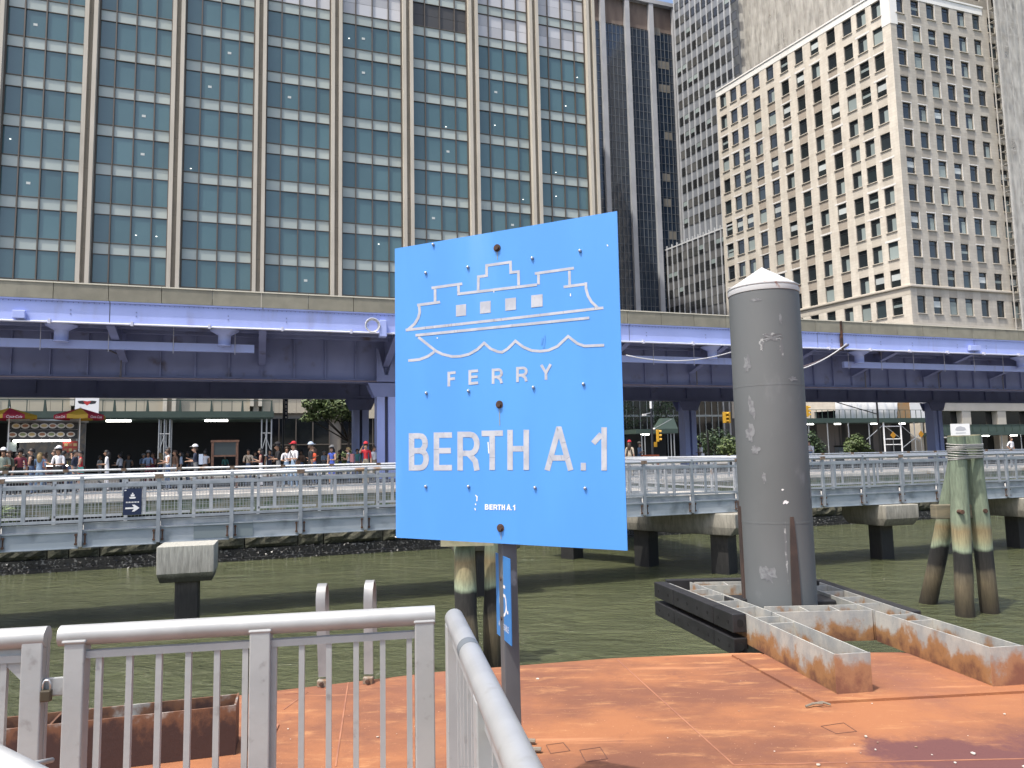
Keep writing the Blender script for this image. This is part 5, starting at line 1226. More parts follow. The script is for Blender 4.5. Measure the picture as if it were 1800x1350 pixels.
ferry = [z1((355, 585), (571, 555)), z1((380, 594), (380, 682)), z1((254, 706), (415, 684)), z1((269, 714), (272, 755), (262, 795), (238, 835), (188, 879)), z1((173, 881), (1040, 785), (1563, 724)),
         z1((1440, 545), (1441, 590), (1455, 640), (1480, 683), (1522, 722)), z1((1283, 578), (1430, 558)), z1((1324, 464), (1326, 562)), z1((1081, 484), (1356, 445)), z1((1107, 491), (1107, 560)), z1((536, 628), (1096, 562)), z1((545, 569), (545, 617)),
         z1((683, 602), (685, 506), (742, 498), (742, 427), (910, 403), (912, 476), (966, 470), (968, 566)), z1((243, 918), (1464, 795)),
         z1((262, 930), (385, 1028), (430, 1050), (500, 1067), (560, 1065), (620, 1050), (680, 1015), (725, 972), (770, 1012), (820, 1033), (850, 1037), (890, 1013), (945, 958), (1000, 1000), (1060, 1025), (1120, 1030), (1180, 1022), (1240, 995), (1315, 925), (1380, 975), (1430, 993), (1569, 987)),
         z1((191, 1096), (270, 1088), (330, 1065), (374, 1034))]
for pl_ in ferry: flat(stroke(pl_, SW), 'ferry_outline', m_retro)
for a, b_, c, d in ((527, 598, 702, 782), (696, 771, 679, 762), (873, 949, 656, 741), (1056, 1136, 633, 719)):
    sl_ = -0.11 * (b_ - a); flat([[S(*p) for p in z1((a, c - sl_ / 2), (b_, c + sl_ / 2), (b_, d + sl_ / 2), (a, d - sl_ / 2))]], 'ferry_window', m_retro)
# letters built from strokes: unit box, x right, y down
def arc(cx_, cy_, rx_, ry_, a0, a1, n=8): return [(cx_ + rx_ * math.cos(R(a0 + (a1 - a0) * i / n)), cy_ + ry_ * math.sin(R(a0 + (a1 - a0) * i / n))) for i in range(n + 1)]
def letters(ch, s, h):           # s,h = half stroke in unit x and unit y
    X0, X1, Y0, Y1 = s, 1 - s, h, 1 - h
    if ch == 'F': return [[(X0, 0), (X0, 1)], [(2 * s, Y0), (1, Y0)], [(2 * s, .5), (.92, .5)]]
    if ch == 'E': return [[(X0, 0), (X0, 1)], [(2 * s, Y0), (1, Y0)], [(2 * s, .48), (.94, .48)], [(2 * s, Y1), (1, Y1)]]
    if ch == 'R': return [[(X0, 0), (X0, 1)], [(2 * s, Y0), (.55, Y0)] + arc(.58, (Y0 + .56) / 2, .42 - s, (.56 - Y0) / 2, -90, 90)[1:] + [(2 * s, .56)], [(.52, .58), (.80, .76), (1 - s * 1.0, 1)]]
    if ch == 'B': return [[(X0, 0), (X0, 1)], [(2 * s, Y0), (.5, Y0)] + arc(.55, (Y0 + .47) / 2, .40 - s, (.47 - Y0) / 2, -90, 90)[1:] + [(2 * s, .47)], [(.55, .47)] + arc(.58, (.47 + Y1) / 2, .42 - s, (Y1 - .47) / 2, -80, 90)[1:] + [(2 * s, Y1)]]
    if ch == 'T': return [[(0, Y0), (1, Y0)], [(.5, 2 * h), (.5, 1)]]
    if ch == 'H': return [[(X0, 0), (X0, 1)], [(X1, 0), (X1, 1)], [(2 * s, .47), (1 - 2 * s, .47)]]
    if ch == 'A': return [[(s * .95, 1), (.5 - s * .15, h * .15), (.5 + s * .15, h * .15), (1 - s * .95, 1)], [(.22, .70), (.78, .70)]]
    if ch == '1': return [[(1 - s, 0), (1 - s, 1)], [(1 - 2 * s, .16), (.04, .37)]]
    if ch == 'Y': return [[(s, 0), (.5, .55), (1 - s, 0)], [(.5, .55), (.5, 1)]]
    if ch == '.': return [[(.5, 0), (.5, 1)]]
def word(items, zz, m, w, nm):
    for ch, (x0, x1, yt, yb, sk) in items:
        W = x1 - x0; H = yb - yt; s = w / 2 / W; h = w / 2 / H; polys = []
        for pl_ in letters(ch, s, h):
            px_ = zz(*[(x0 + a * W, yt + b_ * H + sk * (a - 0.5) * W) for a, b_ in pl_])
            polys += stroke(px_, (w if ch != '.' else W) / 4)
        flat(polys, nm, m)
word((('F', (467, 524, 1172, 1275, -.1)), ('E', (615, 683, 1160, 1264, -.09)), ('R', (778, 857, 1150, 1257, -.08)), ('R', (950, 1031, 1138, 1244, -.08)), ('Y', (1117, 1202, 1123, 1231, -.08))), z1, m_retro, 19, 'letter')
word((('B', (195, 337, 405, 668, -.02)), ('E', (370, 499, 400, 668, -.01)), ('R', (537, 694, 395, 668, 0)), ('T', (707, 857, 387, 665, -.02)), ('H', (888, 1041, 382, 665, -.01)), ('A', (1149, 1352, 375, 667, 0)), ('.', (1404, 1441, 614, 668, 0)), ('1', (1487, 1588, 364, 668, 0))), z2, m_retro, 39, 'letter')
m_lw = mat('white_letter_film', (0.80, 0.80, 0.80), 0.5)
word((('B', (730, 757, 905, 944, .02)), ('E', (762, 785, 906, 944, .02)), ('R', (790, 818, 907, 945, .02)), ('T', (820, 845, 907, 946, .02)), ('H', (848, 872, 908, 946, .02)), ('A', (882, 912, 908, 947, .02)), ('.', (915, 921, 941, 947, 0)), ('1', (928, 944, 909, 948, .02))), z2, m_lw, 8, 'small_letter')
random.seed(8)
for (a, b_) in (((195, 440), (233, 470)), ((300, 480), (330, 455)), ((370, 520), (405, 520)), ((588, 395), (575, 432)), ((588, 515), (590, 545)), ((760, 577), (803, 578)), ((780, 400), (800, 425)), ((1000, 430), (1040, 438)), ((985, 500), (995, 535)), ((890, 500), (925, 500)), ((1185, 560), (1205, 600)), ((1265, 560), (1270, 590)), ((1270, 475), (1300, 470)), ((1548, 470), (1585, 470)), ((640, 520), (675, 515)), ((205, 575), (232, 560)), ((545, 600), (572, 610)), ((1300, 590), (1330, 570))):
    flat(stroke(z2(a, b_), 0.5), 'film_crack', m_crackl)
for k in range(14):
    t = random.random(); x = 200 + 1300 * t; y = 879 - 153 * t; flat(stroke(z1((x, y - 9), (x + 2, y + 9)), 0.5), 'film_crack', m_crackl)
    x = 270 + 1180 * t; y = 915 - 120 * t; flat(stroke(z1((x, y - 9), (x + 1, y + 9)), 0.4), 'film_crack', m_crackl)
for a, b_ in (((1068 - .8, 430), (1068.8, 433)), ((1003, 516), (1003, 521)), ((868, 510), (868.3, 514)), ((858, 777), (859.5, 797)), ((836, 870), (839, 874)), ((839, 872), (838.5, 881)), ((836, 885), (836.6, 888)), ((835, 893), (836, 897)), ((768, 594), (770, 594.4)), ((694.5, 943), (697, 944.5))):
    flat(stroke([a, b_], 1.8), 'paint_chip', m_lw)
# faint rubbed patch and rust dribbles under the rusty bolts
m_drib = mat('rust_dribble', (0.26, 0.28, 0.26), 0.8, col2=(0.20, 0.33, 0.55), scale=30)
for a, b_ in (((874, 441), (874.6, 457)), ((878, 718), (878.6, 748)), ((880.5, 934), (881, 948))): flat(stroke([a, b_], 1.5), 'rust_dribble', m_drib)
m_wear = mat('worn_blue', (0.075, 0.26, 0.66), 0.5)
for a, b_ in (((958, 590), (956, 612)), ((954, 594), (952, 606))): flat(stroke([a, b_], 3.0), 'worn_patch', m_wear)
bme = MB().tube([(0, 0.0, 0), (0, -0.006, 0)], 0.0065, 10).tube([(0, -0.006, 0), (0, -0.010, 0)], [0.0065, 0.003], 10).mesh('bolt', m_bolt, True)
wme = MB().tube([(0, 0.0, 0), (0, -0.0015, 0)], 0.011, 14).mesh('washer', mat('dark_washer', (0.12, 0.16, 0.25), 0.5))
for px_, py_ in ((762, 430), (749, 480), (823, 470), (936, 454), (1020, 441), (750, 691), (824, 687), (938, 681), (1026, 675), (749, 855), (824, 855), (941, 857), (1029, 858)):
    x, z = S(px_, py_); o = put('bolt', bme, panel, (x, 0, z))
rme = MB().tube([(0, 0, 0), (0, -0.012, 0)], 0.011, 6).tube([(0, 0, 0), (0, -0.003, 0)], 0.016, 14).mesh('rusty_bolt', m_rustbolt)
for px_, py_ in ((874, 436), (878, 711), (880, 928)):
    x, z = S(px_, py_); put('rusty_bolt', rme, panel, (x, 0, z))
# post
pq = atY(898, 1100, 3.06)
pw = 0.0315
post = MB().box(-pw, pw, -pw, pw, 0, 2.5 - 0.12 + 0.0).build('post', m_post, sign, (pq.x - SO.x, pq.y - SO.y + 0.02, 0), rotz=R(16), bevel=0.004)
post.rotation_euler = (0, R(-0.4), R(16))
acc = thing('accessible_sign', 'narrow blue wheelchair access plate seen edge-on on the sign post', 'sign', (pq.x, pq.y + 0.02, DECK), R(16))
zc = atY(880, 1050, 3.05).z - DECK
MB().box(-0.037, -0.034, -0.135, 0.085, zc - 0.165, zc + 0.165).build('panel', mat('access_blue', (0.05, 0.22, 0.55), 0.35), acc)
mb = MB(); X = -0.0374
def ring(cy_, cz_, r_, a0, a1, w=0.006, n=16):
    for i in range(n):
        a, b_ = R(a0 + (a1 - a0) * i / n), R(a0 + (a1 - a0) * (i + 1) / n)
        mb.add([(X, cy_ - (r_ - w) * math.cos(a), cz_ + (r_ - w) * math.sin(a)), (X, cy_ - (r_ + w) * math.cos(a), cz_ + (r_ + w) * math.sin(a)), (X, cy_ - (r_ + w) * math.cos(b_), cz_ + (r_ + w) * math.sin(b_)), (X, cy_ - (r_ - w) * math.cos(b_), cz_ + (r_ - w) * math.sin(b_))], [(0, 1, 2, 3)])
ring(-0.02, zc - 0.02, 0.05, 120, 385); ring(-0.01, zc + 0.095, 0.007, 0, 360, 0.007, 10)
def sline(a, b_, w=0.006):
    a = Vector(a); b_ = Vector(b_); n = Vector((-(b_ - a).y, (b_ - a).x)).normalized() * w; mb.add([(X - 0.0002, p.x, p.y) for p in (a - n, b_ - n, b_ + n, a + n)], [(0, 1, 2, 3)])
sline((-0.01, zc + 0.08), (-0.015, zc + 0.01)); sline((-0.013, zc + 0.045), (-0.06, zc + 0.045)); sline((-0.015, zc + 0.01), (-0.06, zc + 0.01)); sline((-0.06, zc + 0.01), (-0.08, zc - 0.05)); sline((-0.08, zc - 0.05), (-0.10, zc - 0.045))
mb.build('wheelchair_symbol', m_lw, acc)
tm = text_mesh('ACCESSIBLE', 0.034, m_lw, 0.85)
o = put('lettering', tm, acc); o.matrix_local = Matrix.Translation((-0.0376, -0.025, zc - 0.115)) @ Matrix(((0, 0, -1, 0), (-1, 0, 0, 0), (0, 1, 0, 0), (0, 0, 0, 1)))
for z in (zc + 0.07, zc - 0.085): MB().tube([(-0.037, -0.005, z), (-0.043, -0.005, z)], 0.008, 8).build('bolt', m_rustbolt, acc)

# ================================================================== STREET LEVEL: sheds, signals, trees, cart
m_green = mat('shed_green', (0.042, 0.068, 0.054), 0.6, col2=(0.034, 0.056, 0.045), scale=0.8)
m_gpipe = mat('galvanised_pipe', (0.36, 0.38, 0.39), 0.45, 0.5)
m_lamp = mat('lit_tube_lamp', (0.9, 0.9, 0.88), 0.5, emit=6.0)
def upos(px_, p): return onp(px_, 760, p)[0]
SPd = 70.0
zt_, zb_ = onp(200, 724, SPd)[1], onp(200, 737, SPd)[1]
ue = upos(479, SPd); us_ = -44.0
shed = street('sidewalk_shed', 'long dark green sidewalk shed before the office tower at left', 'shed', ue, SPd, 0)
MB().box(us_ - ue, 0, 0, 7.6, zb_, zt_).build('deck', m_green, shed)
MB().box(us_ - ue, 0.1, -0.12, -0.005, zt_ - 0.5, zt_ + 0.05).build('edge_beam', m_green, shed)
ztr = onp(200, 703, SPd)[1]
MB().box(us_ - ue, 0, 0.0, 0.06, ztr - 0.04, ztr + 0.03).build('top_rail', m_green, shed)
for px_ in (13.5, 76.8, 138, 199.7, 258, 315.6, 371, 425.5, 477):
    x = upos(px_, SPd) - ue; MB().hexa([(x - 0.12, 0.0, zt_), (x + 0.12, 0.0, zt_), (x + 0.12, 0.3, zt_), (x - 0.12, 0.3, zt_), (x - 0.05, 0.0, ztr), (x + 0.05, 0.0, ztr), (x + 0.05, 0.1, ztr), (x - 0.05, 0.1, ztr)]).build('rail_post', m_green, shed)
for px_ in (45, 108, 179, 219, 238, 343, 389, 407, 461):
    x = upos(px_, SPd) - ue; MB().box(x - 0.03, x + 0.03, 0.02, 0.06, zt_, ztr).build('rail_bar', m_green, shed)
for x0, n in ((upos(279, SPd) - ue, 3), (upos(460, SPd) - ue, 3), (upos(60, SPd) - ue, 2)):
    for k in range(n):
        for yy in (0.2, 1.6): MB().tube([(x0 + k * 0.42, yy, GROUND), (x0 + k * 0.42, yy, zb_)], 0.065, 6).build('leg', m_gpipe, shed)
    for z in (GROUND + 1.7, GROUND + 3.7): MB().tube([(x0, 0.2, z), (x0 + 0.42 * (n - 1), 0.2, z)], 0.045, 6).build('cross_pipe', m_gpipe, shed)
    MB().tube([(x0, 0.2, GROUND + 2.0), (x0 + 0.42, 0.2, GROUND + 3.6)], 0.035, 6).build('brace', m_gpipe, shed); MB().tube([(x0 + 0.42 * (n - 1), 0.2, GROUND + 2.0), (x0 + 0.3, 0.2, GROUND + 3.6)], 0.035, 6).build('brace', m_gpipe, shed)
MB().box(us_ - ue, 0.0, 5.9, 6.0, GROUND, zb_).build('hoarding', mat('black_backing', (0.008, 0.010, 0.012), 0.9), shed)  # near-black sheet: the shade under the shed put into its colour
for px_ in (208, 380):
    x = upos(px_, SPd + 1) - ue; MB().box(x - 0.95, x + 0.95, 0.9, 1.15, zb_ - 0.16, zb_ - 0.02).build('tube_lamp', m_lamp, shed)
q = onp(153, 713, SPd - 0.3)
bn = street('banner', 'white banner with red and black emblem on the sidewalk shed', 'banner', q[0], SPd - 0.3, q[1])
MB().box(-0.88, 0.88, -0.01, 0.01, -0.75, 0.68).build('cloth', m_white, bn)
mb = MB(); mb.prism([(-0.70, 0.38), (-0.35, 0.42), (0.0, 0.36), (0.35, 0.42), (0.70, 0.38), (0.62, 0.18), (0.3, 0.12), (0, 0.16), (-0.3, 0.12), (-0.62, 0.18)], -0.014, -0.011); mb.build('emblem_wings', mat('print_black', (0.02, 0.02, 0.025), 0.7), bn)
mb = MB(); mb.prism([(-0.30, 0.36), (0.30, 0.36), (0.12, 0.10), (0, 0.02), (-0.12, 0.10)], -0.018, -0.015); mb.build('emblem_shield', mat('print_red', (0.45, 0.03, 0.03), 0.7), bn)

m_wood = mat('brown_timber', (0.13, 0.065, 0.04), 0.7, col2=(0.09, 0.045, 0.03), scale=8)
NBp = 33.0; q = upos(396, NBp)
nb = street('notice_board', 'brown timber notice board frame under the highway', 'notice board', q, NBp, GROUND)
hw = (upos(418, NBp) - upos(375, NBp)) / 2; zt2 = onp(396, 776, NBp)[1] - GROUND; zb2 = onp(396, 801, NBp)[1] - GROUND
for sx in (-hw, hw): MB().box(sx - 0.05, sx + 0.05, -0.05, 0.05, 0, zt2 + 0.05).build('post', m_wood, nb, bevel=0.01)
MB().box(-hw - 0.08, hw + 0.08, -0.06, 0.06, zt2 - 0.03, zt2 + 0.06).build('top_beam', m_wood, nb); MB().box(-hw, hw, -0.05, 0.05, zb2 - 0.04, zb2 + 0.03).build('low_beam', m_wood, nb)
MB().box(-hw + 0.05, hw - 0.05, -0.02, 0.02, zb2 + 0.03, zt2 - 0.03).build('board', mat('board_slate', (0.035, 0.045, 0.048), 0.3), nb)

# banner pole
pp = 52.0; q = upos(498, pp)
bp = street('banner_pole', 'thin street pole with a narrow dark vertical banner', 'pole', q, pp, GROUND)
MB().tube([(0, 0, 0), (0, 0, 7.5)], [0.07, 0.05], 8).build('pole', mat('dark_pole', (0.03, 0.035, 0.045), 0.5), bp)
z0_, z1_ = onp(498, 738, pp)[1] - GROUND, onp(498, 702, pp)[1] - GROUND
MB().box(0.06, 0.28, -0.015, 0.015, z0_, z1_ + 0.3).build('cloth', m_navy, bp)
mb = MB()
for k, (z, h) in enumerate(((0.12, 0.10), (0.36, 0.16), (0.60, 0.10), (0.78, 0.2), (1.08, 0.16))): mb.box(0.12, 0.22, -0.02, -0.017, z0_ + z, z0_ + z + h)
mb.build('print', m_white, bp)

def leafmesh(name, blobs, n, s0, s1, seed, mats_):
    random.seed(seed); mb = MB()
    tot = sum(b_[3] ** 2 for b_ in blobs)
    for (cx_, cy_, cz_, r_, sq_) in blobs:
        for i in range(int(n * r_ ** 2 / tot)):
            d = Vector((random.gauss(0, 1), random.gauss(0, 1), random.gauss(0, 1))).normalized(); rad = r_ * (0.45 + 0.6 * random.random() ** 0.6)
            c = Vector((cx_, cy_, cz_)) + Vector((d.x * rad, d.y * rad, d.z * rad * sq_))
            s_ = random.uniform(s0, s1); a = Vector((random.gauss(0, 1), random.gauss(0, 1), random.gauss(0, 0.6))).normalized(); b2 = a.cross(d + Vector((0, 0, 0.4))).normalized()
            mb.add([c - a * s_, c + b2 * s_ * 0.5, c + a * s_, c - b2 * s_ * 0.5], [(0, 1, 2, 3)], random.choice((0, 0, 1)))
    return mb.mesh(name, mats_)
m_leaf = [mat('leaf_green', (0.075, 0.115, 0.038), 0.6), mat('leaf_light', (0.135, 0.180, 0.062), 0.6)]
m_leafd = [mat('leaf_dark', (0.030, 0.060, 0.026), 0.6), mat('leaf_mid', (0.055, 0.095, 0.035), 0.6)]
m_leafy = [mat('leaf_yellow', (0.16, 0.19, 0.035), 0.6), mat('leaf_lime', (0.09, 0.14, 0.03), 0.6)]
m_bark = mat('bark', (0.06, 0.048, 0.038), 0.9, col2=(0.035, 0.03, 0.025), scale=9)
def tree(label, px_, p, hz, blobs, n, s0, s1, seed, ml, trunk=True, cat='tree', name='street_tree'):
    t = street(name, label, cat, upos(px_, p), p, GROUND)
    put('crown', leafmesh('crown', blobs, n, s0, s1, seed, ml), t)
    if trunk:
        mb = MB(); mb.tube([(0, 0, -0.1), (0.03, 0, hz * 0.5), (0.1, 0.05, hz)], [0.14, 0.11, 0.07], 8); mb.build('trunk', m_bark, t, smooth=True)
        for (cx_, cy_, cz_, r_, sq_) in blobs: MB().tube([(0.05, 0.02, hz * 0.7), (cx_ * 0.6, cy_ * 0.6, (cz_ + hz * 0.7) / 2 + 0.2), (cx_, cy_, cz_)], [0.06, 0.045, 0.02], 6).build('limb', m_bark, t, smooth=True)
    return t
zc_ = onp(590, 715, 58)[1] - GROUND
tree('leafy street tree beside the left highway column', 612, 58, 3.6, [(-0.8, 0, zc_, 1.5, 0.75), (-2.2, 0.2, zc_ - 0.5, 1.0, 0.6), (0.2, 0.1, zc_ + 1.0, 1.5, 0.8), (-1.5, 0, zc_ + 1.0, 1.3, 0.8), (-3.0, 0, zc_ - 0.9, 0.55, 0.5), (0.6, 0, zc_ - 0.6, 0.8, 0.8), (-2.6, 0, zc_ + 0.3, 0.9, 0.7)], 5200, 0.10, 0.2, 31, m_leaf)
tree('small sunlit shrub behind the queue left of the column', 600, 54, 1, [(0, 0, 0.8, 0.9, 0.8), (0.6, 0, 1.3, 0.7, 0.8), (-0.5, 0, 0.5, 0.7, 0.7), (0.9, 0, 0.7, 0.6, 1)], 700, 0.09, 0.16, 32, m_leaf, False, 'shrub', 'shrub')
for i, (lab, px_, p, bl, n, ml, tr) in enumerate((
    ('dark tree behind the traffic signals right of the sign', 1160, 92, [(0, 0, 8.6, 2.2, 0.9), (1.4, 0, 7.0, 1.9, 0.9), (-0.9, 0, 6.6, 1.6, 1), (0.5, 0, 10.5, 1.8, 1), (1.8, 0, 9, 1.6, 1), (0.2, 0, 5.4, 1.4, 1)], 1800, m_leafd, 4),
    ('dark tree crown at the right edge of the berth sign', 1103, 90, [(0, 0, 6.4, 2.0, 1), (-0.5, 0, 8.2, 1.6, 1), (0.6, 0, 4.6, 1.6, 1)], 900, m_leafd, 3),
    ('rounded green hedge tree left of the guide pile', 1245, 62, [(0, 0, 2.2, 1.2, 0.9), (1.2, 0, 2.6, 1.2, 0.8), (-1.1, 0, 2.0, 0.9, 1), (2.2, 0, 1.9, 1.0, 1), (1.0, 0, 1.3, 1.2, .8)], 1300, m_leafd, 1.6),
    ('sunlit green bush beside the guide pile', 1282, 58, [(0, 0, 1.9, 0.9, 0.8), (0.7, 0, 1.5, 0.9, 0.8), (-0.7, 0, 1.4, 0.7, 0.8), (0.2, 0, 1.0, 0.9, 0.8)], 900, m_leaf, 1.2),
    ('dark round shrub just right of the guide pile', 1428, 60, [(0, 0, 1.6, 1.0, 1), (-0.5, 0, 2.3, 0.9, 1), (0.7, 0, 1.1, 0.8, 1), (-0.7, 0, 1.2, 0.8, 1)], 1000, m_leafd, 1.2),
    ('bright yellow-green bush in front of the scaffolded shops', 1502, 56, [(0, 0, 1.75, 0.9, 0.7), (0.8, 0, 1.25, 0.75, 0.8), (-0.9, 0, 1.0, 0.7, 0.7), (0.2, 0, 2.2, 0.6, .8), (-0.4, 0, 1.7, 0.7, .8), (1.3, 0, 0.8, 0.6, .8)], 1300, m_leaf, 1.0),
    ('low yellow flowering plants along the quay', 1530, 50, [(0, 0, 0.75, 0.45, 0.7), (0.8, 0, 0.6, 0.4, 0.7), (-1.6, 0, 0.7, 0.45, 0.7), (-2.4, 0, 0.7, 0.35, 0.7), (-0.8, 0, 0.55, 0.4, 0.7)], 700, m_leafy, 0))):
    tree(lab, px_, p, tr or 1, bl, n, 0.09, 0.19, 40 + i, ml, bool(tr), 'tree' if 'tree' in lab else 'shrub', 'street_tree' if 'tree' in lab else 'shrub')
# weed on the quay wall at the left
t = street('weed', 'green weed sprouting from the quay wall at the left edge', 'plant', upos(22, PB - 0.3), PB - 0.3, 1.35)
put('leaves', leafmesh('leaves', [(0, 0, 0.3, 0.28, 1), (0.1, 0, 0.0, 0.22, 1.2)], 260, 0.05, 0.1, 77, m_leaf), t)

# traffic signals
m_yel = mat('signal_yellow', (0.60, 0.34, 0.03), 0.5)
m_blk = mat('signal_black', (0.012, 0.012, 0.012), 0.5)
def signal(label, px_, py_, p, rot, double=False):
    u_, z_ = onp(px_, py_, p); t = street('traffic_signal', label, 'traffic light', u_, p, z_, 'yellow traffic signals under the highway')
    for s_ in ((-0.24, 0.24) if double else (0,)):
        hd = MB().box(-0.19, 0.19, -0.13, 0.13, -0.55, 0.55).build('housing', m_yel, t, (s_, 0, 0), rotz=rot * (1 if s_ <= 0 else -1), bevel=0.03)
        for z in (-0.36, 0, 0.36):
            mb = MB(); ps = [(0.15 * math.cos(R(a)), 0.15 * math.sin(R(a))) for a in range(-20, 201, 20)]
            for (a, b_), (c, d) in zip(ps, ps[1:]): mb.add([(a, -0.13, z + b_), (c, -0.13, z + d), (c, -0.36, z + d * 0.95), (a, -0.36, z + b_ * 0.95)], [(0, 1, 2, 3), (3, 2, 1, 0)])
            mb.build('visor', m_yel, hd); MB().tube([(0, -0.131, z), (0, -0.14, z)], 0.13, 12).build('lens', m_blk, hd)
    return t
signal('single yellow traffic signal beside the tall pole right of the sign', 1156, 766, 60, R(60))
signal('back-to-back yellow traffic signals beside the guide pile', 1277, 734, 62, R(70), True)
signal('single yellow traffic signal at the right side of the guide pile', 1418, 723, 60, R(75))
sp = street('signal_pole', 'dark street pole with white lamp head and camera arms', 'pole', upos(1146, 60.5), 60.5, GROUND)
MB().tube([(0, 0, 0), (0, 0, 5.3)], [0.12, 0.09], 8).build('pole', mat('dark_pole', (0.03, 0.035, 0.045)), sp)
MB().tube([(0, 0, 5.3), (0, 0, 6.2)], 0.12, 8).build('lamp_stem', m_white, sp); MB().box(-0.1, 0.32, -0.1, 0.1, 6.2, 6.32).build('lamp_head', m_white, sp)
MB().tube([(0, 0, 4.9), (-0.75, 0, 4.75)], 0.05, 6).build('camera_arm', m_gpipe, sp); MB().box(-0.9, -0.55, -0.1, 0.1, 4.62, 4.8).build('camera', m_white, sp); MB().lathe([(0.10, -.1), (0.15, 0), (0.10, .1)], 10).build('globe', m_white, sp, (0.22, 0, 3.4), smooth=True)
MB().tube([(0.25, 0, 3.45), (2.1, 0, 4.3)], 0.03, 6).build('stay_rod', m_gpipe, sp)
MB().box(0.15, 0.45, -0.1, 0.1, 1.75, 2.2).build('walk_signal', m_yel, sp, bevel=0.02)
for lab, px_, p, h in (('black lamp post standing in the hedge left of the guide pile', 1244, 58, 3.2), ('tall black lamp post leaning before the white tarpaulin', 1545, 58, 6.8)):
    t = street('lamp_post', lab, 'lamp post', upos(px_, p), p, GROUND); MB().tube([(0, 0, 0), (0, 0, 0.8), (-0.02, 0, h)], [0.16, 0.11, 0.08], 8).build('post', m_blk, t); MB().lathe([(0.2, 0), (0.2, 0.1), (0.12, 0.5)], 8).build('base', m_blk, t)
    if h > 5: MB().tube([(0, 0, h - 2.2), (-5.5, 0, h - 0.9)], 0.05, 6).build('arm', m_blk, t); MB().tube([(0, 0, h), (0.0, 0, h + 2)], 0.07, 6).build('top', m_blk, t)

# right-hand sheds
zt3, zb3, zr3 = onp(1500, 735, 73)[1], onp(1500, 743, 73)[1], onp(1500, 720, 73)[1]
x0, x1 = upos(1385, 73), upos(1640, 73)
s2 = street('sidewalk_shed', 'green sidewalk shed with white tarpaulin above it right of the guide pile', 'shed', x0, 73, 0); Ls_ = x1 - x0
MB().box(0, Ls_, 0, 4, zb3, zt3).build('deck', m_green, s2); MB().box(0, Ls_, 0, 0.06, zr3 - 0.06, zr3).build('top_rail', m_green, s2)
for k in range(27): MB().box(k * Ls_ / 26 - 0.035, k * Ls_ / 26 + 0.035, 0.005, 0.05, zt3, zr3 - 0.061).build('rail_bar', m_green, s2)
for px_ in (1424, 1457, 1494, 1530, 1556, 1586, 1610):
    x = upos(px_, 73) - x0; MB().tube([(x, 0.2, GROUND), (x, 0.2, zb3)], 0.07 if px_ not in (1556, 1586) else 0.10, 6).build('leg', m_gpipe if px_ not in (1556, 1586) else m_white, s2)
xa, xb = upos(1556, 73) - x0, upos(1586, 73) - x0
for z in (GROUND + 1.7, GROUND + 2.4, GROUND + 4.0): MB().tube([(xa, 0.2, z), (xb, 0.2, z)], 0.06, 6).build('cross_pipe', m_white, s2)
for (a, b_) in (((xa, GROUND + 4.2), (xb, GROUND + 2.4)), ((xb, GROUND + 4.2), (xb + 3, GROUND + 2.0)), ((xb, GROUND + 1.2), (xb + 3, GROUND + 2.9)), ((xa - 2.8, GROUND + 2.4), (xa, GROUND + 4.2))): MB().tube([(a[0], 0.22, a[1]), (b_[0], 0.22, b_[1])], 0.045, 6).build('brace', m_gpipe, s2)
for px_ in (1428, 1476, 1540, 1590):
    x = upos(px_, 74) - x0; MB().box(x - 0.45, x + 0.45, 1.2, 1.35, zb3 - 0.16, zb3 - 0.03).build('tube_lamp', m_lamp, s2)
MB().box(0, Ls_, 3.7, 3.8, GROUND, zb3).build('hoarding', mat('painted_shop_shade', (0.12, 0.105, 0.095), 0.8, col2=(0.02, 0.02, 0.02), scale=0.5, stretch=(1, 1, 0.05), lo=0.45, hi=0.5), s2)  # added sheet: the office tower's shade on the shops put into its colour
ta = street('tarpaulin', 'bunched white tarpaulin hung behind the shed rail', 'tarpaulin', upos(1470, 74), 74, zt3)
random.seed(14); n = 34; wT = upos(1579, 74) - upos(1470, 74); mb = MB(); vs = []; fs = []
for j in range(9):
    for i in range(n + 1):
        hgt = (2.35 + 0.45 * i / n + 0.12 * math.sin(i * 0.9)); vs.append((wT * i / n, 0.16 * math.sin(i * 1.3 + j * 0.5) + random.uniform(-.05, .05) - 0.25 * math.sin(j / 8 * 3.14), hgt * j / 8))
for j in range(8):
    for i in range(n): a = j * (n + 1) + i; fs.append((a, a + 1, a + n + 2, a + n + 1))
mb.add(vs, fs); o = mb.build('cloth', mat('white_tarp', (0.72, 0.72, 0.70), 0.7), ta, smooth=True)
tb = street('tan_hoarding', 'tan and orange plywood hoarding beside the white tarpaulin', 'hoarding', upos(1579, 74), 74, zt3)
MB().box(0.05, 2.2, 0, 0.1, 0, 2.9).build('panel', mat('plywood', (0.30, 0.22, 0.13), 0.8, col2=(0.36, 0.2, 0.08), scale=1.4), tb); MB().box(2.2, 5.2, -0.05, 0.05, 0, 3.0).build('panel', mat('white_tarp', (0.7, 0.7, 0.7)), tb)
zt4, zb4, zr4 = onp(1720, 759, 73)[1], onp(1720, 765, 73)[1], onp(1720, 746, 73)[1]
x0, x1 = upos(1652, 73), upos(1860, 73)
s3 = street('sidewalk_shed', 'green sidewalk shed behind the right timber dolphin', 'shed', x0, 73, 0); Ls_ = x1 - x0
MB().box(0, Ls_, 0, 3.5, zb4, zt4).build('deck', m_green, s3); MB().box(0, Ls_, 0, 0.05, zr4 - 0.05, zr4).build('top_rail', m_green, s3)
MB().box(0, Ls_, 0.06, 0.09, zt4, zr4 - 0.06).build('net_panel', mat('green_net', (0.05, 0.08, 0.065), 0.8), s3)
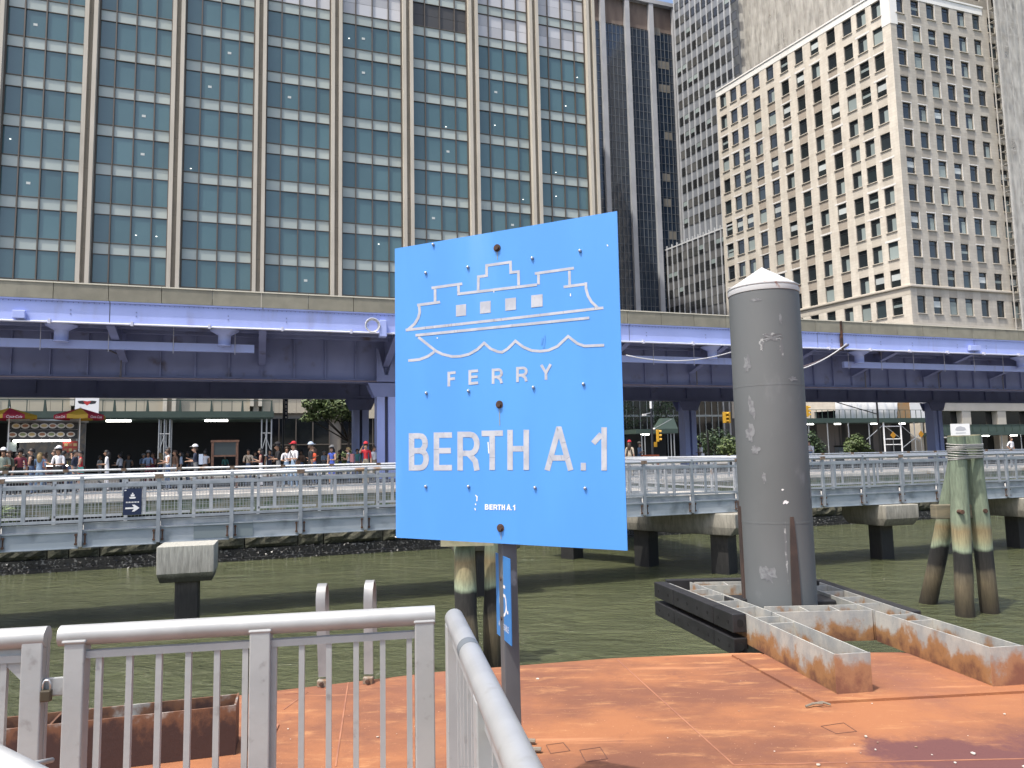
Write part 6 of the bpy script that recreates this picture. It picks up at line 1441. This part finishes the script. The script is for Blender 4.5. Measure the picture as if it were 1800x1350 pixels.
for k in range(16): MB().box(k * Ls_ / 15 - 0.03, k * Ls_ / 15 + 0.03, -0.005, 0.05, zt4, zr4 - 0.051).build('rail_bar', m_green, s3)
for k in range(6): MB().tube([(0.4 + k * Ls_ / 6, 0.3, GROUND), (0.4 + k * Ls_ / 6, 0.3, zb4)], 0.06, 6).build('leg', m_gpipe, s3)
for px_ in (1740, 1790): x = upos(px_, 73) - x0; MB().box(x - 0.6, x + 0.6, 0.6, 0.75, zb4 - 0.14, zb4 - 0.02).build('tube_lamp', m_lamp, s3)
zt5 = onp(1165, 754, 75)[1]; x0 = upos(1118, 75); x1 = upos(1192, 75)
s4 = street('sidewalk_shed', 'small green sidewalk shed under the dark tree', 'shed', x0, 75, 0)
MB().box(0, x1 - x0, 0, 3, zt5 - 0.5, zt5).build('deck', m_green, s4); MB().hexa([(3.2, 0, zt5 + 0.01), (x1 - x0, 0, zt5 + 0.01), (x1 - x0, 2, zt5 + 0.01), (3.2, 2, zt5 + 0.01), (4.2, 0.8, zt5 + 1.3), (x1 - x0, 0.8, zt5 + 1.3), (x1 - x0, 2, zt5 + 1.3), (4.2, 2, zt5 + 1.3)]).build('sloped_cover', m_green, s4)
for x in (0.8, 1.2, 4.6, 5.0): MB().tube([(x, 0.2, GROUND), (x, 0.2, zt5 - 0.5)], 0.06, 6).build('leg', m_gpipe, s4)
MB().box(0.2, x1 - x0, 2.8, 2.9, GROUND, zt5 - 0.51).build('hoarding', mat('black_backing', (0.01, 0.012, 0.014)), s4)  # near-black again, under-shed shade put into the sheet's colour
x = upos(1138, 75) - x0; MB().box(x - 0.5, x + 0.5, 0.5, 0.65, zt5 - 0.66, zt5 - 0.52).build('tube_lamp', m_lamp, s4)
m_or = mat('warning_orange', (0.55, 0.26, 0.02), 0.5)
for lab, px_, py_ in (('orange diamond warning sign on the white scaffold frame', 1570, 765), ('orange diamond warning sign left of the right column', 1619, 763)):
    u_, z_ = onp(px_, py_, 66); t = street('warning_sign', lab, 'sign', u_, 66, GROUND)
    MB().prism([(0, -0.42), (0.42, 0), (0, 0.42), (-0.42, 0)], -0.02, 0.0).build('panel', m_or, t, (0, 0, z_ - GROUND)); MB().tube([(0, 0.03, 0), (0, 0.03, z_ - GROUND)], 0.03, 6).build('post', m_gpipe, t)
u_, z_ = onp(1140, 800, 40); t = street('road_barrier', 'orange road barrier behind the photographer in blue', 'barrier', u_, 40, GROUND)
for x in (-0.35, 0.55): MB().box(x - 0.08, x + 0.08, -0.2, 0.2, 0, 1.0).build('leg', mat('barrier_orange', (0.6, 0.12, 0.03), 0.5), t)
MB().box(-0.5, 0.7, -0.06, 0.06, 0.7, 1.05).build('board', mat('barrier_orange', (0.6, 0.12, 0.03)), t)
u_, z_ = onp(1475, 790, 50); t = street('parking_meter_kiosk', 'grey kiosk box beside the yellow-green bush', 'kiosk', u_, 50, GROUND)
MB().box(-0.28, 0.28, -0.2, 0.2, 0.3, 1.35).build('body', mat('kiosk_grey', (0.25, 0.27, 0.29), 0.4), t, bevel=0.02); MB().box(-0.32, 0.32, -0.24, 0.24, 1.36, 1.5).build('lid', m_blk, t); MB().box(-0.2, 0.2, -0.215, -0.201, 0.4, 1.0).build('panel', m_white, t); MB().box(-0.3, 0.3, -0.22, 0.22, 0, 0.299).build('base', m_blk, t)

# ---- food cart
CP = 37.6; cu = upos(76, CP)
cart = street('food_cart', 'steel food cart with picture menu boards behind the queue', 'food cart', cu, CP, GROUND)
def cx_(px_): return upos(px_, CP) - cu
def cz(py_, px_=76): return onp(px_, py_, CP)[1] - GROUND
m_steel = mat('brushed_steel', (0.42, 0.43, 0.44), 0.35, 0.7, col2=(0.34, 0.35, 0.36), scale=3, stretch=(1, 1, 8))
m_menu = mat('menu_black', (0.016, 0.017, 0.020), 0.4)
xl, xr = cx_(14), cx_(138)
MB().box(xl, xr, 0, 1.7, 0.35, 1.08).build('body', mat('cart_red', (0.16, 0.025, 0.025), 0.5, col2=(0.05, 0.03, 0.03), scale=3), cart)
MB().box(xl, xr, -0.25, 0.02, 1.085, 1.14).build('counter', m_steel, cart)
for x in (xl + 0.06, xr - 0.06):
    for y in (0.05, 1.65): MB().box(x - 0.03, x + 0.03, y - 0.03, y + 0.03, 1.085, cz(740)).build('corner_post', m_steel, cart)
MB().box(xl - 0.05, xr + 0.05, -0.1, 1.75, cz(740), cz(740) + 0.08).build('roof', m_steel, cart)
MB().box(xl + 0.05, xr - 0.05, 1.58, 1.62, 1.09, cz(741)).build('back_panel', mat('cart_back', (0.10, 0.11, 0.12), 0.5, col2=(0.2, 0.17, 0.14), scale=5), cart)
zA, zB, zC = cz(743), cz(756), cz(772)
b1 = MB().box(xl, xr, -0.16, -0.12, zB + 0.02, zA).build('menu_board', m_menu, cart); b2 = MB().box(xl, xr, -0.14, -0.10, zC, zB).build('menu_board', m_menu, cart)
plates = [mat('plate_white', (0.55, 0.53, 0.48), 0.5), mat('plate_rice', (0.48, 0.36, 0.15), 0.6), mat('plate_meat', (0.30, 0.14, 0.07), 0.6), mat('plate_green', (0.22, 0.26, 0.12), 0.6)]
for row, (bd, y, zz, xs_) in enumerate(((b1, -0.165, cz(749), (30, 46, 63, 79, 94, 109, 124)), (b2, -0.145, cz(764), (24, 42, 58, 76, 92, 108, 126)))):
    for k, px_ in enumerate(xs_):
        mb = MB(); w, h = 0.17, 0.115
        mb.prism([(w * math.cos(R(a)), h * math.sin(R(a))) for a in range(0, 360, 30)], -0.004, 0.0, 0); mb.prism([(w * .7 * math.cos(R(a)), h * .6 * math.sin(R(a)) + 0.01) for a in range(0, 360, 40)], -0.008, -0.005, 1)
        mb.build('menu_picture', [plates[0], plates[1 + (k + row) % 3]], bd, (cx_(px_), y, zz))
zl = cz(774.5); MB().box(cx_(26), cx_(126), -0.20, -0.15, zl - 0.05, zl + 0.03).build('tube_lamp', m_lamp, cart)
MB().box(cx_(80), cx_(130), -0.27, -0.255, 1.085, 1.12).build('counter_lamp', m_lamp, cart)
MB().box(cx_(112), xr, -0.12, -0.08, cz(796), cz(776)).build('price_board', mat('price_red', (0.35, 0.04, 0.03), 0.5), cart)
for k in range(6): MB().box(cx_(115 + 8 * (k % 3)), cx_(121 + 8 * (k % 3)), -0.126, -0.121, cz(785 + 9 * (k // 3)), cz(780 + 9 * (k // 3))).build('price_picture', plates[1 + k % 2], cart)
MB().box(xl, cx_(31), -0.1, -0.06, cz(793), cz(777)).build('permit_board', mat('pale_permit', (0.45, 0.5, 0.45), 0.6), cart)
m_can = [mat('can_silver', (0.5, 0.5, 0.52), 0.3, 0.5), mat('can_red', (0.35, 0.03, 0.03), 0.4), mat('can_yellow', (0.5, 0.38, 0.05), 0.5)]
for k in range(16): MB().lathe([(0.035, 0), (0.035, 0.13), (0.025, 0.15)], 8).build('drink_can', m_can[k % 3], cart, (xl + 0.5 + k * 0.13, 0.1 + 0.1 * (k % 2), 1.145))
for x in (xl + 0.5, xr - 0.5): MB().tube([(x, 0.02, 0.3), (x, 0.14, 0.3)], 0.3, 16).build('wheel', m_blk, cart)
m_ured = mat('umbrella_red', (0.28, 0.012, 0.03), 0.6); m_uyel = mat('umbrella_yellow', (0.40, 0.25, 0.02), 0.6)
def parasol(label, px_, p, rot, group='cart umbrellas'):
    u_ = upos(px_, p); t = street('cart_umbrella', label, 'umbrella', u_, p, GROUND, group)
    ztop = onp(px_, 717, p)[1] - GROUND; zrim = onp(px_, 735, p)[1] - GROUND; r_ = 1.02
    MB().tube([(0, 0, 0), (0, 0, ztop + 0.05)], 0.022, 8).build('pole', m_white, t)
    for k in range(8):
        a0, a1 = rot + k * math.pi / 4, rot + (k + 1) * math.pi / 4; am = (a0 + a1) / 2
        A = Vector((r_ * math.cos(a0), r_ * math.sin(a0), zrim + 0.12)); B_ = Vector((r_ * math.cos(a1), r_ * math.sin(a1), zrim + 0.12)); T = Vector((0, 0, ztop))
        A2_, B2_ = A - Vector((0, 0, 0.17)), B_ - Vector((0, 0, 0.17)); Mi = (A + B_) / 2 * 1.0; Mi.z = zrim + 0.09
        MB().add([T, A, Mi, B_, A2_, Mi - Vector((0, 0, 0.16)), B2_], [(0, 1, 2), (0, 2, 3), (1, 4, 5, 2), (2, 5, 6, 3)]).build('canopy_panel', m_ured if k % 2 else m_uyel, t)
        rib_ = MB().tube([T - Vector((0, 0, 0.04)), A - Vector((0, 0, 0.03))], 0.008, 5).build('rib', m_gpipe, t)
        if k % 2 and math.sin(am) < -0.3:
            me = text_mesh('Coca-Cola', 0.155, m_white, 0.85, 0.35)
            for up_, sc_ in ((0.0, 1.0),):
                o = put('lettering', me, t)
                x = Vector((-math.sin(am), math.cos(am), 0)); n_ = Vector((math.cos(am), math.sin(am), 0)); c = n_ * (r_ * math.cos(math.pi / 8) + 0.006); c.z = zrim + 0.015
                o.matrix_local = Matrix(((x.x, 0, n_.x, c.x), (x.y, 0, n_.y, c.y), (0, 1, n_.z, c.z), (0, 0, 0, 1)))
    return t
parasol('red and yellow umbrella at the left edge beside the food cart', 15, CP - 0.9, R(-22.5 - 45 + 25))
parasol('red and yellow umbrella at the right end of the food cart', 140, CP - 0.9, R(-22.5 + 5))

# ================================================================== PEOPLE
def body_mesh(name, armL, armR, lean=0.0, sleeve=True, dress=False, wide=1.0):
    """one continuous skinned figure facing -y, 1.70 m tall; slots skin, top, trousers, shoes; arms given as (elbow, wrist) offsets from the shoulder"""
    bm = bmesh.new(); lay = bm.verts.layers.skin.verify(); segs = []
    def V(co, r, root=False):
        v = bm.verts.new(co); r = r if isinstance(r, tuple) else (r, r); v[lay].radius = r; v[lay].use_root = root; return v
    def E(a, b_, slot): bm.edges.new((a, b_)); segs.append((a.co.copy(), b_.co.copy(), slot))
    ly = -lean
    pel = V((0, 0, 0.93), (0.135 * wide, 0.105), True); wai = V((0, ly * .3, 1.10), (0.118 * wide, 0.095)); che = V((0, ly * .7, 1.28), (0.14 * wide, 0.105)); upc = V((0, ly, 1.405), (0.10, 0.085))
    nk = V((0, ly - .012, 1.475), 0.05); hl = V((0, ly - .035, 1.545), (0.072, 0.085)); hm = V((0, ly - .025, 1.61), (0.082, 0.095)); ht = V((0, ly - .02, 1.665), (0.06, 0.07))
    nose = V((0, ly - .135, 1.575), 0.012)
    E(pel, wai, 2 if not dress else 1); E(wai, che, 1); E(che, upc, 1); E(upc, nk, 0); E(nk, hl, 0); E(hl, hm, 0); E(hm, ht, 0); E(hl, nose, 0)
    for s_, (el, wr) in ((-1, armL), (1, armR)):
        sh = V((s_ * 0.165 * wide, ly, 1.39), 0.062); e_ = V(sh.co + Vector((s_ * el[0], el[1], el[2])), 0.042); w_ = V(e_.co + Vector((s_ * wr[0], wr[1], wr[2])), 0.029)
        d = Vector((s_ * wr[0], wr[1], wr[2])).normalized(); side = d.cross(Vector((0, 0, 1)) if abs(d.z) < .8 else Vector((0, 1, 0))).normalized()
        pm = V(w_.co + d * 0.06, (0.03, 0.022))
        E(upc, sh, 1); E(sh, e_, 1 if sleeve else 0); E(e_, w_, 0); E(w_, pm, 0)
        for k in range(4): f1 = V(pm.co + d * (0.055 + 0.012 * (k in (1, 2))) + side * (k - 1.5) * 0.022 + Vector((0, 0, -0.012)), 0.0085); E(pm, f1, 0)
        th = V(w_.co + d * 0.05 + side * (-0.05 * s_), 0.010); E(w_, th, 0)
    for s_ in (-1, 1):
        hp = V((s_ * 0.085, 0, 0.87), 0.085); kn = V((s_ * 0.095, -0.015 + 0.03 * s_, 0.49), 0.058 if not dress else 0.062); an = V((s_ * 0.10, 0.03 + 0.03 * s_, 0.085), 0.038); to = V((s_ * 0.11, -0.13 + 0.03 * s_, 0.035), 0.035)
        E(pel, hp, 2 if not dress else 1); E(hp, kn, 2 if not dress else 1); E(kn, an, 2 if not dress else 0); E(an, to, 3)
    me = bpy.data.meshes.new(name); bm.to_mesh(me); bm.free()
    ob = bpy.data.objects.new(name, me); COL.objects.link(ob)
    ob.modifiers.new('s', 'SKIN'); ob.modifiers[0].branch_smoothing = 0.6
    ss = ob.modifiers.new('u', 'SUBSURF'); ss.levels = 1; ss.render_levels = 1
    bpy.context.view_layer.update()
    out = bpy.data.meshes.new_from_object(ob.evaluated_get(bpy.context.evaluated_depsgraph_get())); bpy.data.objects.remove(ob); bpy.data.meshes.remove(me)
    out.name = name; out.materials.clear()
    for mm in (m_skin[0], m_cloth('white'), m_cloth('navy'), m_shoe): out.materials.append(mm)
    for p in out.polygons:
        c = p.center; best = None
        for a, b_, s_ in segs:
            d = b_ - a; t = max(0, min(1, (c - a).dot(d) / max(1e-9, d.length_squared))); q = (c - (a + d * t)).length
            if best is None or q < best[0]: best = (q, s_)
        p.material_index = best[1]; p.use_smooth = True
    return out
m_skin = [mat('skin_light', (0.42, 0.25, 0.17), 0.6), mat('skin_tan', (0.30, 0.165, 0.10), 0.6), mat('skin_dark', (0.12, 0.065, 0.04), 0.6)]
m_shoe = mat('shoes', (0.05, 0.05, 0.055), 0.6)
CL = dict(white=(0.66, 0.66, 0.68), navy=(0.02, 0.026, 0.05), black=(0.014, 0.014, 0.016), red=(0.42, 0.02, 0.03), denim=(0.22, 0.32, 0.45), jeans=(0.07, 0.11, 0.20), sage=(0.20, 0.24, 0.20), maroon=(0.16, 0.03, 0.045), orange=(0.55, 0.08, 0.03), blue=(0.05, 0.09, 0.40), beige=(0.42, 0.36, 0.28), grey=(0.16, 0.165, 0.17), lightblue=(0.42, 0.49, 0.60), khaki=(0.28, 0.24, 0.17), pink=(0.50, 0.22, 0.22), teal=(0.10, 0.30, 0.28), brown=(0.12, 0.07, 0.045), olive=(0.06, 0.065, 0.045), steelblue=(0.16, 0.23, 0.34))
def m_cloth(c): return mat('cloth_' + c, CL[c], 0.85)
m_hair = dict(black=mat('hair_black', (0.010, 0.009, 0.009), 0.5), brown=mat('hair_brown', (0.045, 0.026, 0.016), 0.5), blond=mat('hair_blond', (0.30, 0.21, 0.09), 0.5), grey=mat('hair_grey', (0.25, 0.25, 0.25), 0.6))
DOWN = ((0.045, 0.02, -0.28), (0.01, -0.05, -0.25)); PHONE = ((0.03, -0.03, -0.27), (-0.08, -0.20, 0.10)); HOLD = ((0.05, -0.04, -0.26), (-0.10, -0.21, 0.0)); UP = ((0.08, -0.16, -0.06), (-0.10, -0.12, 0.20)); HIP = ((0.14, 0.05, -0.24), (-0.12, -0.08, -0.18))
POSE = dict(stand=body_mesh('body', DOWN, DOWN), phone=body_mesh('body', DOWN, PHONE, 0.02), both=body_mesh('body', PHONE, HOLD, 0.04), hold=body_mesh('body', HOLD, HOLD, 0.02), up=body_mesh('body', UP, DOWN, 0.0), bare=body_mesh('body', HOLD, PHONE, 0.02, False), dress=body_mesh('body', DOWN, HOLD, 0.02, False, True), hip=body_mesh('body', HIP, DOWN), big=body_mesh('body', DOWN, HOLD, 0.03, True, False, 1.15))
def ly_of(p): return dict(phone=.02, both=.04, hold=.02, bare=.02, dress=.02, big=.03).get(p, 0.0)
def hairmesh(kind):
    mb = MB(); seg = 14
    prof = [(0.0, 1.0), (0.45, 0.9), (0.8, 0.62), (0.98, 0.25), (1.0, -0.05)]
    vs = []; fs = []
    cz_ = 1.625; rx, ry, rz = 0.096, 0.112, 0.105
    for r_, z in prof:
        for k in range(seg):
            a = 2 * math.pi * k / seg; zz = z
            if kind in ('short', 'long') and z < 0.5: zz = z + 0.35 * max(0, -math.sin(a)) - (0.75 if kind == 'short' else 0.55) * max(0, math.sin(a)) * (1 if z < 0.1 else .4)
            vs.append((r_ * rx * math.cos(a), r_ * ry * math.sin(a) - 0.005, cz_ + zz * rz))
    for i in range(len(prof) - 1):
        for k in range(seg): fs.append((i * seg + k, i * seg + (k + 1) % seg, (i + 1) * seg + (k + 1) % seg, (i + 1) * seg + k))
    mb.add(vs, fs)
    if kind == 'long': mb.lathe([(0.02, 0.0), (0.09, 0.08), (0.105, 0.25), (0.095, 0.36), (0.03, 0.40)], 10, (0, 0.055, 1.26))
    if kind == 'bun': mb.lathe([(0.01, 0.0), (0.045, 0.03), (0.05, 0.06), (0.01, 0.1)], 8, (0, 0.06, 1.69)); mb.lathe([(0.03, 0), (0.085, 0.05), (0.085, 0.13)], 10, (0, 0.025, 1.5))
    if kind == 'cap':
        mb.add([(-0.075, -0.09, 1.635), (0.075, -0.09, 1.635), (0.06, -0.185, 1.62), (-0.06, -0.185, 1.62), (-0.075, -0.09, 1.645), (0.075, -0.09, 1.645), (0.06, -0.185, 1.627), (-0.06, -0.185, 1.627)], [(3, 2, 1, 0), (4, 5, 6, 7), (0, 1, 5, 4), (1, 2, 6, 5), (2, 3, 7, 6), (3, 0, 4, 7)])
    return mb.mesh('hair' if kind != 'cap' else 'cap', m_hair['black'], True)
HAIR = {k: hairmesh(k) for k in ('short', 'long', 'bun', 'cap')}
pack_me = None
mbp = MB().box(-0.15, 0.15, 0.10, 0.25, 1.0, 1.40); pack_me = mbp.mesh('backpack', m_cloth('navy'))
bag_me = MB().hexa([(0.17, -0.12, 0.82), (0.24, -0.12, 0.82), (0.24, 0.12, 0.82), (0.17, 0.12, 0.82), (0.18, -0.09, 1.06), (0.23, -0.09, 1.06), (0.23, 0.09, 1.06), (0.18, 0.09, 1.06)]).mesh('bag', m_cloth('beige'))
strap_me = MB().bar((-0.10, -0.115, 1.42), (0.17, -0.12, 0.98), 0.03, 0.012).mesh('strap', m_cloth('black'))
phone_me = MB().box(-0.035, 0.035, -0.005, 0.005, -0.07, 0.07).mesh('phone', m_blk)
def person(label, px_, ytop, top, legs, pose='stand', face=0, hair='short', hc='black', skin=0, h=1.68, extra=None, ec='navy', cap=None, drop=0.0):
    hor = 804 - 0.0206 * (px_ - 900); Y = (GROUND + h - drop - CAMZ) * FPX / max(6.0, hor - ytop); Y = max(25.2, min(46, Y))
    d = ray(px_, 800); q = d * (Y / d.y)
    # keep everyone on the quay side of the railing
    if Vector((q.x, q.y, 0)).dot(N2) < PB + 0.6: q = d * ((PB + 0.6) / d.dot(N2))
    t = thing('person', label, 'person', (q.x, q.y, GROUND - drop), R(face), 'people on the quay'); s_ = h / 1.72
    def child(nm, me, mats_=None):
        o = put(nm, me, t); o.scale = (s_, s_, s_)
        if mats_:
            for i, mm in enumerate(mats_): o.material_slots[i].link = 'OBJECT'; o.material_slots[i].material = mm
        return o
    child('body', POSE[pose], [m_skin[skin], m_cloth(top), m_cloth(legs), m_shoe])
    ly = ly_of(pose)
    o = child('hair', HAIR[hair], [m_hair[hc]]); o.location.y = -ly * s_
    if cap: o = child('cap', HAIR['cap'], [m_cloth(cap)]); o.location = (0, -ly * s_, 0.012); o.scale = (s_ * 1.04,) * 3
    if extra == 'pack': child('backpack', pack_me, [m_cloth(ec)])
    if extra == 'bag': child('bag', bag_me, [m_cloth(ec)]); child('strap', strap_me)
    return t
PPL = [
 ('person in white cap and sage shirt at the left edge of the queue', 6, 790, 'sage', 'olive', 'hold', 30, 'short', 'brown', 1, 1.72, None, 'navy', 'white'),
 ('person in dark green top behind the white cap at the left', 17, 792, 'olive', 'black', 'stand', -20, 'short', 'brown', 0, 1.68, None, 'navy', None),
 ('person in black patterned clothes left of the white T-shirt', 30, 795, 'black', 'black', 'both', 60, 'bun', 'black', 1, 1.66, None, 'navy', None),
 ('person with dark bob in white T-shirt before the food cart', 43, 797, 'white', 'khaki', 'stand', -80, 'short', 'black', 1, 1.62, None, 'navy', None),
 ('tall person in black vest and sunglasses before the food cart', 57, 788, 'black', 'jeans', 'bare', -70, 'short', 'black', 0, 1.78, None, 'navy', None),
 ('blond person in loose light denim shirt before the food cart', 70, 795, 'denim', 'denim', 'big', 200, 'long', 'blond', 0, 1.66, None, 'navy', None),
 ('person with long dark hair and black T-shirt at the cart', 98, 790, 'black', 'black', 'phone', -60, 'long', 'brown', 0, 1.70, None, 'navy', None),
 ('person with navy and white backpack at the cart counter', 112, 792, 'black', 'black', 'up', 180, 'short', 'black', 1, 1.68, 'pack', 'navy', None),
 ('person in navy stripes left of the red dress', 132, 791, 'navy', 'grey', 'stand', 100, 'short', 'black', 0, 1.68, None, 'navy', None),
 ('person in red dress with teal bag', 143, 792, 'red', 'red', 'dress', -60, 'short', 'black', 0, 1.68, 'bag', 'teal', None),
 ('low seated person in white shirt before the dark shed', 176, 812, 'white', 'white', 'stand', 90, 'short', 'brown', 1, 1.68, None, 'navy', None),
 ('person with long dark hair in all white', 189, 791, 'white', 'white', 'hold', -60, 'long', 'black', 1, 1.70, None, 'navy', None),
 ('person in white blouse looking left at a phone', 213, 796, 'white', 'navy', 'both', -90, 'bun', 'black', 0, 1.64, None, 'navy', None),
 ('person in black and white scarf and dark shirt', 261, 794, 'steelblue', 'maroon', 'hold', 10, 'short', 'black', 1, 1.66, None, 'navy', 'grey'),
 ('person in maroon top beside the patterned scarf', 270, 796, 'maroon', 'maroon', 'bare', -20, 'short', 'brown', 1, 1.64, None, 'navy', None),
 ('person in white tank top and jeans by the pipe tower', 296, 789, 'white', 'jeans', 'bare', -50, 'bun', 'brown', 0, 1.70, None, 'navy', None),
 ('person in orange-brown top behind the pale blue shirt', 308, 791, 'brown', 'grey', 'stand', -40, 'short', 'brown', 1, 1.68, None, 'navy', None),
 ('person in pale blue shirt with long dark hair', 319, 793, 'lightblue', 'black', 'stand', -70, 'long', 'black', 0, 1.68, None, 'navy', None),
 ('person in white cap and navy jacket reading a phone', 345, 784, 'navy', 'grey', 'both', -70, 'short', 'brown', 0, 1.78, 'pack', 'lightblue', 'white'),
 ('person in white strapless top left of the notice board', 361, 791, 'white', 'brown', 'bare', -140, 'bun', 'black', 0, 1.68, None, 'navy', None),
 ('person in beige shirt with crossbody strap right of the notice board', 437, 789, 'beige', 'jeans', 'hold', 5, 'short', 'black', 1, 1.68, 'bag', 'black', None),
 ('person in maroon sleeveless top and white trousers', 459, 788, 'maroon', 'white', 'bare', -70, 'long', 'black', 0, 1.68, None, 'navy', None),
 ('tall person in black T-shirt and black cap', 490, 780, 'black', 'grey', 'both', -60, 'short', 'black', 1, 1.80, None, 'navy', 'black'),
 ('person in white T-shirt with dark crossbody bag', 504, 785, 'white', 'denim', 'hold', 20, 'short', 'brown', 1, 1.72, 'bag', 'black', None),
 ('person in red cap and white T-shirt holding a brown bag', 517, 779, 'white', 'denim', 'hold', -30, 'short', 'brown', 0, 1.80, 'bag', 'brown', 'red'),
 ('person in pale blue cap and black top', 545, 780, 'black', 'black', 'phone', 120, 'short', 'brown', 1, 1.76, None, 'navy', 'lightblue'),
 ('person in orange T-shirt and jeans', 553, 786, 'orange', 'jeans', 'both', -50, 'long', 'brown', 0, 1.70, None, 'navy', None),
 ('person in blue dress and grey cap', 584, 785, 'blue', 'blue', 'dress', -20, 'long', 'black', 0, 1.70, None, 'navy', 'grey'),
 ('person in white tank top carrying a pink bag', 613, 786, 'white', 'jeans', 'bare', -90, 'short', 'blond', 0, 1.70, 'pack', 'pink', None),
 ('person in red T-shirt and red cap beside the column', 643, 779, 'red', 'khaki', 'up', 10, 'short', 'brown', 0, 1.80, None, 'navy', 'red'),
 ('person in white shirt half behind the lavender column', 657, 784, 'white', 'khaki', 'stand', 70, 'short', 'brown', 1, 1.74, None, 'navy', None),
 ('person with long brown hair and red hat right of the sign', 1107, 776, 'beige', 'khaki', 'stand', 150, 'long', 'brown', 0, 1.72, None, 'navy', 'red'),
 ('bearded person in grey-blue T-shirt holding up a phone', 1123, 778, 'steelblue', 'jeans', 'both', 60, 'short', 'brown', 0, 1.78, None, 'navy', 'beige'),
 ('person in white T-shirt with a white bundle', 1233, 781, 'white', 'white', 'big', -80, 'short', 'black', 2, 1.72, 'bag', 'white', None),
 ('person in white top with backpack right of the guide pile', 1424, 785, 'white', 'steelblue', 'both', -50, 'short', 'brown', 0, 1.68, 'pack', 'white', None),
 ('person in white vest behind the rail at the far right', 1779, 778, 'white', 'grey', 'hip', 20, 'bun', 'brown', 0, 1.68, None, 'navy', None)]
PPL += [
 ('person in grey T-shirt between the white cap and the dark hat', 11, 795, 'grey', 'navy', 'hip', 160, 'short', 'black', 2, 1.66, None, 'navy', None),
 ('person in black sun hat and floral top at the left', 36, 791, 'maroon', 'black', 'stand', 30, 'short', 'black', 1, 1.70, None, 'navy', 'black'),
 ('person in pale pink top beside the denim shirt', 80, 797, 'pink', 'jeans', 'hold', -40, 'bun', 'brown', 0, 1.62, None, 'navy', None),
 ('person in white cap and white T-shirt before the cart counter', 104, 787, 'white', 'black', 'hold', 0, 'short', 'black', 1, 1.74, None, 'navy', 'white'),
 ('person in olive jacket at the counter end of the cart', 124, 793, 'olive', 'jeans', 'phone', 150, 'short', 'brown', 0, 1.70, None, 'navy', None),
 ('person in grey dress beside the white blouse', 226, 799, 'grey', 'grey', 'dress', 40, 'short', 'brown', 1, 1.60, None, 'navy', None),
 ('person in striped-blue polo behind the patterned scarf', 252, 797, 'steelblue', 'khaki', 'hold', 60, 'short', 'grey', 0, 1.66, None, 'navy', None),
 ('person in lime-tan top behind the pipe tower', 282, 796, 'khaki', 'jeans', 'stand', -100, 'long', 'blond', 0, 1.64, None, 'navy', None),
 ('person in black hoodie left of the white cap reader', 331, 793, 'black', 'jeans', 'hip', -60, 'short', 'black', 2, 1.68, 'pack', 'grey', None),
 ('person in checked green shirt seen through the notice board legs', 396, 805, 'teal', 'black', 'stand', 0, 'short', 'brown', 0, 1.55, None, 'navy', None),
 ('person in dark grey jacket beside the maroon top', 447, 793, 'grey', 'black', 'phone', 80, 'short', 'black', 1, 1.66, None, 'navy', None),
 ('person in navy dress before the pipe legs', 474, 790, 'navy', 'navy', 'dress', 30, 'long', 'black', 1, 1.66, None, 'navy', None),
 ('person in brown vest behind the white T-shirts', 530, 791, 'brown', 'jeans', 'bare', -10, 'short', 'black', 2, 1.66, None, 'navy', None),
 ('person in pale grey shirt left of the blue dress', 569, 792, 'lightblue', 'grey', 'hold', 60, 'short', 'grey', 0, 1.66, None, 'navy', None),
 ('person in black top right of the blue dress', 598, 791, 'black', 'jeans', 'phone', -60, 'bun', 'black', 1, 1.66, None, 'navy', None),
 ('person in teal T-shirt left of the red shirt', 628, 789, 'teal', 'khaki', 'stand', 20, 'short', 'brown', 0, 1.68, None, 'navy', None)]
for (lab, x, y, top, legs, pose, face, hair, hc, sk, h, ex, ec, cap) in PPL:
    person(lab, x, y, top, legs, pose, face, hair, hc, sk, h, ex, ec, cap, 0.0 if 'seated' not in lab else 0.0)
